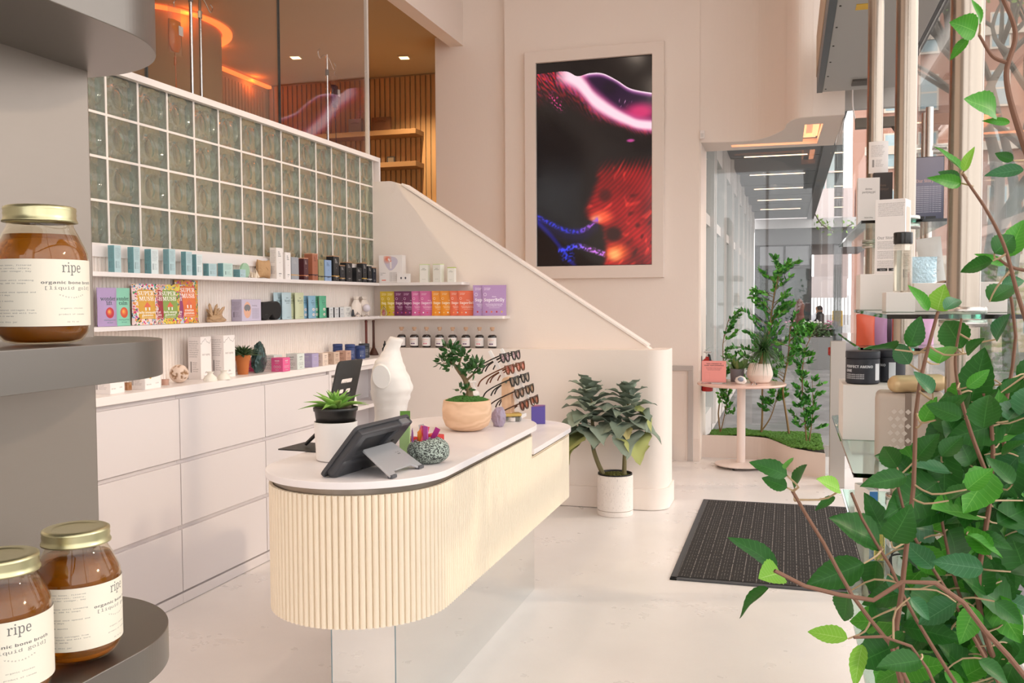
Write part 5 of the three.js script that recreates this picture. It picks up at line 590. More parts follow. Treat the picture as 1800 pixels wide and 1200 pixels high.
{ // amethyst, clear soap box, pump bottle, small card
  const g0 = new THREE.IcosahedronGeometry(1, 4), p = g0.attributes.position; for (let i = 0; i < p.count; i++) { const v = V(p.getX(i), p.getY(i), p.getZ(i)), n = 1 + 0.18 * noise3.noise(v.x * 1.7 + 9, v.y * 1.7, v.z * 1.7) + 0.35 * Math.abs(noise3.noise(v.x * 5, v.y * 5, v.z * 5)), y = Math.max(-0.9, v.y * n); p.setXYZ(i, v.x * n * 0.029, (y + 0.9) * 0.042, v.z * n * 0.022); } const f = g0.toNonIndexed ? (g0.index ? g0.toNonIndexed() : g0) : g0; f.computeVertexNormals();
  single('amethyst', 'rough pale violet amethyst in front of the wooden bowl', 'crystal', f, M(0xb9a9bf, 0.3, { transmission: 0.25, thickness: 0.03 }), [-1.168, YD, -3.69]);
  const b = thing('soap_box', 'clear plastic box with yellow lid and beads beside the amethyst', 'box', [-1.165, YD, -3.875], 0.5); part(b, 'tray', rb(0.075, 0.022, 0.055, 0.004, 2), CLEAR); part(b, 'filling', mv(rb(0.066, 0.016, 0.046, 0.006, 2), 0, 0.003, 0), M(0x8f8d80, 0.7)); part(b, 'lid', mv(rb(0.078, 0.014, 0.058, 0.005, 2), 0, 0.022, 0), M(0xcfae5b, 0.4));
  const u = thing('pump_bottle', 'white pump bottle behind the bonsai', 'bottle', [-1.385, YD, -4.0]); part(u, 'bottle', lathe([[0, 0], [0.026, 0], [0.028, 0.004], [0.028, 0.1], [0.02, 0.115], [0.011, 0.12], [0, 0.12]], 24), M(0xf2efec, 0.4)); part(u, 'pump', mg([cyl(0.011, 0.011, 0.012, 16, 0.12), cyl(0.004, 0.004, 0.025, 10, 0.13), mv(rb(0.04, 0.01, 0.012, 0.004), -0.008, 0.152, 0)]), M(0xf5f3f0, 0.4));
  const c = thing('tent_card', 'small folded cream card behind the amethyst', 'card', [-1.205, YD, -3.8], 0.4); part(c, 'card', ext((() => { const s = new THREE.Shape(); s.moveTo(-0.022, 0); s.lineTo(0, 0.07); s.lineTo(0.022, 0); s.lineTo(0.02, 0); s.lineTo(0, 0.064); s.lineTo(-0.02, 0); s.closePath(); return s; })(), 0.04), M(0xe6d8bd, 0.8));
}
{ // spectacles rack
  const rk = thing('spectacles_rack', 'white and wooden spectacles rack behind the bonsai', 'rack', [-1.195, YD, -3.9]);
  part(rk, 'wooden_post', mv(ext((() => { const s = new THREE.Shape(); s.moveTo(-0.021, 0); s.lineTo(0.021, 0); s.lineTo(0.021, 0.155); s.absarc(0, 0.155, 0.021, 0, Math.PI); s.closePath(); return s; })(), 0.05, 0.001), 0.012, 0.018, 0.0), M(0xffffff, 0.55, { map: clone(woodTex, 4, 0.4) })); part(rk, 'bolt', mv(new THREE.CylinderGeometry(0.0055, 0.0055, 0.006, 14).rotateX(H2), 0.012, 0.173, 0.053), CHROME);
  part(rk, 'base', bx(-0.02, 0.05, 0, 0.018, -0.14, 0.055, 0.003), WHITE);
  const A = 0.52; for (const z of [0.02, -0.155]) { const g = rb(0.016, 0.30, 0.006, 0.002); g.translate(0, -0.15, 0); g.rotateZ(A); part(rk, 'slanted_rail', mv(g, 0.0, 0.178, z), M(0xf4f1ee, 0.35)); }
  part(rk, 'axle', rod([0.0, 0.175, 0.05], [0.0, 0.175, -0.165], 0.005), CHROME);
  const mk = (fc, lc, lb, pos) => { const t = thing('spectacles', lb, 'glasses', pos, 0, 'spectacles on the rack'); const F = M(fc, 0.25), hole = (cx) => { const h = new THREE.Path(); h.absellipse(cx, 0, 0.024, 0.017, 0, Math.PI * 2, true); return h; }; const s = new THREE.Shape(); s.moveTo(-0.066, 0.02); s.lineTo(-0.01, 0.018); s.lineTo(0, 0.012); s.lineTo(0.01, 0.018); s.lineTo(0.066, 0.02); s.quadraticCurveTo(0.068, -0.02, 0.034, -0.023); s.quadraticCurveTo(0.012, -0.022, 0.006, 0.0); s.lineTo(-0.006, 0.0); s.quadraticCurveTo(-0.012, -0.022, -0.034, -0.023); s.quadraticCurveTo(-0.068, -0.02, -0.066, 0.02); s.holes.push(hole(-0.036), hole(0.036)); const g = ext(s, 0.004, 0.0008, 10); g.rotateY(H2); part(t, 'frame_front', mv(g, 0, 0, 0), F); const lg = new THREE.CircleGeometry(1, 20); lg.scale(0.0245, 0.0175, 1); const l2 = mg([mv(lg.clone(), -0.036, 0, 0.002), mv(lg.clone(), 0.036, 0, 0.002)]); l2.rotateY(H2); part(t, 'lenses', l2, M(lc, 0.05, { transmission: 0.7, thickness: 0, side: THREE.DoubleSide })); for (const z of [-0.064, 0.064]) part(t, 'temple', tube([[0, 0.012, z], [-0.05, 0.0, z * 0.98], [-0.1, -0.016, z * 0.95], [-0.125, -0.03, z * 0.93], [-0.14, -0.05, z * 0.92]], 0.0032, 14, 6), F); t.rotation.z = 0.18; };
  const cols = [[0x1d1a1a, 0xc9a0a8], [0x6b3a20, 0xd0705a], [0x1a1a1c, 0xb9a79a], [0x3c2a22, 0xb88a6a], [0x4a2a1c, 0xc06a4a]]; const word = ['top', 'second', 'middle', 'fourth', 'bottom'], cw = ['black', 'tortoise brown', 'glossy black', 'dark brown', 'amber brown'];
  for (let r = 0; r < 5; r++) for (const [k, z] of [[0, 0.0], [1, -0.19]]) { const y = 0.268 - r * 0.052, x = 0.0 - 0.045 + r * 0.022; mk(...cols[r], `${cw[r]} spectacles, ${word[r]} of the ${k ? 'right' : 'left'} column on the rack`, [-1.195 + x + 0.035 - k * 0.006, YD + y + 0.01, -3.9 - 0.07 + z + 0.07]); }
}
{ // violet carton on the low end of the desk
  const pt = cv(128, 96, (g, w, h) => { const gr = g.createLinearGradient(0, 0, w, h); gr.addColorStop(0, '#e0893f'); gr.addColorStop(0.45, '#8a4a86'); gr.addColorStop(1, '#5446a0'); g.fillStyle = gr; g.fillRect(0, 0, w, h); });
  const t = thing('violet_carton', 'violet and orange carton on the low end of the desk', 'box', [-1.225, 0.825, -4.545], 0.25); part(t, 'body', rb(0.07, 0.088, 0.085, 0.001), M(0x5f51a6, 0.5)); const tp = planePrint(0.068, 0.083); tp.rotateX(-H2); part(t, 'printed_top', mv(tp, 0, 0.0885, 0), M(0xffffff, 0.5, { map: pt })); const sd = planePrint(0.083, 0.086); sd.rotateY(-H2); part(t, 'printed_side', mv(sd, -0.0356, 0.044, 0), M(0xffffff, 0.5, { map: pt })); const st = planePrint(0.03, 0.042); st.rotateY(-H2); part(t, 'sticker', mv(st, -0.0362, 0.05, 0.01), WHITE);
}
// ------------------------------------------------------------------ plants and furniture on the floor
{ // felt bush in a speckled pot beside the desk
  const t = thing('felt_bush', 'grey green felt leaved plant with two stems in a white speckled pot', 'plant', [-1.12, 0, -6.15]);
  const speck = noiseTex(256, 60, 2, 88, n => n < 0.2 ? [190, 180, 172] : [236, 226, 218], true);
  part(t, 'saucer', lathe([[0, 0], [0.118, 0], [0.121, 0.003], [0.121, 0.032], [0.117, 0.034], [0.114, 0.03], [0, 0.03]], 48), M(0xffffff, 0.7, { map: clone(speck, 6, 1) }));
  part(t, 'pot', lathe([[0, 0.034], [0.116, 0.034], [0.1215, 0.04], [0.1215, 0.272], [0.118, 0.274], [0.113, 0.27], [0.113, 0.25], [0, 0.25]], 48), M(0xffffff, 0.7, { map: clone(speck, 6, 2) }));
  part(t, 'liner_rim', lathe([[0.106, 0.25], [0.106, 0.281], [0.116, 0.283], [0.116, 0.276], [0.112, 0.262]], 40), BLACK);
  stuff(part(t, 'moss', mossGeo((u, v) => { const r = 0.104 * Math.sqrt(u), a = v * 6.283; return [r * Math.cos(a), r * Math.sin(a), 1 - (r / 0.104) ** 2]; }, 0.262, 500, 0.008, 0.018), M(0x5a5a26, 0.95)));
  const ST = M(0x7d7350, 0.85), P1 = [[-0.075, 0.262, 0.02], [-0.12, 0.36, 0.02], [-0.15, 0.46, 0.015], [-0.155, 0.6, 0.0], [-0.165, 0.74, 0.0], [-0.18, 0.9, 0.0]], P2 = [[0.062, 0.262, 0.0], [0.066, 0.4, 0.0], [0.07, 0.52, -0.005], [0.085, 0.7, 0.0], [0.1, 0.88, 0.0]];
  part(t, 'stem', taper(P1, 0.017, 0.008, 18, 8), ST); part(t, 'stem', taper(P2, 0.016, 0.008, 18, 8), ST);
  // lobed, wavy, folded leaf along +y, drooping
  const kl = (l, w, droop, sd) => { const nu = 12, nv = 8, pos = [], idx = [], col = []; for (let i = 0; i <= nu; i++) { const k = i / nu, lob = 1 + 0.16 * Math.sin(k * 20 + sd); const hw = w * 0.5 * Math.pow(Math.sin(Math.PI * Math.min(1, 0.1 + 0.9 * Math.pow(k, 0.6))), 0.7) * lob; for (let j = 0; j <= nv; j++) { const s = j / nv * 2 - 1, a = droop * k * 1.0; const wav = 0.06 * l * Math.abs(s) ** 1.5 * Math.sin(k * 11 + sd + s * 2); const y = l * (Math.sin(a * 1.0) / Math.max(0.2, droop) * 1.0), z = l * (1 - Math.cos(a)) / Math.max(0.2, droop); pos.push(s * hw * 0.94, y, z - Math.abs(s) * hw * 0.35 + wav); } } for (let i = 0; i < nu; i++) for (let j = 0; j < nv; j++) { const a = i * (nv + 1) + j; idx.push(a, a + 1, a + nv + 1, a + 1, a + nv + 2, a + nv + 1); } const g = new THREE.BufferGeometry(); g.setAttribute('position', new THREE.Float32BufferAttribute(pos, 3)); g.setIndex(idx); g.computeVertexNormals(); return g; };
  const bump = clone(fine, 4, 4), LM = [0x84917f, 0x909d8c, 0x788776].map(c => M(c, 0.9, { side: THREE.DoubleSide })), YL = M(0xa8ac68, 0.85, { side: THREE.DoubleSide }), YY = M(0xd9c98a, 0.85, { side: THREE.DoubleSide });
  const crown = (pts, n, y0, big) => { const c = new THREE.CatmullRomCurve3(pts.map(p => V(...p))); for (let i = 0; i < n; i++) { const k = i / n, p = c.getPointAt(y0 + (1 - y0) * k); const l = (0.27 - 0.175 * k) * big * rr(0.9, 1.1), w = l * rr(0.85, 1.05); const g = kl(l, w, 1.5 - 0.9 * k, i * 1.3); const el = 0.15 + 0.95 * k; g.rotateX(H2 - el); g.translate(0, 0, 0.025 + 0.02 * (1 - k)); const az = (() => { let q = i * 2.4 + pts[0][0] * 9; return Math.cos(q) < -0.3 ? Math.PI - q : q; })(); g.rotateY(az); const m = i < 1 ? YL : LM[i % 3]; const o = mesh('leaf', g, m, t); o.position.copy(p); const pet = mesh('leaf_stalk', taper([[0, 0, 0], [Math.sin(az) * 0.04, 0.012, Math.cos(az) * 0.04]], 0.005, 0.004, 3, 5), LM[1], t); pet.position.copy(p); } };
  crown(P1, 22, 0.42, 1.05); crown(P2, 20, 0.42, 1.0);
  for (const [p, ry, l, m] of [[[-0.2, 0.5, 0.05], -1.0, 0.22, YL], [[0.13, 0.72, 0.03], 1.45, 0.22, YL], [[0.09, 0.6, 0.08], 0.3, 0.11, YY]]) { const g = kl(l, l * 0.7, 1.4, 2); g.rotateX(H2 + 0.25); g.rotateY(ry); const o = mesh('leaf', g, m, t); o.position.set(...p); }
}
{ // entrance mat
  const mt = cv(1024, 1024, (g, w, h) => { g.fillStyle = '#25211f'; g.fillRect(0, 0, w, h); const s0 = seed; seed = 5; for (let i = 0; i < 9000; i++) { g.fillStyle = rnd() < 0.5 ? 'rgba(0,0,0,.3)' : 'rgba(86,78,72,.25)'; g.fillRect(rnd() * w, rnd() * h, 3, 2); } const n = 17; for (let i = 0; i <= n; i++) { const x = i / n * w; g.fillStyle = '#a39c96'; for (let y = 0; y < h; y += 6) if (rnd() < 0.75) g.fillRect(x - 2, y, 3, 5); } for (let i = 0; i < n; i++) for (let y = 6; y < h; y += 34) for (const [dx, dy] of [[0.28, 0], [0.5, 0], [0.28, 13], [0.5, 13], [0.72, 7]]) { g.fillStyle = `rgba(150,143,137,${0.35 + rnd() * 0.5})`; g.fillRect((i + dx) / n * w, y + dy, 3, 9); } for (let i = 0; i < 120; i++) { g.fillStyle = '#b08a5a'; g.fillRect(rnd() * w, rnd() * h, 3, 2); } seed = s0; });
  const t = thing('door_mat', 'dark ribbed entrance mat on the pale floor', 'mat', [0.02, 0, -5.75]); const W = 1.2, L = 1.985;
  part(t, 'border', mg([bx(-W / 2, W / 2, 0.0005, 0.008, -L / 2, -L / 2 + 0.035), bx(-W / 2, W / 2, 0.0005, 0.008, L / 2 - 0.035, L / 2), bx(-W / 2, -W / 2 + 0.035, 0.0005, 0.008, -L / 2, L / 2), bx(W / 2 - 0.035, W / 2, 0.0005, 0.008, -L / 2, L / 2)]), M(0x4a4a4c, 0.8));
  const pl = new THREE.PlaneGeometry(W - 0.07, L - 0.07); pl.rotateX(-H2); part(t, 'pile', mv(pl, 0, 0.011, 0), M(0xffffff, 1, { map: mt })); part(t, 'backing', bx(-W / 2 + 0.035, W / 2 - 0.035, 0.0005, 0.0105, -L / 2 + 0.035, L / 2 - 0.035), M(0x25211f, 1));
}
{ // planter with wavy front
  const pts = [[-0.755, 8.606], [-0.469, 8.62], [-0.216, 8.58], [-0.105, 8.40], [-0.03, 8.2], [0.075, 7.99], [0.295, 7.80]]; const c = new THREE.SplineCurve(pts.map(p => new THREE.Vector2(...p))).getPoints(40);
  const t = thing('moss_planter', 'low cream planter with a wavy front filled with moss', 'planter', [0, 0, 0]);
  const s = new THREE.Shape(); s.moveTo(c[0].x, c[0].y); c.slice(1).forEach(p => s.lineTo(p.x, p.y)); for (let i = 40; i >= 0; i--) s.lineTo(c[i].x - (i === 0 ? 0 : 0.0), c[i].y + 0.02); s.closePath(); const g = ext(s, 0.205); g.rotateX(-H2); part(t, 'front_board', g, M(0xe9d9ce, 0.6));
  const f = new THREE.Shape(); f.moveTo(c[0].x, c[0].y + 0.022); c.slice(1).forEach(p => f.lineTo(p.x, p.y + 0.022)); f.lineTo(0.295, 8.9); f.lineTo(-0.755 + 0.07, 8.9); f.closePath(); const g2 = ext(f, 0.19); g2.rotateX(-H2); part(t, 'soil', g2, SOIL);
  const zAt = (x) => { for (let i = 1; i < c.length; i++) if (c[i].x >= x) return c[i].y; return c[40].y; };
  stuff(part(t, 'moss', mossGeo((u, v) => { const x = -0.68 + 0.96 * u, z0 = zAt(x) + 0.025, z = z0 + (8.89 - z0) * v; return [x, -z, 0.5 + 0.5 * noise3.noise(x * 4, z * 4, 1)]; }, 0.195, 3600, 0.014, 0.05), M(0x4f7a2a, 0.95)));
}
const SH = [0x3f8a2c, 0x5aa536, 0x2f6f2a].map(c => LEAF(c, 0.4));
function shrub(label, pos, trunks, nl, leaf, group, name = 'leafy_shrub') { // trunks: list of {p: [[..]], r, tw: twigs}
  const t = thing(name, label, 'shrub', pos, 0, group), B = M(0x8a6d48, 0.85), TW = [], L = [[], [], []]; const lg = leafGeo(leaf, leaf * 0.52, 0.3, 0.15, 4);
  for (const tr of trunks) { const c = new THREE.CatmullRomCurve3(tr.p.map(p => V(...p))); TW.push(taper(tr.p, tr.r, tr.r * 0.4, 12, 6)); for (let i = 0; i < tr.tw; i++) { const k = tr.k0 + (1 - tr.k0) * (i + rnd()) / tr.tw, b = c.getPointAt(Math.min(1, k)), d = V(rr(tr.xm ?? -1, 1), rr(0.1, 1.0), rr(-0.3, 0.8)).normalize(), l = tr.s * rr(0.5, 1) * (1.2 - 0.6 * k), e = b.clone().addScaledVector(d, l), m = b.clone().lerp(e, 0.5).add(V(0, 0.06 * l, 0)); TW.push(taper([b, m, e], tr.r * 0.25, tr.r * 0.1, 5, 4)); const n = Math.round(nl * rr(0.7, 1.3)); for (let j = 0; j < n; j++) { const q = b.clone().lerp(e, 0.25 + 0.75 * (j + 0.5) / n); const dd = d.clone().add(V(rr(-1, 1), rr(-0.5, 0.8), rr(-1, 1))).normalize(); L[(rnd() * 3) | 0].push(place(lg, q, dd, rr(0, 6.3))); } } }
  part(t, 'branches', mg(TW), B); L.forEach((l, i) => l.length && stuff(part(t, 'foliage', mg(l), SH[i])));
}
{
  const y = 0.205, gs = 'shrubs growing in the moss planter';
  shrub('tallest leafy shrub rising behind the round table', [-0.232, y, -8.76], [{ p: [[0, 0, 0], [0.01, 0.2, 0], [0.01, 0.5, 0.02], [0.06, 0.9, 0], [0.1, 1.25, 0], [0.16, 1.56, 0]], r: 0.011, tw: 40, k0: 0.3, s: 0.42 }, { p: [[0, 0.03, 0], [0.08, 0.16, 0], [0.15, 0.4, 0.02]], r: 0.008, tw: 8, k0: 0.5, s: 0.18 }], 15, 0.055, gs);
  shrub('leafy shrub with arching twigs left behind the table', [-0.60, y, -8.76], [{ p: [[0, 0, 0], [-0.02, 0.2, 0], [0.03, 0.5, 0], [0.02, 0.85, 0], [0.08, 1.1, 0]], r: 0.008, tw: 17, k0: 0.2, s: 0.28, xm: -0.3 }, { p: [[0, 0, 0], [0.05, 0.25, 0.02], [0.06, 0.5, 0]], r: 0.006, tw: 9, k0: 0.3, s: 0.15 }], 13, 0.05, gs);
  shrub('bare lower stemmed shrub in the middle of the planter', [0.018, y, -8.72], [{ p: [[0, 0, 0], [-0.03, 0.2, 0], [-0.06, 0.42, 0.02], [-0.02, 0.7, 0], [0.0, 1.0, 0]], r: 0.012, tw: 20, k0: 0.45, s: 0.3 }], 13, 0.05, gs);
  shrub('bushy shrub with leaves down to the moss beside the steel post', [0.16, y, -8.32], [{ p: [[0, 0, 0], [-0.02, 0.25, 0], [-0.04, 0.5, 0], [-0.02, 0.8, 0], [0.06, 1.0, 0]], r: 0.008, tw: 26, k0: 0.08, s: 0.17 }, { p: [[0.02, 0, 0], [0.05, 0.3, 0], [0.04, 0.55, 0]], r: 0.006, tw: 14, k0: 0.1, s: 0.15 }], 13, 0.05, gs);
}
{ // round table
  const t = thing('round_table', 'round pale pink pedestal table before the planter', 'table', [-0.385, 0, -8.18]), PK = M(0xecd9cf, 0.45);
  part(t, 'table_top', lathe([[0, 0.713], [0.368, 0.713], [0.375, 0.718], [0.375, 0.73], [0.368, 0.735], [0, 0.735]], 64), M(0xeec9bb, 0.18)); part(t, 'pedestal', cyl(0.036, 0.036, 0.67, 32, 0.043), PK); part(t, 'foot', lathe([[0, 0.02], [0.215, 0.02], [0.225, 0.026], [0.222, 0.032], [0.05, 0.044], [0, 0.044]], 56), PK);
  for (let i = 0; i < 5; i++) part(t, 'glide', mv(cyl(0.008, 0.01, 0.02, 10), 0.19 * Math.cos(i * 1.257 + 0.6), 0, 0.19 * Math.sin(i * 1.257 + 0.6)), BLACK);
  const YT = 0.7355;
  const sg = cv(256, 240, (g, w, h) => { g.fillStyle = '#ef9c94'; g.fillRect(0, 0, w, h); g.fillStyle = '#4a2f2e'; g.textAlign = 'center'; g.font = 'bold 17px sans-serif'; g.fillText('TAKE A MOMENT TO', w / 2, 38); g.fillText('SHARE YOUR EXPERIENCE', w / 2, 58); g.font = '11px sans-serif'; ['we would love to hear how it went', 'scan to leave a review and tell us', 'what we can do even better'].forEach((s, i) => g.fillText(s, w / 2, 80 + i * 13)); g.strokeStyle = '#d67a72'; g.strokeRect(30, 130, 52, 88); });
  const a = thing('acrylic_sign', 'pink printed sign in a clear acrylic stand on the round table', 'sign', [-0.606, YT, -8.02], 0.05); part(a, 'card', bx(-0.102, 0.102, 0.012, 0.195, -0.003, 0), M(0xeaa29a, 0.5)); part(a, 'printed_face', mv(planePrint(0.2, 0.18), 0, 0.104, 0.0008), M(0xffffff, 0.5, { map: sg })); part(a, 'stand', mg([bx(-0.105, 0.105, 0.0, 0.012, -0.03, 0.03, 0.003)]), CLEAR);
  const gp = thing('calathea_pot', 'patterned leaf plant in a grey pot on the round table', 'plant', [-0.425, YT, -8.26]); part(gp, 'pot', lathe([[0, 0], [0.055, 0], [0.062, 0.115], [0.058, 0.115], [0.055, 0.1], [0, 0.1]], 28), M(0x77757a, 0.7)); const lg = leafGeo(0.12, 0.06, 0.25, 0.4); for (let i = 0; i < 14; i++) { const d = V(Math.sin(i * 2.4), rr(0.3, 1.3), Math.cos(i * 2.4)).normalize(); mesh('leaf', place(lg, V(0.03 * d.x, 0.1, 0.03 * d.z), d, rr(-0.4, 0.4)), LEAF(i % 2 ? 0x7e9a58 : 0x4f7a3c), gp); }
  const wp = thing('ponytail_palm', 'grassy ponytail palm in a round ribbed white pot', 'plant', [-0.232, YT, -8.2]); part(wp, 'pot', lathe([[0, 0], [0.075, 0], [0.088, 0.015], [0.108, 0.06], [0.11, 0.075], [0.106, 0.11], [0.09, 0.155], [0.084, 0.168], [0.08, 0.168], [0.082, 0.15], [0, 0.145]], 40), M(0xeee0d5, 0.6)); part(wp, 'trunk', taper([[0, 0.145, 0], [0.012, 0.2, 0], [0.03, 0.27, 0]], 0.022, 0.012), M(0x9b7b58, 0.9));
  const B = []; const bl = leafGeo(0.3, 0.012, 0.4, 0.0, 8); { } for (let i = 0; i < 230; i++) { const a2 = i * 2.4, el = rr(-0.2, 1.35), l = rr(0.16, 0.33), n = 7, pos = [], idx = []; const w = 0.007; for (let k = 0; k <= n; k++) { const u = k / n, r = l * u * Math.cos(el) * (1 - 0.1 * u), y = l * u * Math.sin(el) - 0.9 * l * u * u * Math.cos(el) * 0.9; for (const s of [-1, 1]) pos.push(0.03 + r * Math.sin(a2) + s * w * (1 - u) * Math.cos(a2), 0.27 + y, r * Math.cos(a2) - s * w * (1 - u) * Math.sin(a2)); } for (let k = 0; k < n; k++) idx.push(k * 2, k * 2 + 1, k * 2 + 2, k * 2 + 1, k * 2 + 3, k * 2 + 2); const g = new THREE.BufferGeometry(); g.setAttribute('position', new THREE.Float32BufferAttribute(pos, 3)); g.setAttribute('uv', new THREE.Float32BufferAttribute(new Float32Array(pos.length / 3 * 2), 2)); g.setIndex(idx); g.computeVertexNormals(); B.push(g); } stuff(part(wp, 'blades', mg(B), LEAF(0x3a5f2c)));
  const ro = new THREE.IcosahedronGeometry(0.042, 3); { const p = ro.attributes.position; for (let i = 0; i < p.count; i++) { const n = 1 + 0.25 * noise3.noise(p.getX(i) * 40, p.getY(i) * 40, p.getZ(i) * 40); p.setXYZ(i, p.getX(i) * n * 1.1, Math.max(-0.03, p.getY(i) * n * 0.9), p.getZ(i) * n * 0.8); } ro.translate(0, 0.03, 0); ro.computeVertexNormals(); } const ge = thing('geode', 'small white geode with blue grey core on the round table', 'crystal', [-0.385, YT, -8.02]); part(ge, 'shell', ro, M(0xe6dfd8, 0.7)); const co = new THREE.SphereGeometry(0.026, 14, 10); co.scale(1, 0.8, 0.5); part(ge, 'core', mv(co, 0.003, 0.042, 0.026), M(0x8b97a8, 0.35));
  single('quartz_point', 'tiny clear quartz pyramid on the round table', 'crystal', mv(new THREE.ConeGeometry(0.028, 0.03, 5), 0, 0.015, 0), CLEAR, [-0.27, YT, -8.0]);
}
{ // fire extinguisher on the jamb, motion sensor
  const t = thing('fire_extinguisher', 'red fire extinguisher on the wall edge behind the table sign', 'extinguisher', [-0.703, 0.62, -8.53], H2), R = M(0xb3201c, 0.3);
  part(t, 'cylinder', lathe([[0, 0], [0.046, 0], [0.05, 0.006], [0.05, 0.255], [0.044, 0.28], [0.02, 0.3], [0.016, 0.315], [0, 0.315]], 28), R); part(t, 'label', mv(new THREE.CylinderGeometry(0.0504, 0.0504, 0.1, 24, 1, true, -0.9, 1.8), 0, 0.17, 0), M(0xe8e4e0, 0.6)); part(t, 'valve', mg([cyl(0.014, 0.014, 0.03, 14, 0.315), mv(rb(0.02, 0.014, 0.07, 0.003), 0.01, 0.35, 0.0)]), CHROME); part(t, 'lever', mg([rod([0, 0.372, -0.02], [0.06, 0.4, 0.01], 0.006), rod([0, 0.352, -0.02], [0.055, 0.362, 0.01], 0.006)]), CHROME); part(t, 'hose', tube([[0, 0.33, 0.01], [-0.03, 0.33, 0.02], [-0.046, 0.28, 0.03], [-0.048, 0.18, 0.032], [-0.045, 0.08, 0.03]], 0.009), BLACK); part(t, 'bracket', bx(-0.02, 0.02, 0.1, 0.32, -0.07, -0.048), M(0x55504d, 0.5));
  const s = thing('motion_sensor', 'small white motion sensor at the top of the wall edge', 'sensor', [-0.742, 2.875, ZT]); part(s, 'housing', mv(rb(0.04, 0.075, 0.035, 0.006, 2), 0, 0, 0.0176), WHITE); part(s, 'lens', mv(planePrint(0.026, 0.034), 0, 0.03, 0.0357), M(0xd6cfca, 0.3));
}
// ------------------------------------------------------------------ pole and glass shelf fixture by the door
const PX = 0.385, PZs = [-4.70, -3.48, -2.33], FK = 0.802, fy = (y) => 1.45 + FK * (y - 1.45);
const fixFrom = scene.children.length;
{
  const t = thing('pole_shelving', 'three steel poles carrying glass shelves beside the door', 'shelving', [0, 0, 0]);
  const PL = M(0xaca093, 0.22, { metalness: 1 });
  for (const z of PZs) { const p = part(t, 'pole', mv(cyl(0.036, 0.036, CEIL - 0.02, 40, 0.012), PX, 0, z), PL); const f = part(t, 'floor_flange', mv(lathe([[0, 0], [0.052, 0], [0.052, 0.01], [0.04, 0.012], [0, 0.012]], 32), PX, 0.0005, z), PL); }
  const shelf = (y, x0, x1, z0, z1) => { y = fy(y); x0 *= FK; x1 *= FK; z0 *= FK; z1 *= FK; const s = new THREE.Shape(); s.moveTo(x0, -z0); s.lineTo(x1, -z0); s.lineTo(x1, -z1); s.lineTo(x0, -z1); s.closePath(); for (const z of PZs) if (z < z0 - 0.05 && z > z1 + 0.05) { const h = new THREE.Path(); h.absarc(PX, -z, 0.0375, 0, Math.PI * 2, true); s.holes.push(h); } const g = ext(s, 0.01, 0, 24); g.rotateX(-H2); part(t, 'glass_shelf', mv(g, 0, y - 0.01, 0), GLASSG); for (const z of PZs) if (z < z0 - 0.05 && z > z1 + 0.05) for (const dy of [-0.029, 0.0005]) part(t, 'clamp', mv(lathe([[0.0365, 0], [0.051, 0], [0.051, 0.016], [0.0365, 0.016]], 28), PX, y + dy - (dy < 0 ? 0 : 0), z), STEELP); };
  shelf(1.788, 0.297, 0.66, -4.25, -6.1); shelf(1.24, 0.30, 0.66, -4.25, -6.1); shelf(1.406, 0.27, 0.66, -2.83, -4.2); shelf(0.945, 0.185, 0.66, -2.83, -4.22); shelf(0.57, 0.24, 0.66, -2.95, -4.5); shelf(0.725, 0.29, 0.66, -4.55, -6.1); shelf(0.25, 0.24, 0.66, -2.83, -4.2);
}
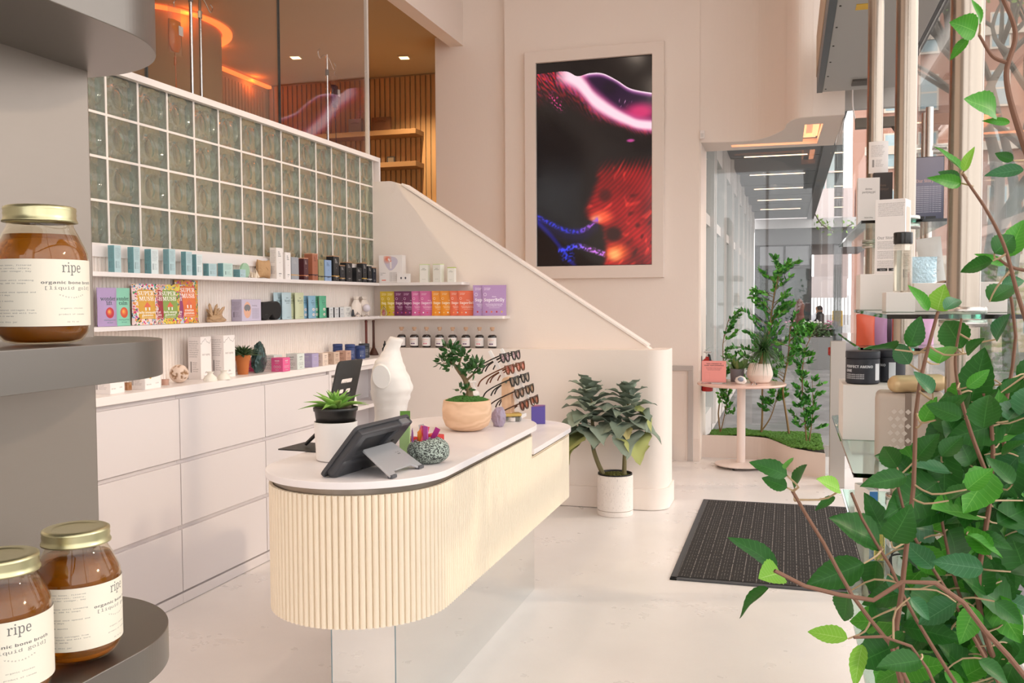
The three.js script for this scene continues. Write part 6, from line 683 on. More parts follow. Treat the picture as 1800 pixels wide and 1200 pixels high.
{
  const RW = M(0xe4dcd6, 0.55);
  const riser = (lb, x0, x1, y0, y1, z0, z1) => single('display_riser', lb, 'riser', bx(x0, x1, y0 + 0.0005, y1, z0, z1, 0.002), RW);
  riser('broad white riser on the upper near glass shelf, under the tall white carton', 0.275, 0.425, 1.406, 1.55, -4.18, -3.95); riser('small low white riser under the clear bottle', 0.31, 0.40, 1.406, 1.472, -3.42, -3.29); riser('mid white riser left of the near steel pole', 0.42, 0.545, 1.406, 1.505, -3.8, -3.5); riser('white riser right of the near steel pole', 0.565, 0.655, 1.406, 1.502, -3.45, -3.2); riser('large white riser under the two dark tubs', 0.19, 0.425, 0.945, 1.142, -3.78, -3.5);
  const story = cv(256, 700, (g, w, h) => { g.fillStyle = '#e9e3e0'; g.fillRect(0, 0, w, h); g.fillStyle = '#4d4948'; g.font = '10px sans-serif'; const tx = 'made in small batches with care for people who love to feel good every single day of the year '; for (let i = 0; i < 10; i++) g.fillText(tx.slice((i * 7) % 30, (i * 7) % 30 + 50), 22, 40 + i * 13); g.font = '34px serif'; g.fillText('Our Story', 18, 372); g.font = '10px sans-serif'; for (let i = 0; i < 20; i++) if (i % 7 !== 6) g.fillText(tx.slice((i * 11) % 34, (i * 11) % 34 + 48), 18, 400 + i * 13); g.fillStyle = '#222'; g.fillRect(18, 648, 92, 26); g.fillRect(120, 648, 104, 26); g.fillStyle = '#fff'; g.font = '11px sans-serif'; g.fillText('App Store', 44, 665); g.fillText('Google Play', 146, 665); });
  const st = thing('story_carton', 'tall white carton with the words Our Story on its front', 'box', [0.405, 1.551, -4.05], -0.32); part(st, 'body', rb(0.115, 0.3, 0.1, 0.0015), M(0xece5e2, 0.4)); part(st, 'printed_front', mv(planePrint(0.112, 0.298), 0, 0.15, 0.0507), M(0xffffff, 0.45, { map: story })); { const g = planePrint(0.06, 0.14); g.rotateY(H2); part(st, 'picture', mv(g, 0.0582, 0.2, 0), M(0xe3bfae, 0.5)); }
  const bo = thing('clear_bottle', 'clear bottle with a black cap on a low riser', 'bottle', [0.368, 1.4725, -3.355]); part(bo, 'bottle', lathe([[0, 0], [0.028, 0], [0.03, 0.004], [0.03, 0.155], [0.026, 0.162], [0, 0.162]], 28), M(0xf7f4ee, 0.05, { transmission: 0.9, thickness: 0, ior: 1.4 })); part(bo, 'liquid', lathe([[0, 0.005], [0.0275, 0.005], [0.0275, 0.14], [0, 0.14]], 24), M(0xe9e4d8, 0.1, { transmission: 0.8, thickness: 0.04, ior: 1.33 })); part(bo, 'cap', lathe([[0.0275, 0.163], [0.0305, 0.163], [0.0305, 0.198], [0.028, 0.201], [0, 0.201]], 28), M(0x1c1a1a, 0.25)); { const g = new THREE.CylinderGeometry(0.0304, 0.0304, 0.1, 20, 1, true, -0.2, 0.9); part(bo, 'printing', mv(g, 0, 0.085, 0), PM('lines', 0x555555)); }
  const pk = thing('blue_soft_pack', 'crinkled pale blue foil pack on the riser beside the bottle', 'pack', [0.462, 1.5055, -3.62], 0.1); part(pk, 'pack', pouchGeo(0.1, 0.095, 0.04, 12), M(0xb3cdd8, 0.25, { metalness: 0.3, bumpMap: clone(coarse, 2, 2), bumpScale: 0.004 }));
  const pp = thing('paper_pouch', 'tilted grey white paper pouch behind the blue foil pack', 'pouch', [0.515, 1.5055, -3.73], -0.2); { const g = pouchGeo(0.085, 0.165, 0.03, 14); g.rotateZ(0.12); g.translate(0, 0.006, 0); part(pp, 'pouch', g, M(0xc9c8c4, 0.6)); } part(pp, 'printing', mv(planePrint(0.06, 0.07), 0.0, 0.07, 0.0185), PM('lines', 0x444444));
  const dl = thing('dried_pod', 'curled brown dried leaf on the riser before the paper pouch', 'leaf', [0.515, 1.5055, -3.56], 0.4); { const g = leafGeo(0.07, 0.05, 0.9, 0.15); g.rotateX(H2 * 0.85); part(dl, 'leaf', mv(g, 0, 0.002, -0.03), LEAF(0x8a6138)); }
  // far upper shelf
  const Y = 1.7885;
  carton('gift_carton', 'white carton with an upright lettered edge on the upper far shelf', 0.095, 0.222, 0.08, 0xe3dcd8, [0.352, Y, -4.62], 0, { k: 'brand', tc: 0x888280 }); carton('dark_photo_carton', 'dark brown carton with a photograph behind the white leaflet', 0.085, 0.26, 0.06, 0x3a302c, [0.425, Y, -4.74], 0, { k: 'brand', tc: 0x9a8070 });
  const oc = cv(256, 480, (g, w, h) => { const gr = g.createLinearGradient(0, 0, w, h); gr.addColorStop(0, '#8f8a96'); gr.addColorStop(0.5, '#7d7a8c'); gr.addColorStop(1, '#3c3f55'); g.fillStyle = gr; g.fillRect(0, 0, w, h); g.fillStyle = '#e7b7a8'; g.font = '30px serif'; g.fillText('Our Story', 40, 180); g.fillStyle = '#d9d6dd'; g.font = '11px sans-serif'; for (let i = 0; i < 14; i++) g.fillText('crafted with intention for calm and clear', 40, 215 + i * 14); g.fillStyle = '#222'; g.fillRect(40, 425, 70, 18); g.fillRect(118, 425, 80, 18); });
  const ob = thing('dark_story_carton', 'large dark carton with grey printed front between the steel poles', 'box', [0.605, Y, -4.62], -0.12); part(ob, 'body', rb(0.14, 0.305, 0.1, 0.002), M(0x24211f, 0.45)); part(ob, 'printed_front', mv(planePrint(0.136, 0.3), 0, 0.152, 0.0507), M(0xffffff, 0.3, { map: oc }));
  const le = thing('leaflet', 'curved white leaflet standing on the dark cartons', 'leaflet', [0.405, Y + 0.2605, -4.73], -0.1); { const g = new THREE.CylinderGeometry(0.09, 0.09, 0.15, 16, 1, true, -0.5, 1.0); g.translate(0, 0.0755, -0.09); part(le, 'sheet', g, M(0xefe8e4, 0.7, { side: THREE.DoubleSide })); const g2 = new THREE.CylinderGeometry(0.0905, 0.0905, 0.13, 16, 1, true, -0.42, 0.8); g2.translate(0, 0.0755, -0.09); part(le, 'printing', g2, PM('lines', 0x666666)); }
  // far middle shelf pouches
  const pg = pouchGeo(0.1, 0.14, 0.035, 15); [[0.335, -4.45, 0xd9542e, 0.6, 'orange red pouch at the front of the far middle glass shelf'], [0.352, -4.62, 0xc93f36, 0.55, 'red pouch behind the orange one on the glass shelf'], [0.385, -4.5, 0xb37fa6, 0.3, 'mauve pouch with yellow dot on the glass shelf'], [0.44, -4.66, 0x3c2233, 0.3, 'dark plum pouch between mauve pouches on the glass shelf'], [0.50, -4.52, 0xc79ccb, 0.1, 'light lilac pouch on the glass shelf'], [0.585, -4.56, 0xd9a7cb, 0.1, 'pink lilac pouch farthest right on the glass shelf']].forEach(([x, z, c, r, lb]) => single('tea_pouch', lb, 'pouch', pg, M(c, 0.45), [x, 1.2405, z], r, 'pouches on the far glass shelf'));
  // tubs
  const tub = (lb, x, z, turn) => { const t = thing('amino_tub', lb, 'tub', [x, 1.1425, z], turn, 'dark tubs on the white riser'); const r = 0.059; part(t, 'tub', lathe([[0, 0], [r - 0.006, 0], [r, 0.006], [r, 0.09], [r - 0.002, 0.092]], 40), M(0x23252e, 0.5)); part(t, 'lid', lathe([[r - 0.003, 0.093], [r + 0.0008, 0.094], [r + 0.0008, 0.116], [r - 0.002, 0.119], [0, 0.119]], 40), M(0x23252e, 0.45)); const lt = mask(256, 128, (g) => { g.font = 'bold 22px sans-serif'; g.fillText('PERFECT AMINO', 20, 44); g.fillText('ONE', 20, 68); g.font = '10px sans-serif'; for (let i = 0; i < 3; i++) g.fillText('essential amino acid blend', 20, 86 + i * 11); g.fillRect(210, 20, 40, 96); }); const g = new THREE.CylinderGeometry(r + 0.0006, r + 0.0006, 0.08, 40, 1, true, -1.3, 2.6); part(t, 'printing', mv(g, 0, 0.047, 0), new THREE.MeshStandardMaterial({ color: 0xd9dade, alphaMap: lt, transparent: true })); };
  tub('left dark supplement tub with pale lettering on the white riser', 0.262, -3.59, -0.1); tub('right dark supplement tub on the white riser behind the foliage', 0.36, -3.70, -0.9);
  // beige case with two gold weights
  const cs = thing('wrapped_case', 'beige quilted case wrapped in clear film on the lower glass shelf', 'case', [0.365, 0.9455, -3.1], -0.1); part(cs, 'case', rb(0.2, 0.215, 0.15, 0.018, 4), M(0xb7a698, 0.5)); for (let i = 0; i < 6; i++) for (let j = 0; j < 3; j++) { const s = new THREE.BoxGeometry(0.012, 0.012, 0.003); s.rotateZ(Math.PI / 4); part(cs, 'quilt_stud', mv(s, -0.055 + j * 0.02 + (i % 2) * 0.01, 0.05 + i * 0.022, 0.0755), M(0xc4b6aa, 0.4)); } part(cs, 'edge_strap', mg([bx(-0.014, 0.004, 0.004, 0.2165, -0.0765, 0.0765, 0.001)]), M(0x7d6a5c, 0.5));
  [[0.345, -3.06, 0.35, 'left gold dumbbell lying on the beige case'], [0.425, -3.12, 0.3, 'right gold dumbbell behind the left one']].forEach(([x, z, r, lb]) => { const t = thing('gold_weight', lb, 'weight', [x, 1.161, z], r, 'gold weights on the beige case'); const g = new THREE.CapsuleGeometry(0.027, 0.05, 8, 20); g.rotateZ(H2); part(t, 'bar', mv(g, 0, 0.0275, 0), M(0xc6a77c, 0.35, { metalness: 0.3 })); });
  const pf = thing('pink_cloth', 'folded pink cloth on the lower glass shelf', 'cloth', [0.50, 0.9455, -3.3], 0.2); for (let i = 0; i < 3; i++) part(pf, 'fold', mv(rb(0.12 - i * 0.006, 0.014, 0.1, 0.007, 2), 0, i * 0.014, 0), M(i % 2 ? 0xd8918c : 0xe2a39c, 0.9));
  // lowest shelf
  const bk = thing('blue_book', 'white book with blue spine lettered TOX on the low glass shelf', 'book', [0.275, 0.5705, -3.55], 0.3); part(bk, 'cover', rb(0.03, 0.2, 0.14, 0.002), M(0xe6e2de, 0.6)); const bt = cv(64, 256, (g, w, h) => { g.fillStyle = '#2f6ea8'; g.fillRect(0, 0, w, h); g.fillStyle = '#f2f2f2'; g.font = 'bold 46px sans-serif'; g.save(); g.translate(16, 40); g.rotate(H2); g.fillText('TOX', 0, 0); g.restore(); }); part(bk, 'spine', mv(planePrint(0.029, 0.19), 0, 0.1, 0.0707), M(0xffffff, 0.5, { map: bt }));
  const pe = thing('perfume_bottle', 'small yellow perfume bottle with white stopper on the low shelf', 'bottle', [0.30, 0.5705, -3.3]); part(pe, 'bottle', rb(0.034, 0.1, 0.025, 0.006, 3), M(0xe9dc8f, 0.05, { transmission: 0.85, thickness: 0.03, ior: 1.45, attenuationColor: new THREE.Color(0xd9c862), attenuationDistance: 0.06 })); part(pe, 'stopper', lathe([[0, 0.1], [0.008, 0.1], [0.009, 0.108], [0.016, 0.114], [0.016, 0.124], [0.008, 0.13], [0, 0.13]], 16), WHITE);
  carton('plain_carton', 'plain white carton beside the perfume bottle', 0.08, 0.16, 0.06, 0xe9e2de, [0.385, 0.5705, -3.5], 0.1, { k: 'brand', tc: 0xaaaaaa });
  const wr = thing('wire_holder', 'black wire holder on the low glass shelf', 'holder', [0.36, 0.5705, -3.1]); part(wr, 'wire', mg([tube([[-0.04, 0.004, 0.03], [-0.04, 0.09, 0.03], [0.04, 0.09, 0.03], [0.04, 0.004, 0.03]], 0.003, 30), tube([[-0.04, 0.004, -0.03], [-0.04, 0.06, -0.03], [0.04, 0.06, -0.03], [0.04, 0.004, -0.03]], 0.003, 30), rod([-0.04, 0.004, 0.03], [-0.04, 0.004, -0.03], 0.003), rod([0.04, 0.004, 0.03], [0.04, 0.004, -0.03], 0.003)]), BLACK);
}
// the goods above were laid out for a fixture a little farther off: bring them to its true place and size
for (const o of scene.children.slice(fixFrom + 1)) { o.position.set(o.position.x * FK, fy(o.position.y), o.position.z * FK); o.scale.setScalar(FK); }
{ // steel end post by the planter, air curtain and door pulls
  const t = thing('steel_end_post', 'waist high brushed steel post between planter and glass shelves', 'post', [0.372, 0, -7.5]); part(t, 'post', bx(-0.06, 0.05, 0, 1.13, -0.05, 0.3 - 0.25, 0.003), M(0xb8b0a8, 0.38, { metalness: 0.9, bumpMap: clone(brushed, 1, 2), bumpScale: 0.0001 })); part(t, 'red_button', mv(new THREE.CylinderGeometry(0.03, 0.034, 0.016, 24).rotateZ(H2), -0.068, 1.05, 0), M(0xa82a22, 0.35));
  const a = thing('air_curtain', 'large grey air curtain box hung above the street door', 'air curtain', [0, 0, 0]); const G = M(0xb2b0ac, 0.5, { metalness: 0.3 });
  part(a, 'casing', bx(0.23, 0.74, 2.99, 3.42, -7.3, -4.4, 0.004), G); part(a, 'front_edge', bx(0.19, 0.23, 2.985, 3.1, -7.3, -4.4), M(0x55595d, 0.4, { metalness: 0.4 })); part(a, 'intake_grille', bx(0.185, 0.225, 3.1, 3.4, -7.28, -4.42), M(0xbfa78f, 0.6)); part(a, 'sensor_strip', bx(0.42, 0.62, 2.975, 2.99, -7.1, -6.95), M(0x57514b, 0.6)); part(a, 'warning_sticker', bx(0.33, 0.42, 2.9875, 2.9898, -5.3, -5.2), M(0xe2b52e, 0.5)); for (let i = 0; i < 7; i++) part(a, 'screw', mv(cyl(0.006, 0.006, 0.004, 8), 0.25, 2.986, -7.2 + i * 0.4), M(0x44403c, 0.4, { metalness: 0.8 }));
  const cb = thing('hanging_cable', 'short white cable looped below the far end of the air curtain', 'cable', [0.44, 2.98, -7.32]); part(cb, 'cable', tube([[0, 0.02, 0.03], [0.005, -0.1, 0.0], [0.025, -0.22, 0]], 0.005), WHITE);
  const cl = thing('door_closer', 'grey door closer box high beside the first steel pole', 'door closer', [0.60, 2.70, -7.28]); part(cl, 'body', bx(-0.14, 0.14, 0, 0.075, -0.03, 0.03, 0.004), M(0x6f665c, 0.4, { metalness: 0.7 })); part(cl, 'arm', mg([rod([0.1, 0.03, 0.0], [0.18, -0.1, 0.02], 0.012), bx(0.14, 0.19, -0.14, -0.02, -0.02, 0.04)]), M(0x5d554d, 0.4, { metalness: 0.7 }));
  for (const [z, lb] of [[-5.55, 'nearer tall tubular steel door pull'], [-5.72, 'farther tall tubular steel door pull']]) { const d = thing('door_pull', lb, 'door handle', [0.735, 0, z], 0, 'tall door pulls'); part(d, 'bar', cyl(0.02, 0.02, 1.55, 18, 0.95), STEELP); for (const y of [1.15, 2.28]) part(d, 'standoff', rod([0, y, 0], [0.088, y, 0], 0.013, 14), STEELP); }
}
const FS=[[[[0.241,1.054,-1.068],[0.206,1.093,-1.059],[0.183,1.126,-1.054],[0.148,1.152,-1.045],[0.125,1.157,-1.038],[0.102,1.139,-1.030],[0.085,1.133,-1.025],[0.033,1.145,-1.010],[0.002,1.154,-1.001],[-0.012,1.165,-0.997]],0.0035,0.0022],
[[[0.140,0.993,-1.150],[0.121,1.040,-1.146],[0.095,1.074,-1.140],[0.069,1.111,-1.134],[0.046,1.157,-1.129],[0.024,1.194,-1.124],[0.006,1.226,-1.120]],0.0035,0.002],
[[[0.141,1.080,-1.196],[0.118,1.132,-1.191],[0.094,1.170,-1.186],[0.075,1.215,-1.182]],0.003,0.0018],
[[[0.133,0.985,-1.168],[0.135,1.128,-1.175],[0.145,1.229,-1.183],[0.148,1.331,-1.189],[0.159,1.386,-1.194],[0.171,1.434,-1.200]],0.0045,0.002],
[[[0.272,0.951,-1.292],[0.236,1.060,-1.286],[0.249,1.191,-1.296],[0.252,1.278,-1.301],[0.241,1.329,-1.300]],0.0055,0.0025],
[[[0.245,1.217,-1.275],[0.217,1.296,-1.270],[0.202,1.367,-1.269],[0.209,1.425,-1.274]],0.003,0.0015],
[[[0.276,1.375,-1.177],[0.251,1.453,-1.173],[0.235,1.511,-1.171],[0.216,1.550,-1.167],[0.194,1.584,-1.162],[0.188,1.594,-1.160]],0.003,0.0015],
[[[0.262,1.570,-1.129],[0.241,1.625,-1.125],[0.225,1.693,-1.124],[0.234,1.737,-1.128],[0.216,1.786,-1.125]],0.004,0.0022],
[[[0.224,1.706,-1.124],[0.211,1.712,-1.120],[0.196,1.736,-1.117]],0.0022,0.0015],
[[[0.289,1.480,-1.238],[0.256,1.487,-1.228],[0.240,1.497,-1.224]],0.0025,0.0015],
[[[0.309,1.137,-1.385],[0.282,1.237,-1.381],[0.285,1.314,-1.386],[0.296,1.392,-1.392],[0.284,1.484,-1.393]],0.004,0.002],
[[[0.226,1.039,-1.303],[0.197,1.143,-1.299],[0.189,1.202,-1.300],[0.203,1.246,-1.306]],0.003,0.0018],
[[[0.203,1.067,-1.245],[0.148,1.163,-1.233],[0.130,1.227,-1.231]],0.003,0.0018],
[[[0.156,1.025,-1.094],[0.144,1.057,-1.091],[0.108,1.076,-1.081],[0.072,1.076,-1.070]],0.0028,0.0016]];
const FL=[[[-0.000,1.252,-1.075],[-0.039,1.269,-1.067],0.5,0],
[[-0.000,1.232,-1.107],[-0.028,1.243,-1.106],0.55,0],
[[0.009,1.219,-1.173],[0.017,1.253,-1.150],0.55,0],
[[-0.002,1.269,-1.019],[0.005,1.281,-1.042],0.35,1],
[[0.057,1.234,-1.096],[0.035,1.252,-1.074],0.6,2],
[[0.061,1.189,-1.280],[0.035,1.173,-1.270],0.35,0],
[[-0.011,1.105,-1.215],[-0.065,1.151,-1.199],0.38,0],
[[-0.007,1.113,-1.167],[-0.029,1.117,-1.139],1.0,2],
[[-0.021,1.096,-1.161],[-0.063,1.057,-1.170],0.4,0],
[[0.089,1.133,-1.168],[0.022,1.102,-1.161],0.5,0],
[[0.110,1.147,-1.212],[0.057,1.189,-1.171],0.62,0],
[[0.119,1.153,-1.237],[0.096,1.205,-1.238],0.5,0],
[[0.114,1.174,-1.121],[0.133,1.217,-1.100],0.7,0],
[[0.112,1.113,-1.260],[0.105,1.066,-1.254],0.72,0],
[[0.074,1.084,-1.210],[0.067,1.037,-1.229],0.62,0],
[[0.101,1.050,-1.215],[0.144,1.054,-1.255],0.62,0],
[[0.190,1.096,-1.164],[0.148,1.066,-1.169],0.6,3],
[[0.070,1.050,-1.138],[0.024,1.052,-1.152],0.45,2],
[[0.095,1.004,-1.253],[0.082,0.961,-1.222],0.42,2],
[[0.142,1.053,-1.083],[0.097,1.056,-1.052],0.5,0],
[[0.196,0.990,-1.304],[0.192,0.965,-1.298],0.7,0],
[[0.221,1.072,-1.230],[0.204,1.031,-1.211],0.6,1],
[[0.239,1.088,-1.207],[0.273,1.062,-1.208],0.5,0],
[[0.218,1.138,-1.163],[0.163,1.146,-1.153],0.5,3],
[[0.171,1.122,-1.207],[0.140,1.151,-1.225],0.6,3],
[[0.242,1.132,-1.253],[0.216,1.165,-1.274],0.55,1],
[[0.254,1.182,-1.303],[0.300,1.153,-1.346],0.5,0],
[[0.141,1.230,-1.225],[0.089,1.226,-1.188],0.42,0],
[[0.136,1.233,-1.271],[0.119,1.259,-1.296],0.7,0],
[[0.153,1.226,-1.287],[0.131,1.250,-1.286],0.65,0],
[[0.155,1.250,-1.241],[0.176,1.284,-1.230],0.65,0],
[[0.189,1.248,-1.280],[0.216,1.277,-1.294],0.6,0],
[[0.162,1.312,-1.138],[0.186,1.346,-1.119],0.5,0],
[[0.237,1.291,-1.302],[0.277,1.317,-1.346],0.55,0],
[[0.181,1.320,-1.095],[0.147,1.335,-1.104],0.55,0],
[[0.152,1.306,-1.166],[0.163,1.336,-1.149],0.5,1],
[[0.214,1.302,-1.155],[0.222,1.342,-1.176],0.75,0],
[[0.272,1.275,-1.317],[0.287,1.320,-1.295],0.6,0],
[[0.125,1.388,-1.213],[0.086,1.398,-1.173],0.6,0],
[[0.145,1.390,-1.245],[0.159,1.428,-1.241],0.6,0],
[[0.216,1.386,-1.307],[0.197,1.424,-1.333],0.75,0],
[[0.173,1.372,-1.199],[0.189,1.399,-1.237],0.7,1],
[[0.196,1.387,-1.158],[0.205,1.406,-1.135],0.5,0],
[[0.243,1.400,-1.245],[0.246,1.431,-1.218],0.6,3],
[[0.150,1.437,-1.118],[0.131,1.466,-1.108],0.4,1],
[[0.175,1.436,-1.229],[0.178,1.465,-1.210],0.75,2],
[[0.161,1.438,-1.083],[0.183,1.455,-1.113],0.4,3],
[[0.224,1.493,-1.172],[0.191,1.483,-1.191],0.45,0],
[[0.268,1.494,-1.331],[0.233,1.508,-1.314],0.3,1],
[[0.233,1.503,-1.212],[0.257,1.527,-1.222],0.75,0],
[[0.259,1.501,-1.266],[0.279,1.551,-1.280],0.5,1],
[[0.233,1.446,-1.234],[0.263,1.470,-1.252],0.7,0],
[[0.267,1.468,-1.341],[0.299,1.475,-1.351],0.45,3],
[[0.194,1.600,-1.197],[0.169,1.635,-1.205],0.5,1],
[[0.188,1.593,-1.147],[0.195,1.619,-1.138],0.35,2],
[[0.215,1.605,-1.341],[0.190,1.619,-1.336],0.6,0],
[[0.199,1.589,-1.228],[0.162,1.592,-1.186],0.3,1],
[[0.263,1.601,-1.214],[0.221,1.597,-1.206],0.38,3],
[[0.229,1.597,-1.105],[0.212,1.607,-1.107],0.6,0],
[[0.242,1.677,-1.266],[0.208,1.693,-1.229],0.7,1],
[[0.259,1.666,-1.269],[0.228,1.668,-1.258],0.3,1],
[[0.221,1.781,-1.276],[0.191,1.791,-1.258],0.85,1],
[[0.213,1.775,-1.280],[0.192,1.752,-1.288],0.4,1],
[[0.194,1.743,-1.101],[0.186,1.761,-1.072],0.3,1],
[[0.145,1.369,-1.234],[0.128,1.396,-1.259],0.55,3],
[[0.157,1.344,-1.130],[0.139,1.369,-1.123],0.6,3],
[[0.209,1.342,-1.231],[0.234,1.364,-1.228],0.5,1],
[[0.237,1.341,-1.182],[0.259,1.361,-1.178],0.5,0],
[[0.180,1.216,-1.160],[0.214,1.241,-1.177],0.55,0],
[[0.197,1.232,-1.149],[0.223,1.259,-1.150],0.55,1],
[[0.233,1.151,-1.274],[0.267,1.144,-1.254],0.5,0],
[[0.262,1.225,-1.235],[0.238,1.258,-1.244],0.55,0],
[[0.235,1.271,-1.164],[0.255,1.293,-1.154],0.5,0],
[[0.185,1.178,-1.269],[0.155,1.211,-1.245],0.55,3],
[[0.132,1.118,-1.096],[0.156,1.094,-1.098],0.5,3],
[[0.121,1.107,-1.220],[0.145,1.086,-1.201],0.45,3],
[[0.212,1.035,-1.150],[0.247,1.013,-1.149],0.5,0],
[[0.195,0.973,-1.270],[0.222,0.952,-1.273],0.5,1],
[[0.273,1.007,-1.300],[0.248,0.978,-1.271],0.55,0],
[[0.131,1.067,-1.130],[0.113,1.044,-1.133],0.5,0],
[[0.284,1.171,-1.357],[0.320,1.135,-1.334],0.62,3],
[[0.241,0.981,-1.377],[0.266,1.021,-1.399],0.59,0],
[[0.188,1.020,-1.338],[0.155,0.974,-1.317],0.56,0],
[[0.359,0.888,-1.645],[0.284,0.834,-1.665],0.53,1],
[[0.245,0.982,-1.528],[0.322,0.986,-1.592],0.63,3],
[[0.273,1.206,-1.569],[0.360,1.177,-1.614],0.64,0],
[[0.265,1.343,-1.549],[0.298,1.285,-1.573],0.58,0],
[[0.142,0.990,-1.265],[0.194,0.934,-1.282],0.62,0],
[[0.223,1.022,-1.312],[0.247,1.086,-1.354],0.62,0],
[[0.229,1.104,-1.401],[0.233,1.158,-1.417],0.58,0],
[[0.202,1.059,-1.245],[0.237,1.057,-1.216],0.51,0],
[[0.300,1.316,-1.469],[0.273,1.263,-1.443],0.60,1],
[[0.293,1.188,-1.324],[0.367,1.179,-1.377],0.59,0],
[[0.230,1.051,-1.539],[0.173,0.990,-1.532],0.56,0],
[[0.248,1.029,-1.372],[0.292,1.063,-1.337],0.53,0],
[[0.265,1.325,-1.431],[0.204,1.284,-1.456],0.56,1],
[[0.286,1.237,-1.448],[0.344,1.179,-1.479],0.63,3],
[[0.221,1.084,-1.548],[0.202,1.160,-1.519],0.56,1],
[[0.266,1.296,-1.283],[0.299,1.331,-1.331],0.60,3],
[[0.257,1.237,-1.379],[0.325,1.192,-1.404],0.58,0],
[[0.186,0.963,-1.577],[0.248,0.935,-1.601],0.62,0],
[[0.323,1.064,-1.447],[0.293,1.149,-1.416],0.59,0],
[[0.240,0.931,-1.388],[0.255,0.834,-1.423],0.65,0],
[[0.285,0.989,-1.513],[0.220,0.992,-1.508],0.63,0],
[[0.262,0.986,-1.607],[0.183,1.044,-1.548],0.61,0],
[[0.234,1.228,-1.347],[0.203,1.304,-1.320],0.61,0],
[[0.287,1.042,-1.629],[0.331,1.091,-1.621],0.62,0],
[[0.186,1.044,-1.292],[0.246,1.043,-1.320],0.57,3],
[[0.271,1.106,-1.278],[0.327,1.094,-1.341],0.62,0],
[[0.214,1.265,-1.343],[0.208,1.328,-1.392],0.63,0],
[[0.279,1.043,-1.317],[0.223,1.104,-1.255],0.64,0],
[[0.296,1.217,-1.435],[0.280,1.273,-1.390],0.63,0],
[[0.244,1.232,-1.276],[0.210,1.194,-1.220],0.60,1],
[[0.322,1.173,-1.485],[0.369,1.128,-1.514],0.52,1],
[[0.345,1.295,-1.643],[0.292,1.230,-1.651],0.54,1],
[[0.292,0.879,-1.562],[0.356,0.829,-1.562],0.58,1],
[[0.221,1.007,-1.496],[0.171,1.027,-1.497],0.59,0],
[[0.212,0.941,-1.408],[0.273,0.879,-1.468],0.60,1],
[[0.265,1.088,-1.502],[0.202,1.081,-1.448],0.51,1],
[[0.224,1.205,-1.294],[0.212,1.169,-1.251],0.57,0],
[[0.185,1.021,-1.367],[0.156,0.966,-1.361],0.62,0],
[[0.216,0.950,-1.299],[0.162,0.984,-1.291],0.64,0],
[[0.241,0.979,-1.551],[0.234,1.066,-1.516],0.56,0],
[[0.223,1.292,-1.327],[0.256,1.336,-1.317],0.63,0],
[[0.299,0.937,-1.408],[0.240,0.954,-1.405],0.65,1],
[[0.288,0.923,-1.508],[0.346,0.906,-1.539],0.52,3],
[[0.268,1.128,-1.459],[0.216,1.114,-1.446],0.51,1],
[[0.283,0.976,-1.306],[0.262,0.927,-1.261],0.57,0],
[[0.248,1.337,-1.403],[0.254,1.287,-1.406],0.64,0],
[[0.216,1.186,-1.508],[0.292,1.138,-1.558],0.51,0],
[[0.302,1.178,-1.575],[0.376,1.215,-1.593],0.61,0],
[[0.200,1.007,-1.391],[0.237,1.070,-1.394],0.57,0],
[[0.253,1.151,-1.502],[0.236,1.080,-1.520],0.56,0],
[[0.191,0.974,-1.401],[0.158,0.907,-1.437],0.62,0],
[[0.284,1.291,-1.448],[0.295,1.244,-1.415],0.56,0],
[[0.268,1.287,-1.497],[0.222,1.263,-1.518],0.56,0],
[[0.195,1.083,-1.262],[0.145,1.067,-1.197],0.64,0],
[[0.173,0.925,-1.447],[0.200,0.966,-1.508],0.64,3],
[[0.294,1.233,-1.371],[0.290,1.157,-1.380],0.55,0],
[[0.233,1.269,-1.450],[0.199,1.192,-1.463],0.55,0],
[[0.275,0.989,-1.276],[0.265,0.911,-1.316],0.51,0],
[[0.241,1.102,-1.454],[0.257,1.158,-1.497],0.63,0],
[[0.331,1.063,-1.621],[0.281,1.017,-1.576],0.62,0],
[[0.210,0.979,-1.429],[0.214,1.056,-1.454],0.64,0],
[[0.153,1.083,-1.239],[0.091,1.064,-1.239],0.51,0],
[[0.226,1.043,-1.272],[0.192,1.073,-1.260],0.63,1],
[[0.183,1.216,-1.272],[0.121,1.182,-1.211],0.59,0],
[[0.211,1.015,-1.322],[0.189,1.075,-1.364],0.52,0],
[[0.186,0.964,-1.424],[0.105,0.974,-1.381],0.63,3],
[[0.145,1.026,-1.267],[0.212,1.026,-1.256],0.63,0],
[[0.266,1.086,-1.305],[0.206,1.074,-1.307],0.56,1],
[[0.322,1.053,-1.578],[0.342,0.982,-1.577],0.61,0],
[[0.298,0.907,-1.518],[0.239,0.864,-1.453],0.58,0],
[[0.202,0.924,-1.361],[0.156,0.915,-1.317],0.52,0],
[[0.315,0.891,-1.632],[0.246,0.951,-1.618],0.56,0],
[[0.310,0.923,-1.448],[0.330,0.968,-1.508],0.64,0],
[[0.351,1.336,-1.628],[0.408,1.325,-1.645],0.51,0],
[[0.188,1.170,-1.372],[0.181,1.247,-1.351],0.52,0],
[[0.286,1.175,-1.350],[0.213,1.175,-1.306],0.56,3],
[[0.277,1.208,-1.333],[0.256,1.152,-1.327],0.58,0],
[[0.279,1.251,-1.287],[0.249,1.206,-1.311],0.61,3],
[[0.247,1.346,-1.501],[0.286,1.299,-1.558],0.50,3],
[[0.325,1.161,-1.639],[0.276,1.103,-1.621],0.54,0],
[[0.198,1.230,-1.270],[0.152,1.247,-1.237],0.54,3],
[[0.227,1.043,-1.376],[0.284,1.017,-1.443],0.52,3],
[[0.264,1.262,-1.322],[0.267,1.333,-1.327],0.62,1],
[[0.157,0.987,-1.396],[0.087,0.985,-1.413],0.65,1],
[[0.202,1.147,-1.311],[0.239,1.070,-1.370],0.58,0],
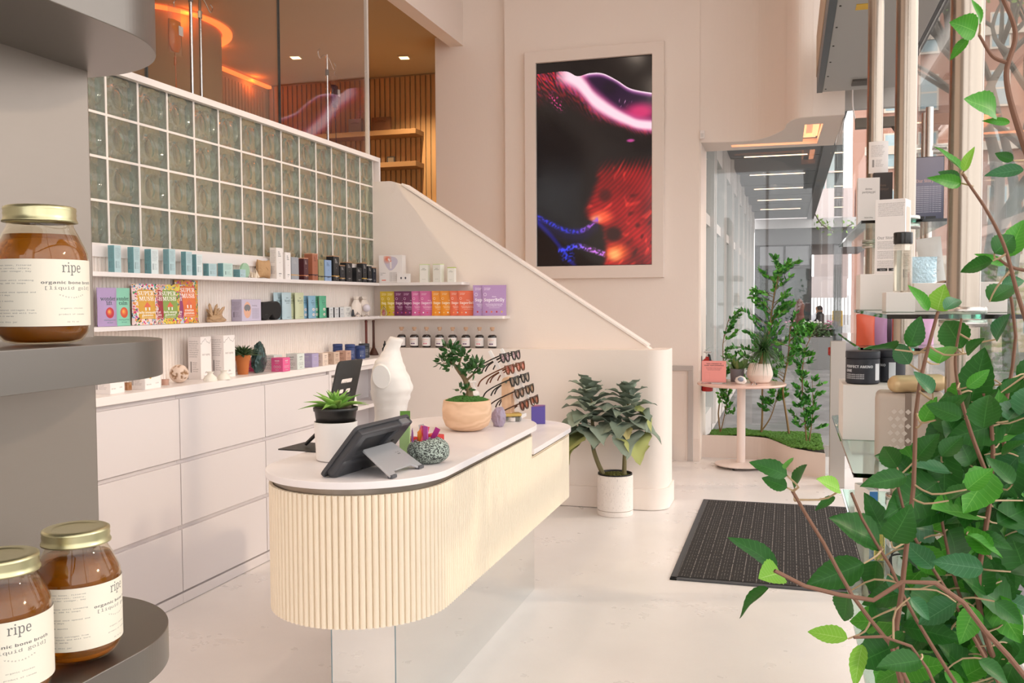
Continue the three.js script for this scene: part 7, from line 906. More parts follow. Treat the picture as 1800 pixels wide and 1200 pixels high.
[[0.269,1.169,-1.372],[0.269,1.113,-1.372],0.59,0],
[[0.263,1.141,-1.578],[0.306,1.219,-1.606],0.50,1],
[[0.228,1.317,-1.310],[0.238,1.386,-1.292],0.57,0],
[[0.236,1.086,-1.584],[0.304,1.112,-1.573],0.64,0],
[[0.259,0.939,-1.401],[0.298,0.940,-1.365],0.55,1],
[[0.196,1.248,-1.299],[0.189,1.181,-1.250],0.53,0],
[[0.252,1.078,-1.303],[0.227,1.104,-1.332],0.63,0],
[[0.317,1.046,-1.436],[0.373,1.058,-1.432],0.58,0],
[[0.173,0.967,-1.284],[0.221,0.977,-1.351],0.60,1],
[[0.171,1.088,-1.350],[0.137,1.138,-1.306],0.58,0],
[[0.218,1.209,-1.295],[0.158,1.165,-1.253],0.52,0],
[[0.223,1.149,-1.598],[0.146,1.214,-1.527],0.56,0],
[[0.310,1.251,-1.415],[0.375,1.267,-1.457],0.55,0],
[[0.306,1.081,-1.589],[0.244,1.055,-1.574],0.55,0],
[[0.225,1.012,-1.323],[0.168,1.044,-1.343],0.53,3],
[[0.279,1.289,-1.375],[0.304,1.235,-1.430],0.56,3],
[[0.163,1.126,-1.294],[0.204,1.083,-1.311],0.56,1],
[[0.286,1.312,-1.479],[0.239,1.291,-1.475],0.55,1],
[[0.255,1.055,-1.476],[0.236,1.125,-1.497],0.55,1],
[[0.334,1.196,-1.648],[0.327,1.136,-1.643],0.61,0],
[[0.273,1.245,-1.433],[0.264,1.196,-1.411],0.62,0],
[[0.320,1.118,-1.444],[0.282,1.155,-1.427],0.63,3],
[[0.164,1.033,-1.374],[0.120,1.055,-1.349],0.56,0],
[[0.236,1.018,-1.573],[0.182,1.057,-1.529],0.56,1],
[[0.137,0.989,-1.298],[0.088,0.987,-1.234],0.61,0],
[[0.265,0.980,-1.563],[0.308,1.058,-1.573],0.60,0],
[[0.223,0.969,-1.329],[0.258,0.923,-1.343],0.52,0],
[[0.222,1.333,-1.273],[0.203,1.294,-1.301],0.53,0],
[[0.293,1.044,-1.619],[0.277,0.976,-1.625],0.61,0],
[[0.170,0.922,-1.502],[0.133,0.853,-1.469],0.64,1],
[[0.295,0.998,-1.391],[0.246,0.951,-1.414],0.53,0],
[[0.319,1.331,-1.482],[0.365,1.371,-1.470],0.62,0],
[[0.284,1.128,-1.377],[0.351,1.135,-1.400],0.53,0],
[[0.213,1.079,-1.462],[0.167,1.032,-1.427],0.63,1],
[[0.278,1.051,-1.342],[0.327,1.035,-1.336],0.53,3],
[[0.268,1.290,-1.313],[0.200,1.270,-1.292],0.63,0],
[[0.258,1.155,-1.577],[0.283,1.205,-1.577],0.56,0],
[[0.167,0.881,-1.494],[0.180,0.834,-1.461],0.53,0],
[[0.284,1.248,-1.523],[0.245,1.282,-1.539],0.56,1],
[[0.211,1.284,-1.368],[0.178,1.248,-1.360],0.57,0],
[[0.277,1.210,-1.603],[0.258,1.264,-1.633],0.65,0],
[[0.235,1.047,-1.531],[0.293,0.989,-1.584],0.52,0],
[[0.303,1.133,-1.476],[0.344,1.183,-1.489],0.59,3],
[[0.276,1.050,-1.523],[0.348,1.059,-1.554],0.60,0],
[[0.268,0.854,-1.561],[0.258,0.938,-1.510],0.60,1],
[[0.274,1.172,-1.407],[0.291,1.127,-1.377],0.63,1],
[[0.187,1.061,-1.303],[0.148,1.033,-1.281],0.59,0],
[[0.292,1.058,-1.528],[0.321,1.003,-1.495],0.58,0],
[[0.316,0.955,-1.463],[0.272,0.933,-1.425],0.55,0],
[[0.168,0.925,-1.403],[0.121,0.883,-1.435],0.53,1],
[[0.302,0.898,-1.511],[0.300,0.844,-1.492],0.55,0],
[[0.176,1.006,-1.509],[0.193,0.920,-1.560],0.55,3],
[[0.214,0.953,-1.292],[0.258,0.990,-1.299],0.58,1],
[[0.210,1.017,-1.339],[0.148,1.039,-1.310],0.51,0],
[[0.306,1.286,-1.553],[0.330,1.207,-1.571],0.54,1],
[[0.275,0.966,-1.599],[0.303,0.890,-1.654],0.61,0],
[[0.201,1.247,-1.295],[0.169,1.181,-1.307],0.54,0],
[[0.236,0.998,-1.302],[0.288,0.985,-1.347],0.56,0],
[[0.243,1.058,-1.419],[0.268,1.003,-1.379],0.60,0],
[[0.269,1.175,-1.625],[0.335,1.125,-1.631],0.62,0],
[[0.327,1.011,-1.509],[0.264,1.006,-1.438],0.53,0],
[[0.206,1.089,-1.447],[0.153,1.136,-1.383],0.50,0],
[[0.270,1.013,-1.624],[0.201,0.960,-1.570],0.59,1],
[[0.259,1.161,-1.303],[0.316,1.186,-1.334],0.57,0],
[[0.188,1.141,-1.327],[0.130,1.161,-1.266],0.51,3],
[[0.188,0.944,-1.387],[0.241,0.959,-1.351],0.61,3],
[[0.226,1.201,-1.557],[0.148,1.192,-1.565],0.55,1],
[[0.144,0.979,-1.240],[0.184,1.006,-1.209],0.61,1],
[[0.255,1.065,-1.312],[0.289,1.007,-1.298],0.63,1],
[[0.265,0.942,-1.412],[0.246,1.012,-1.399],0.57,1],
[[0.314,1.209,-1.461],[0.269,1.264,-1.476],0.53,0],
[[0.297,0.962,-1.619],[0.234,0.959,-1.583],0.51,0],
[[0.317,1.336,-1.439],[0.278,1.295,-1.441],0.64,0],
[[0.197,0.943,-1.444],[0.158,0.906,-1.383],0.61,3],
[[0.213,0.956,-1.386],[0.168,0.951,-1.412],0.61,0],
[[0.236,1.067,-1.293],[0.239,1.130,-1.284],0.58,0],
[[0.227,1.175,-1.279],[0.176,1.203,-1.215],0.58,1],
[[0.329,0.976,-1.637],[0.394,0.894,-1.695],0.52,1],
[[0.189,0.929,-1.436],[0.241,0.860,-1.500],0.52,1],
[[0.282,1.176,-1.389],[0.207,1.155,-1.340],0.50,0],
[[0.229,1.145,-1.614],[0.224,1.078,-1.650],0.54,0],
[[0.323,1.187,-1.557],[0.390,1.140,-1.604],0.62,0],
[[0.248,1.173,-1.449],[0.233,1.085,-1.486],0.61,3],
[[0.243,1.012,-1.381],[0.224,0.966,-1.343],0.53,1],
[[0.241,1.305,-1.424],[0.308,1.280,-1.418],0.54,1],
[[0.175,0.959,-1.346],[0.155,0.989,-1.383],0.56,0],
[[0.271,1.030,-1.351],[0.261,1.107,-1.312],0.53,0],
[[0.199,1.116,-1.395],[0.171,1.066,-1.383],0.62,0],
[[0.283,1.301,-1.280],[0.302,1.351,-1.325],0.54,3],
[[0.233,0.984,-1.388],[0.188,0.958,-1.322],0.58,0],
[[0.216,1.154,-1.257],[0.256,1.138,-1.240],0.58,1],
[[0.325,1.262,-1.582],[0.323,1.205,-1.583],0.63,3],
[[0.236,0.953,-1.310],[0.195,1.007,-1.285],0.57,0]];
// ------------------------------------------------------------------ mezzanine furnishings
{
  const ORG = M(0xffb07a, 0.5, { emissive: 0xff7a30, emissiveIntensity: 1.3 });
  const r = thing('cove_light', 'orange ring of cove light above the round column', 'cove light', [-5.75, 3.94, -7.3]); part(r, 'glow_ring', lathe([[0.71, 0.035], [0.80, 0.035], [0.80, 0.05], [0.71, 0.05]], 64), ORG);
  for (let i = 0; i < 4; i++) { const l = new THREE.PointLight(0xff7a30, 0.12, 6, 2); l.position.set(-5.75 + 0.78 * Math.cos(i * 1.571 + 0.4), 3.92, -7.3 + 0.78 * Math.sin(i * 1.571 + 0.4)); l.castShadow = true; scene.add(l); }
  const c = thing('cove_strip', 'straight orange cove light strip along the slatted partition', 'cove light', [-5.85, 3.95, -7.95]); part(c, 'glow_strip', bx(-0.025, 0.025, 0, 0.03, -1.7, 1.6), ORG); for (const z of [-1.3, -0.4]) { const l = new THREE.PointLight(0xff7a30, 0.12, 5, 2); l.position.set(-5.8, 3.92, -7.95 + z); scene.add(l); l.castShadow = true; }
  [[-4.93, -8.65, 'left small square recessed downlight in the mezzanine ceiling'], [-3.86, -9.0, 'small square recessed downlight above the slatted wall'], [-4.1, -5.6, 'recessed downlight above the drip stands'], [-4.2, -3.8, 'recessed downlight nearest the steel column']].forEach(([x, z, lb]) => { const t = thing('downlight', lb, 'downlight', [x, 3.99, z], 0.2, 'mezzanine downlights'); part(t, 'trim', bx(-0.06, 0.06, 0, 0.01, -0.06, 0.06), M(0xcbb393, 0.6)); part(t, 'glowing_lens', bx(-0.045, 0.045, -0.003, 0, -0.045, 0.045), M(0xffe2b5, 0.5, { emissive: 0xffd49a, emissiveIntensity: 5 })); const l = new THREE.SpotLight(0xffe2b8, 14, 7, 1.05, 0.6, 2); l.position.set(x, 3.975, z); l.target.position.set(x, 0, z); l.castShadow = true; scene.add(l, l.target); });
  const WD = M(0x8a6640, 0.6); [[3.35, 'upper brown floating shelf on the slatted wall'], [2.995, 'lower brown floating shelf on the slatted wall']].forEach(([y, lb]) => single('floating_shelf', lb, 'shelf', bx(-5.2, -3.93, -0.055, 0, 0, 0.24, 0.002), WD, [0, y, -9.695]));
  carton('framed_box', 'brown printed box on the upper floating shelf', 0.22, 0.17, 0.05, 0x6d4a35, [-4.4, 3.3505, -9.6], 0, { k: 'brand', tc: 0x2e211a }); carton('framed_box', 'grey printed box on the upper floating shelf behind the glass', 0.16, 0.17, 0.05, 0x8d8478, [-4.72, 3.3505, -9.6], 0, { k: 'brand', tc: 0x2e211a });
  const f = thing('standing_photo', 'little dark framed photo on the lower floating shelf', 'photo', [-4.28, 2.9955, -9.57]); part(f, 'frame', bx(-0.05, 0.05, 0, 0.08, -0.01, 0, 0.002), M(0x2b241f, 0.5)); part(f, 'picture', mv(planePrint(0.07, 0.055), 0, 0.04, 0.001), M(0x6b5a48, 0.6));
  // drip stands
  const stand = (lb, x, z, h) => { const t = thing('drip_stand', lb, 'drip stand', [x, 1.2, z], 0, 'drip stands on the mezzanine'); part(t, 'pole', cyl(0.011, 0.011, h, 12, 0.04), CHROME); part(t, 'collar', cyl(0.016, 0.016, 0.05, 12, h - 0.14), M(0x4d4a48, 0.4)); part(t, 'hook', tube([[0, h + 0.03, -0.0], [0, h + 0.02, 0.06], [0, h - 0.02, 0.13], [0, h + 0.03, 0.16], [0, h + 0.06, 0.12]], 0.005, 24), CHROME); part(t, 'hook', tube([[0, h + 0.03, 0], [0, h, -0.06], [0, h - 0.06, -0.13], [0, h - 0.02, -0.16], [0, h + 0.0, -0.13]], 0.005, 24), CHROME); for (let i = 0; i < 5; i++) part(t, 'foot', rod([0, 0.06, 0], [0.28 * Math.cos(i * 1.257), 0.03, 0.28 * Math.sin(i * 1.257)], 0.012), CHROME); return t; };
  stand('left drip stand beside the amber drip bag', -3.75, -5.24, 2.35); stand('middle drip stand with thicker pole', -4.2, -5.98, 2.5); stand('right drip stand with the dark drip bag', -3.9, -7.38, 2.38);
  const bag = (lb, x, y, z, c, len) => { const t = thing('drip_bag', lb, 'drip bag', [x, y, z], H2); const g = pouchGeo(0.13, 0.3, 0.05, 20, 0.12); part(t, 'bag', g, M(0xf6efe6, 0.15, { transmission: 1, thickness: 0, ior: 1.3, side: THREE.DoubleSide })); const q = lathe([[0, 0.012], [0.03, 0.016], [0.05, 0.05], [0.054, 0.12], [0.052, 0.19], [0, 0.192]], 24); q.scale(1.1, 1.1, 0.42); part(t, 'fluid', q, M(c, 0.1, { transmission: 0.25, thickness: 0.03, ior: 1.34 })); part(t, 'bag_label', mv(planePrint(0.045, 0.06), 0.028, 0.15, 0.0272), M(0xcfc9c4, 0.6)); part(t, 'drip_tube', mg([cyl(0.008, 0.008, 0.05, 10, -0.07), tube([[0, 0.01, 0], [0.003, -0.1, 0], [-0.006, -0.3, 0.01], [0.0, -len, 0]], 0.0035, 20, 5)]), M(c, 0.2, { transmission: 0.5, thickness: 0 })); part(t, 'hanger', tube([[0, 0.295, 0], [0, 0.33, 0], [0, 0.345, 0.02]], 0.003, 8, 5), CHROME); };
  bag('amber drip bag hanging behind the left panes', -3.75, 3.03, -5.07, 0xd9781c, 0.7); bag('dark violet drip bag hanging behind the middle pane', -3.9, 3.17, -7.52, 0x2b2433, 0.6);
}
// ------------------------------------------------------------------ ceiling lamps of the shop
{
  [[-1.9, -2.2], [-1.9, -5.6], [-0.4, -4.0], [-0.6, -0.6]].forEach(([x, z], i) => { const t = thing('linear_lamp', ['slim ceiling lamp over the drawer units', 'slim ceiling lamp over the stair wall', 'slim ceiling lamp over the entrance mat', 'slim ceiling lamp above the viewer'][i], 'lamp', [x, 4.6, z]); part(t, 'housing', bx(-0.05, 0.05, 0.005, 0.07, -1.1, 1.1, 0.004), WHITE); part(t, 'diffuser', bx(-0.045, 0.045, 0, 0.005, -1.08, 1.08), M(0xfff4e8, 0.5, { emissive: 0xfff0e0, emissiveIntensity: 3 })); for (const s of [-0.9, 0.9]) part(t, 'hanger_wire', rod([0, 0.07, s], [0, 0.3, s], 0.002), CHROME); const l = new THREE.RectAreaLight(0xffe6d0, 14, 0.09, 2.16); l.position.set(x, 4.595, z); l.lookAt(x, 0, z); scene.add(l); });
}
// ------------------------------------------------------------------ outside
const PAVE = M(0xffffff, 0.9, { map: clone(noiseTex(512, 12, 5, 61, n => { const k = 128 + (n - 0.5) * 60; return [k, k * 0.98, k * 0.98]; }, true), 30, 30) });
{ const g = new THREE.PlaneGeometry(120, 120); g.rotateX(-H2); struct('ground', mv(g, 20, -0.12, -40), PAVE); }
{
  const a = struct('ceiling_arcade'); part(a, 'slab', bx(-0.9, 0.62, 3.6, 3.9, -25.5, -9.05), M(0x6f7174, 0.7)); for (let i = 0; i < 9; i++) part(a, 'panel', bx(-0.86, 0.42, 3.585, 3.6, -10.9 - i * 1.75, -9.2 - i * 1.75), M(0x6a6d70, 0.6)); part(a, 'edge_beam', bx(0.45, 0.62, 3.56, 3.6, -25.5, -9.05), M(0x77797b, 0.6)); part(a, 'upper_storey', bx(-0.9, 0.2, 3.9, 9, -25.5, -9.3), M(0xb9b6b4, 0.7));
  for (let i = 0; i < 6; i++) { const z = -12.2 - i * 2.1, t = thing('strip_light', `${['nearest', 'second', 'third', 'fourth', 'fifth', 'farthest'][i]} warm strip light across the arcade ceiling outside`, 'strip light', [-0.2, 3.575, z], 0, 'arcade strip lights'); part(t, 'glow_bar', bx(-0.45, 0.45, 0, 0.01, -0.015, 0.015), M(0xffe2c0, 0.5, { emissive: 0xffd9ae, emissiveIntensity: 3 })); }
  // glazed street front on the left of the arcade
  const f = thing('glazed_front', 'glazed shop front with pale metal frames along the left of the arcade', 'shop front', [-0.88, 0, 0]), FR = M(0xcfc9c4, 0.45), DG = M(0x8fa6a4, 0.08, { metalness: 0.35 });
  for (let i = 0; i < 9; i++) { const z = -9.3 - i * 1.75; part(f, 'mullion', bx(-0.1, 0.05, 0, 3.6, z - 0.07, z + 0.07), FR); part(f, 'mullion_fin', bx(0.05, 0.07, 0, 3.6, z - 0.02, z + 0.02), FR); part(f, 'pane', bx(-0.06, -0.04, 0.2, 3.2, z - 1.68, z - 0.07), DG); part(f, 'door_rail', bx(-0.04, 0.0, 2.3, 2.42, z - 1.68, z - 0.07), FR); part(f, 'head_panel', bx(-0.08, 0.02, 3.2, 3.6, z - 1.68, z - 0.07), FR); part(f, 'base_panel', bx(-0.08, 0.02, -0.1, 0.2, z - 1.68, z - 0.07), FR); }
  // dark corner shop at the end
  const d = thing('corner_shop', 'dark glazed corner shop at the end of the arcade', 'shop', [-0.08, -0.12, -25.6]); part(d, 'walls', bx(-0.8, 0.62, 0, 3.6, -3, -0.05), M(0x4a4b4c, 0.6)); for (const x of [-0.66, 0.0]) { part(d, 'window_pane', bx(x, x + 0.6, 0.5, 2.4, -0.05, 0), M(0x2c3a38, 0.06)); part(d, 'sign_panel', bx(x, x + 0.6, 2.48, 2.98, -0.05, 0.02), M(0x8a8a8c, 0.6)); } part(d, 'frame', mg([bx(-0.7, 0.64, 2.4, 2.48, -0.05, 0.04), bx(-0.04, 0.0, 0.1, 3, -0.05, 0.04), bx(0.6, 0.66, 0, 3, -0.05, 0.05), bx(-0.7, 0.64, 1.45, 1.49, -0.05, 0.03)]), M(0x3a3a3b, 0.5)); part(d, 'fascia_beam', bx(-0.8, 2.4, 3.45, 3.7, -0.6, 0.1), M(0xdcd8d6, 0.6)); part(d, 'canopy', bx(-0.8, 2.2, 3.02, 3.45, -6, 0.0), M(0x737373, 0.6));
  // display figures in the shop window
  single('display_figure', 'dark red figure standing before the dark corner shop', 'figure', lathe([[0, 0], [0.1, 0], [0.1, 0.9], [0.14, 1.0], [0.1, 1.25], [0.13, 1.4], [0.06, 1.55], [0, 1.6]], 16), M(0x6a3a30, 0.7), [0.28, -0.12, -25.3]);
  const wb = thing('white_block', 'white panelled building bridging the street in the distance', 'building', [0, 0, 0]); part(wb, 'upper_band', bx(-1.2, 2.1, 4.2, 5.3, -34.6, -34), M(0xe9e6e6, 0.7)); part(wb, 'hanging_panel', bx(0.65, 1.95, 1.5, 2.25, -34.3, -34), M(0xe4e1e1, 0.7)); part(wb, 'rear_wall', bx(0.9, 2.1, 2.2, 4.2, -36.5, -36), M(0xd7d3d2, 0.7)); part(wb, 'glass_storey', bx(-0.5, 2.1, 5.3, 11, -41, -40), M(0xb9cfd2, 0.15, { metalness: 0.2 })); for (let i = 0; i < 3; i++) part(wb, 'mullion', bx(0.15 + i * 0.62, 0.21 + i * 0.62, 5.3, 11, -40, -39.9), M(0xe8e8e8, 0.5)); for (const y of [6.6, 8.2]) part(wb, 'rail', bx(-0.5, 2.1, y, y + 0.08, -40, -39.9), M(0xe8e8e8, 0.5)); part(wb, 'fence', mg(Array.from({ length: 16 }, (_, i) => bx(0.9 + i * 0.12, 0.93 + i * 0.12, 0.5, 1.6, -36.4, -36.35))), M(0x9a9896, 0.6));
  const fl = thing('flower_trough', 'grey trough of white and pink flowers at the end of the arcade', 'flowers', [0.48, -0.12, -22]); part(fl, 'trough', bx(-0.62, 0.6, 0, 0.72, -0.25, 0.25), M(0x908d8b, 0.8)); stuff(part(fl, 'greenery', mossGeo((u, v) => [-0.6 + 1.18 * u, -0.24 + 0.48 * v, rnd()], 0.74, 600, 0.04, 0.28), M(0x3f5c30, 0.9))); stuff(part(fl, 'blossoms', mossGeo((u, v) => [-0.2 + 0.45 * u, -0.1 + 0.36 * v, rnd()], 0.88, 60, 0.025, 0.2), M(0xf0ece0, 0.8))); stuff(part(fl, 'pink_blossoms', mossGeo((u, v) => [(u < 0.5 ? -0.6 : 0.3) + 0.5 * (u % 0.5), -0.1 + 0.36 * v, rnd()], 0.9, 60, 0.03, 0.18), M(0xc77f9c, 0.8)));
  const ys = thing('yellow_sign', 'yellow caution sign on a stand in the street', 'sign', [1.157, -0.12, -24]); const yt = cv(96, 160, (g, w, h) => { g.fillStyle = '#f0b81c'; g.fillRect(0, 0, w, h); g.fillStyle = '#3a3020'; g.font = 'bold 18px sans-serif'; g.textAlign = 'center'; g.fillText('CAUTION', w / 2, 30); g.font = '12px sans-serif'; g.fillText('slow zone', w / 2, 52); g.fillRect(14, 110, 36, 12); g.fillRect(62, 100, 8, 26); }); part(ys, 'board', bx(-0.12, 0.12, 0.9, 1.29, -0.02, 0), M(0xe0ae20, 0.6)); part(ys, 'printed_face', mv(planePrint(0.235, 0.385), 0, 1.095, 0.002), M(0xffffff, 0.6, { map: yt })); part(ys, 'stand', mg([rod([-0.1, 0, 0], [-0.1, 0.92, 0], 0.015), rod([0.1, 0, 0], [0.1, 0.92, 0], 0.015)]), BLACK);
}
{ // passers-by: one continuous body each
  const person = (label, pos, turn, top, legs, skin, bend) => {
    const b = (p, q, r0, r1) => ({ p: V(...p), q: V(...q), r0, r1 }), sh = [Math.sin(bend) * 0.5, 0, 0];
    const hip = [0, 0.68, 0], chest = [0.36 * Math.sin(bend), 0.68 + 0.36 * Math.cos(bend), 0], neck = [0.46 * Math.sin(bend), 0.68 + 0.46 * Math.cos(bend), 0], head = [0.6 * Math.sin(bend) + 0.02, 0.68 + 0.58 * Math.cos(bend), 0];
    const bones = [b(hip, chest, 0.115, 0.13), b(chest, neck, 0.1, 0.05), b(neck, head, 0.05, 0.085), b(head, [head[0] + 0.03, head[1] + 0.03, 0], 0.085, 0.08)];
    for (const s of [-1, 1]) bones.push(b([0, 0.66, 0.07 * s], [0.03, 0.36, 0.08 * s], 0.085, 0.06), b([0.03, 0.36, 0.08 * s], [-0.01, 0.06, 0.08 * s], 0.058, 0.04), b([-0.01, 0.05, 0.08 * s], [0.09, 0.04, 0.085 * s], 0.04, 0.035), b([chest[0], chest[1] + 0.04, 0.13 * s], [chest[0] + 0.05, chest[1] - 0.18, 0.18 * s], 0.05, 0.04), b([chest[0] + 0.05, chest[1] - 0.18, 0.18 * s], [chest[0] + 0.16, chest[1] - 0.3, 0.14 * s], 0.038, 0.03));
    const N = 48, S = 0.72, mc = new MarchingCubes(N, new THREE.MeshBasicMaterial(), false, false, 60000); mc.isolation = 0; const w = V();
    for (let k = 0; k < N; k++) for (let j = 0; j < N; j++) for (let i = 0; i < N; i++) { w.set((i / N * 2 - 1) * S, (j / N * 2 - 1) * S + 0.68, (k / N * 2 - 1) * S); let d = 9; for (const o of bones) { const pq = o.q.clone().sub(o.p), t = Math.min(1, Math.max(0, w.clone().sub(o.p).dot(pq) / pq.lengthSq())), r = o.r0 + (o.r1 - o.r0) * t, e = w.distanceTo(o.p.clone().addScaledVector(pq, t)) - r, h = Math.max(0, 0.05 - Math.abs(d - e)) / 0.05; d = Math.min(d, e) - h * h * 0.0125; } mc.field[k * N * N + j * N + i] = -d; }
    mc.update(); const n = mc.count, pa = mc.positionArray.slice(0, n * 3), col = new Float32Array(n * 3), c = new THREE.Color(); for (let i = 0; i < n; i++) { const y = pa[i * 3 + 1] * S + 0.68; pa[i * 3] *= S; pa[i * 3 + 1] = y; pa[i * 3 + 2] *= S; const hd = V(pa[i * 3], y, pa[i * 3 + 2]).distanceTo(V(...head)) < 0.12; c.set(hd ? skin : y > 0.66 ? top : y > 0.08 ? legs : 0x222222); c.toArray(col, i * 3); }
    const g = new THREE.BufferGeometry(); g.setAttribute('position', new THREE.BufferAttribute(pa, 3)); g.setAttribute('color', new THREE.BufferAttribute(col, 3)); g.computeVertexNormals(); const m2 = mergeVertices(g); m2.computeVertexNormals();
    const t = thing('person', label, 'person', pos, turn); part(t, 'body', m2, M(0xffffff, 0.8, { vertexColors: true })); return [t, head];
  };
  const [p1, h1] = person('person in a white shirt with orange cap bending in the street', [0.62, -0.12, -31], 0.2, 0xe9e9ee, 0x3a4150, 0xb98a6a, 0.55); { const g = new THREE.SphereGeometry(0.1, 16, 8, 0, 6.3, 0, 1.6); part(p1, 'cap', mv(g, h1[0], h1[1] + 0.02, 0), M(0xd9562c, 0.7)); }
  const [p2, h2] = person('person in black standing by the street corner', [0.98, -0.12, -31], 2.6, 0x1d1d20, 0x1a1a1c, 0x9a7358, 0.05); { const g = new THREE.SphereGeometry(0.1, 16, 10, 0, 6.3, 0, 2.0); part(p2, 'hair', mv(g, h2[0] - 0.02, h2[1] + 0.015, 0), M(0x16120f, 0.8)); }
}
{ // brick house across the street and street trees
  const t = thing('brick_building', 'tall brick building with white framed windows across the street', 'building', [0, -0.12, -30]), BR = M(0xb78671, 0.85), ST = M(0xe0d0be, 0.8);
  part(t, 'wall', bx(2.2, 15, 0, 16, -6, 0), BR); part(t, 'stone_base', bx(2.18, 15, 0, 2.6, 0, 0.06), M(0xd6bfa6, 0.8)); for (const y of [2.6, 5.9, 9.2, 12.5]) part(t, 'cornice', bx(2.18, 15, y, y + 0.25, 0, 0.12), ST);
  for (let r = 0; r < 7; r++) for (let c = 0; c < 7; c++) { const x = 2.7 + c * 0.95, y = 0.5 + r * 1.66; const w = part(t, 'window', bx(x, x + 0.55, y, y + 1.05, 0.0, 0.07), ST); part(w, 'pane', bx(x + 0.05, x + 0.5, y + 0.06, y + 0.5, 0.07, 0.075), M(0x9fb4b8, 0.1)); part(w, 'pane', bx(x + 0.05, x + 0.5, y + 0.55, y + 1.0, 0.07, 0.075), M(0xaec2c6, 0.1)); }
  const tree = (lb, x, z, h, seedN) => { const s0 = seed; seed = seedN; const o = thing('street_tree', lb, 'tree', [x, -0.12, z], 0, 'street trees outside'), W = [], L = []; const lg = leafGeo(0.09, 0.055, 0.2, 0.1, 3);
    const grow = (p, d, l, r, n) => { const e = p.clone().addScaledVector(d, l), m = p.clone().lerp(e, 0.5).add(V(rr(-1, 1), rr(-0.3, 0.3), rr(-1, 1)).multiplyScalar(l * 0.07)); W.push(taper([p, m, e], r, r * 0.62, 5, 6)); if (n === 0 || r < 0.012) { for (let i = 0; i < 9; i++) { const dd = V(rr(-1, 1), rr(-0.6, 1), rr(-1, 1)).normalize(); L.push(place(lg, e.clone().addScaledVector(V(rr(-1, 1), rr(-1, 1), rr(-1, 1)), 0.14), dd, rr(0, 6))); } return; } const k = n > 3 ? 2 : 3; for (let i = 0; i < k; i++) { const nd = d.clone().multiplyScalar(1).add(V(rr(-0.8, 0.8), rr(-0.1, 0.5), rr(-0.8, 0.8))).normalize(); grow(e, nd, l * rr(0.62, 0.82), r * 0.66, n - 1); } };
    grow(V(0, 0, 0), V(0.02, 1, 0.02), h * 0.38, h * 0.022, 5); seed = s0; part(o, 'trunk_and_branches', mg(W), M(0x6f675c, 0.9)); stuff(part(o, 'leaves', mg(L), LEAF(0x8fb35a, 0.6))); };
  tree('slender street tree nearest the shop front', 2.35, -12.5, 6.2, 21); tree('street tree with leaning branches behind the nearest one', 4.2, -15.5, 6.5, 45); tree('taller street tree farther along the pavement', 4.6, -22, 8, 71);
  const lr = thing('low_branch', 'thin leafy branch of a street tree reaching before the white building', 'branch', [1.05, 2.75, -17.0]); { const W = tube([[0, 0, 0], [-0.25, -0.12, 0], [-0.5, 0.0, 0.05], [-0.62, 0.18, 0.05]], 0.012, 16, 5); part(lr, 'twig', W, M(0x6f675c, 0.9)); const L = [], lg = leafGeo(0.09, 0.05, 0.2, 0.1, 3); for (let i = 0; i < 46; i++) { const k = rnd(); L.push(place(lg, V(-0.62 * k + rr(-0.08, 0.08), -0.08 * Math.sin(k * 3) + rr(-0.1, 0.12), rr(-0.06, 0.06)), V(rr(-1, 1), rr(-0.5, 1), rr(-1, 1)), rr(0, 6))); } stuff(part(lr, 'leaves', mg(L), LEAF(0x8fb35a, 0.6))); }
}
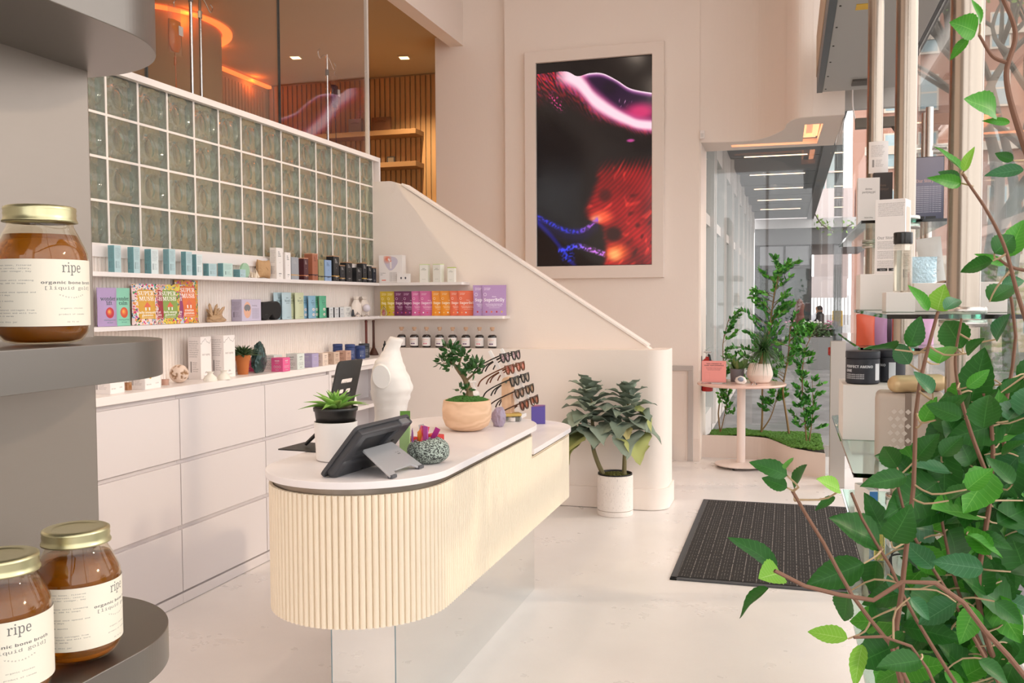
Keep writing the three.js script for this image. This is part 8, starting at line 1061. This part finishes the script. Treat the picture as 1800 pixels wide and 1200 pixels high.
// ------------------------------------------------------------------ foliage in the right foreground
{
  const t = thing('ficus_plant', 'leafy plant with toothed green leaves filling the right foreground', 'plant', [0, 0, 0]);
  const TW = M(0x7a5745, 0.8), base = V(0.62, 0.32, -1.05);
  FS.forEach(([p, a, b], i) => { const pts = p.map(q => V(...q)); if (pts[0].y < 1.2 && i !== 6 && i !== 7) pts.unshift(base.clone().lerp(pts[0], 0.02).add(V(0.01 * i - 0.06, 0, 0.008 * (i % 4))), base.clone().lerp(pts[0], 0.6).add(V(0.01, -0.02, 0))); part(t, 'branch', taper(pts, a * (pts.length > p.length ? 1.4 : 1), b, 30, 7), TW); });
  part(t, 'pot', mv(lathe([[0, 0], [0.13, 0], [0.16, 0.3], [0.15, 0.32], [0.14, 0.3], [0, 0.29]], 32), 0.6, 0, -1.03), M(0xd8cfc6, 0.7));
  // toothed leaf of unit length along +y
  const tl = (w, sd) => { const n = 16, pos = [], idx = [], uv = []; for (let i = 0; i <= n; i++) { const k = i / n; let hw = w * 0.5 * Math.pow(Math.sin(Math.PI * Math.pow(k, 0.72)), 0.85); if (i > 1 && i < n) hw *= 1 + (i % 2 ? 0.045 : -0.03); const zc = -0.16 * k * k + 0.02 * Math.sin(k * 5 + sd); for (const s of [-1, -0.5, 0, 0.5, 1]) { pos.push(s * hw, k, zc + Math.pow(Math.abs(s), 1.4) * hw * 0.38 + 0.012 * Math.sin(k * 9 + s * 3 + sd) * Math.abs(s)); uv.push(s * 0.5 + 0.5, k); } } for (let i = 0; i < n; i++) for (let s = 0; s < 4; s++) { const a = i * 5 + s; idx.push(a, a + 1, a + 5, a + 1, a + 6, a + 5); } const g = new THREE.BufferGeometry(); g.setAttribute('position', new THREE.Float32BufferAttribute(pos, 3)); g.setAttribute('uv', new THREE.Float32BufferAttribute(uv, 2)); g.setIndex(idx); g.computeVertexNormals(); return g; };
  const vein = (c0, c1) => cv(128, 256, (g, w, h) => { g.fillStyle = c0; g.fillRect(0, 0, w, h); g.strokeStyle = c1; g.lineWidth = 3; g.beginPath(); g.moveTo(w / 2, 0); g.lineTo(w / 2, h); g.stroke(); g.lineWidth = 1.2; for (let i = 0; i < 9; i++) { const y = h - 14 - i * 26; g.beginPath(); g.moveTo(w / 2, y); g.quadraticCurveTo(w * 0.3, y - 14, 4, y - 38); g.moveTo(w / 2, y); g.quadraticCurveTo(w * 0.7, y - 14, w - 4, y - 38); g.stroke(); } });
  const mk = (c0, c1, r) => M(0xffffff, r, { map: vein(c0, c1), side: THREE.DoubleSide, transmission: 0.28, thickness: 0, specularIntensity: 0.5 });
  const LMs = [mk('#2b6622', '#468338', 0.42), mk('#4d9a2e', '#79bb52', 0.45), mk('#86c043', '#b4d980', 0.5), mk('#3c7648', '#64976a', 0.35)], gs = {}, up = V(0, 1, 0), stalkM = M(0xb39a78, 0.7);
  FL.forEach(([a, b, w, k], i) => { const wq = Math.round(w * 10) / 10, key = wq + '_' + i % 2, g = gs[key] ??= tl(wq, i), p = V(...a), q = V(...b), d = q.clone().sub(p), l = d.length(); d.normalize(); const o = part(t, 'leaf', g, LMs[k]); let nrm = V(0, 1.45, 0).sub(p).normalize().add(V(rr(-0.5, 0.5), rr(0.1, 0.9), rr(-0.3, 0.3))).normalize(); if (i % 5 === 3) nrm.add(V(rr(-1, 1), 0, rr(-0.6, 0.6))).normalize(); const side = new THREE.Vector3().crossVectors(d, nrm).normalize(), nz = new THREE.Vector3().crossVectors(side, d); o.matrixAutoUpdate = true; const m = new THREE.Matrix4().makeBasis(side, d, nz); o.quaternion.setFromRotationMatrix(m); o.position.copy(p); o.scale.setScalar(l);
    // stalk towards the nearest branch point
    let best = null, bd = 9; for (const [pp] of FS) for (let j = 0; j < pp.length - 1; j++) for (let s = 0; s <= 6; s++) { const c = V(...pp[j]).lerp(V(...pp[j + 1]), s / 6), dd = c.distanceTo(p); if (dd < bd) { bd = dd; best = c; } } if (bd > 0.004 && bd < 0.07) part(t, 'leaf_stalk', taper([p, p.clone().lerp(best, 0.5).addScaledVector(d, -0.2 * bd), best], 0.001, 0.0014, 5, 5), stalkM); });
}
renderer.render(scene, camera);
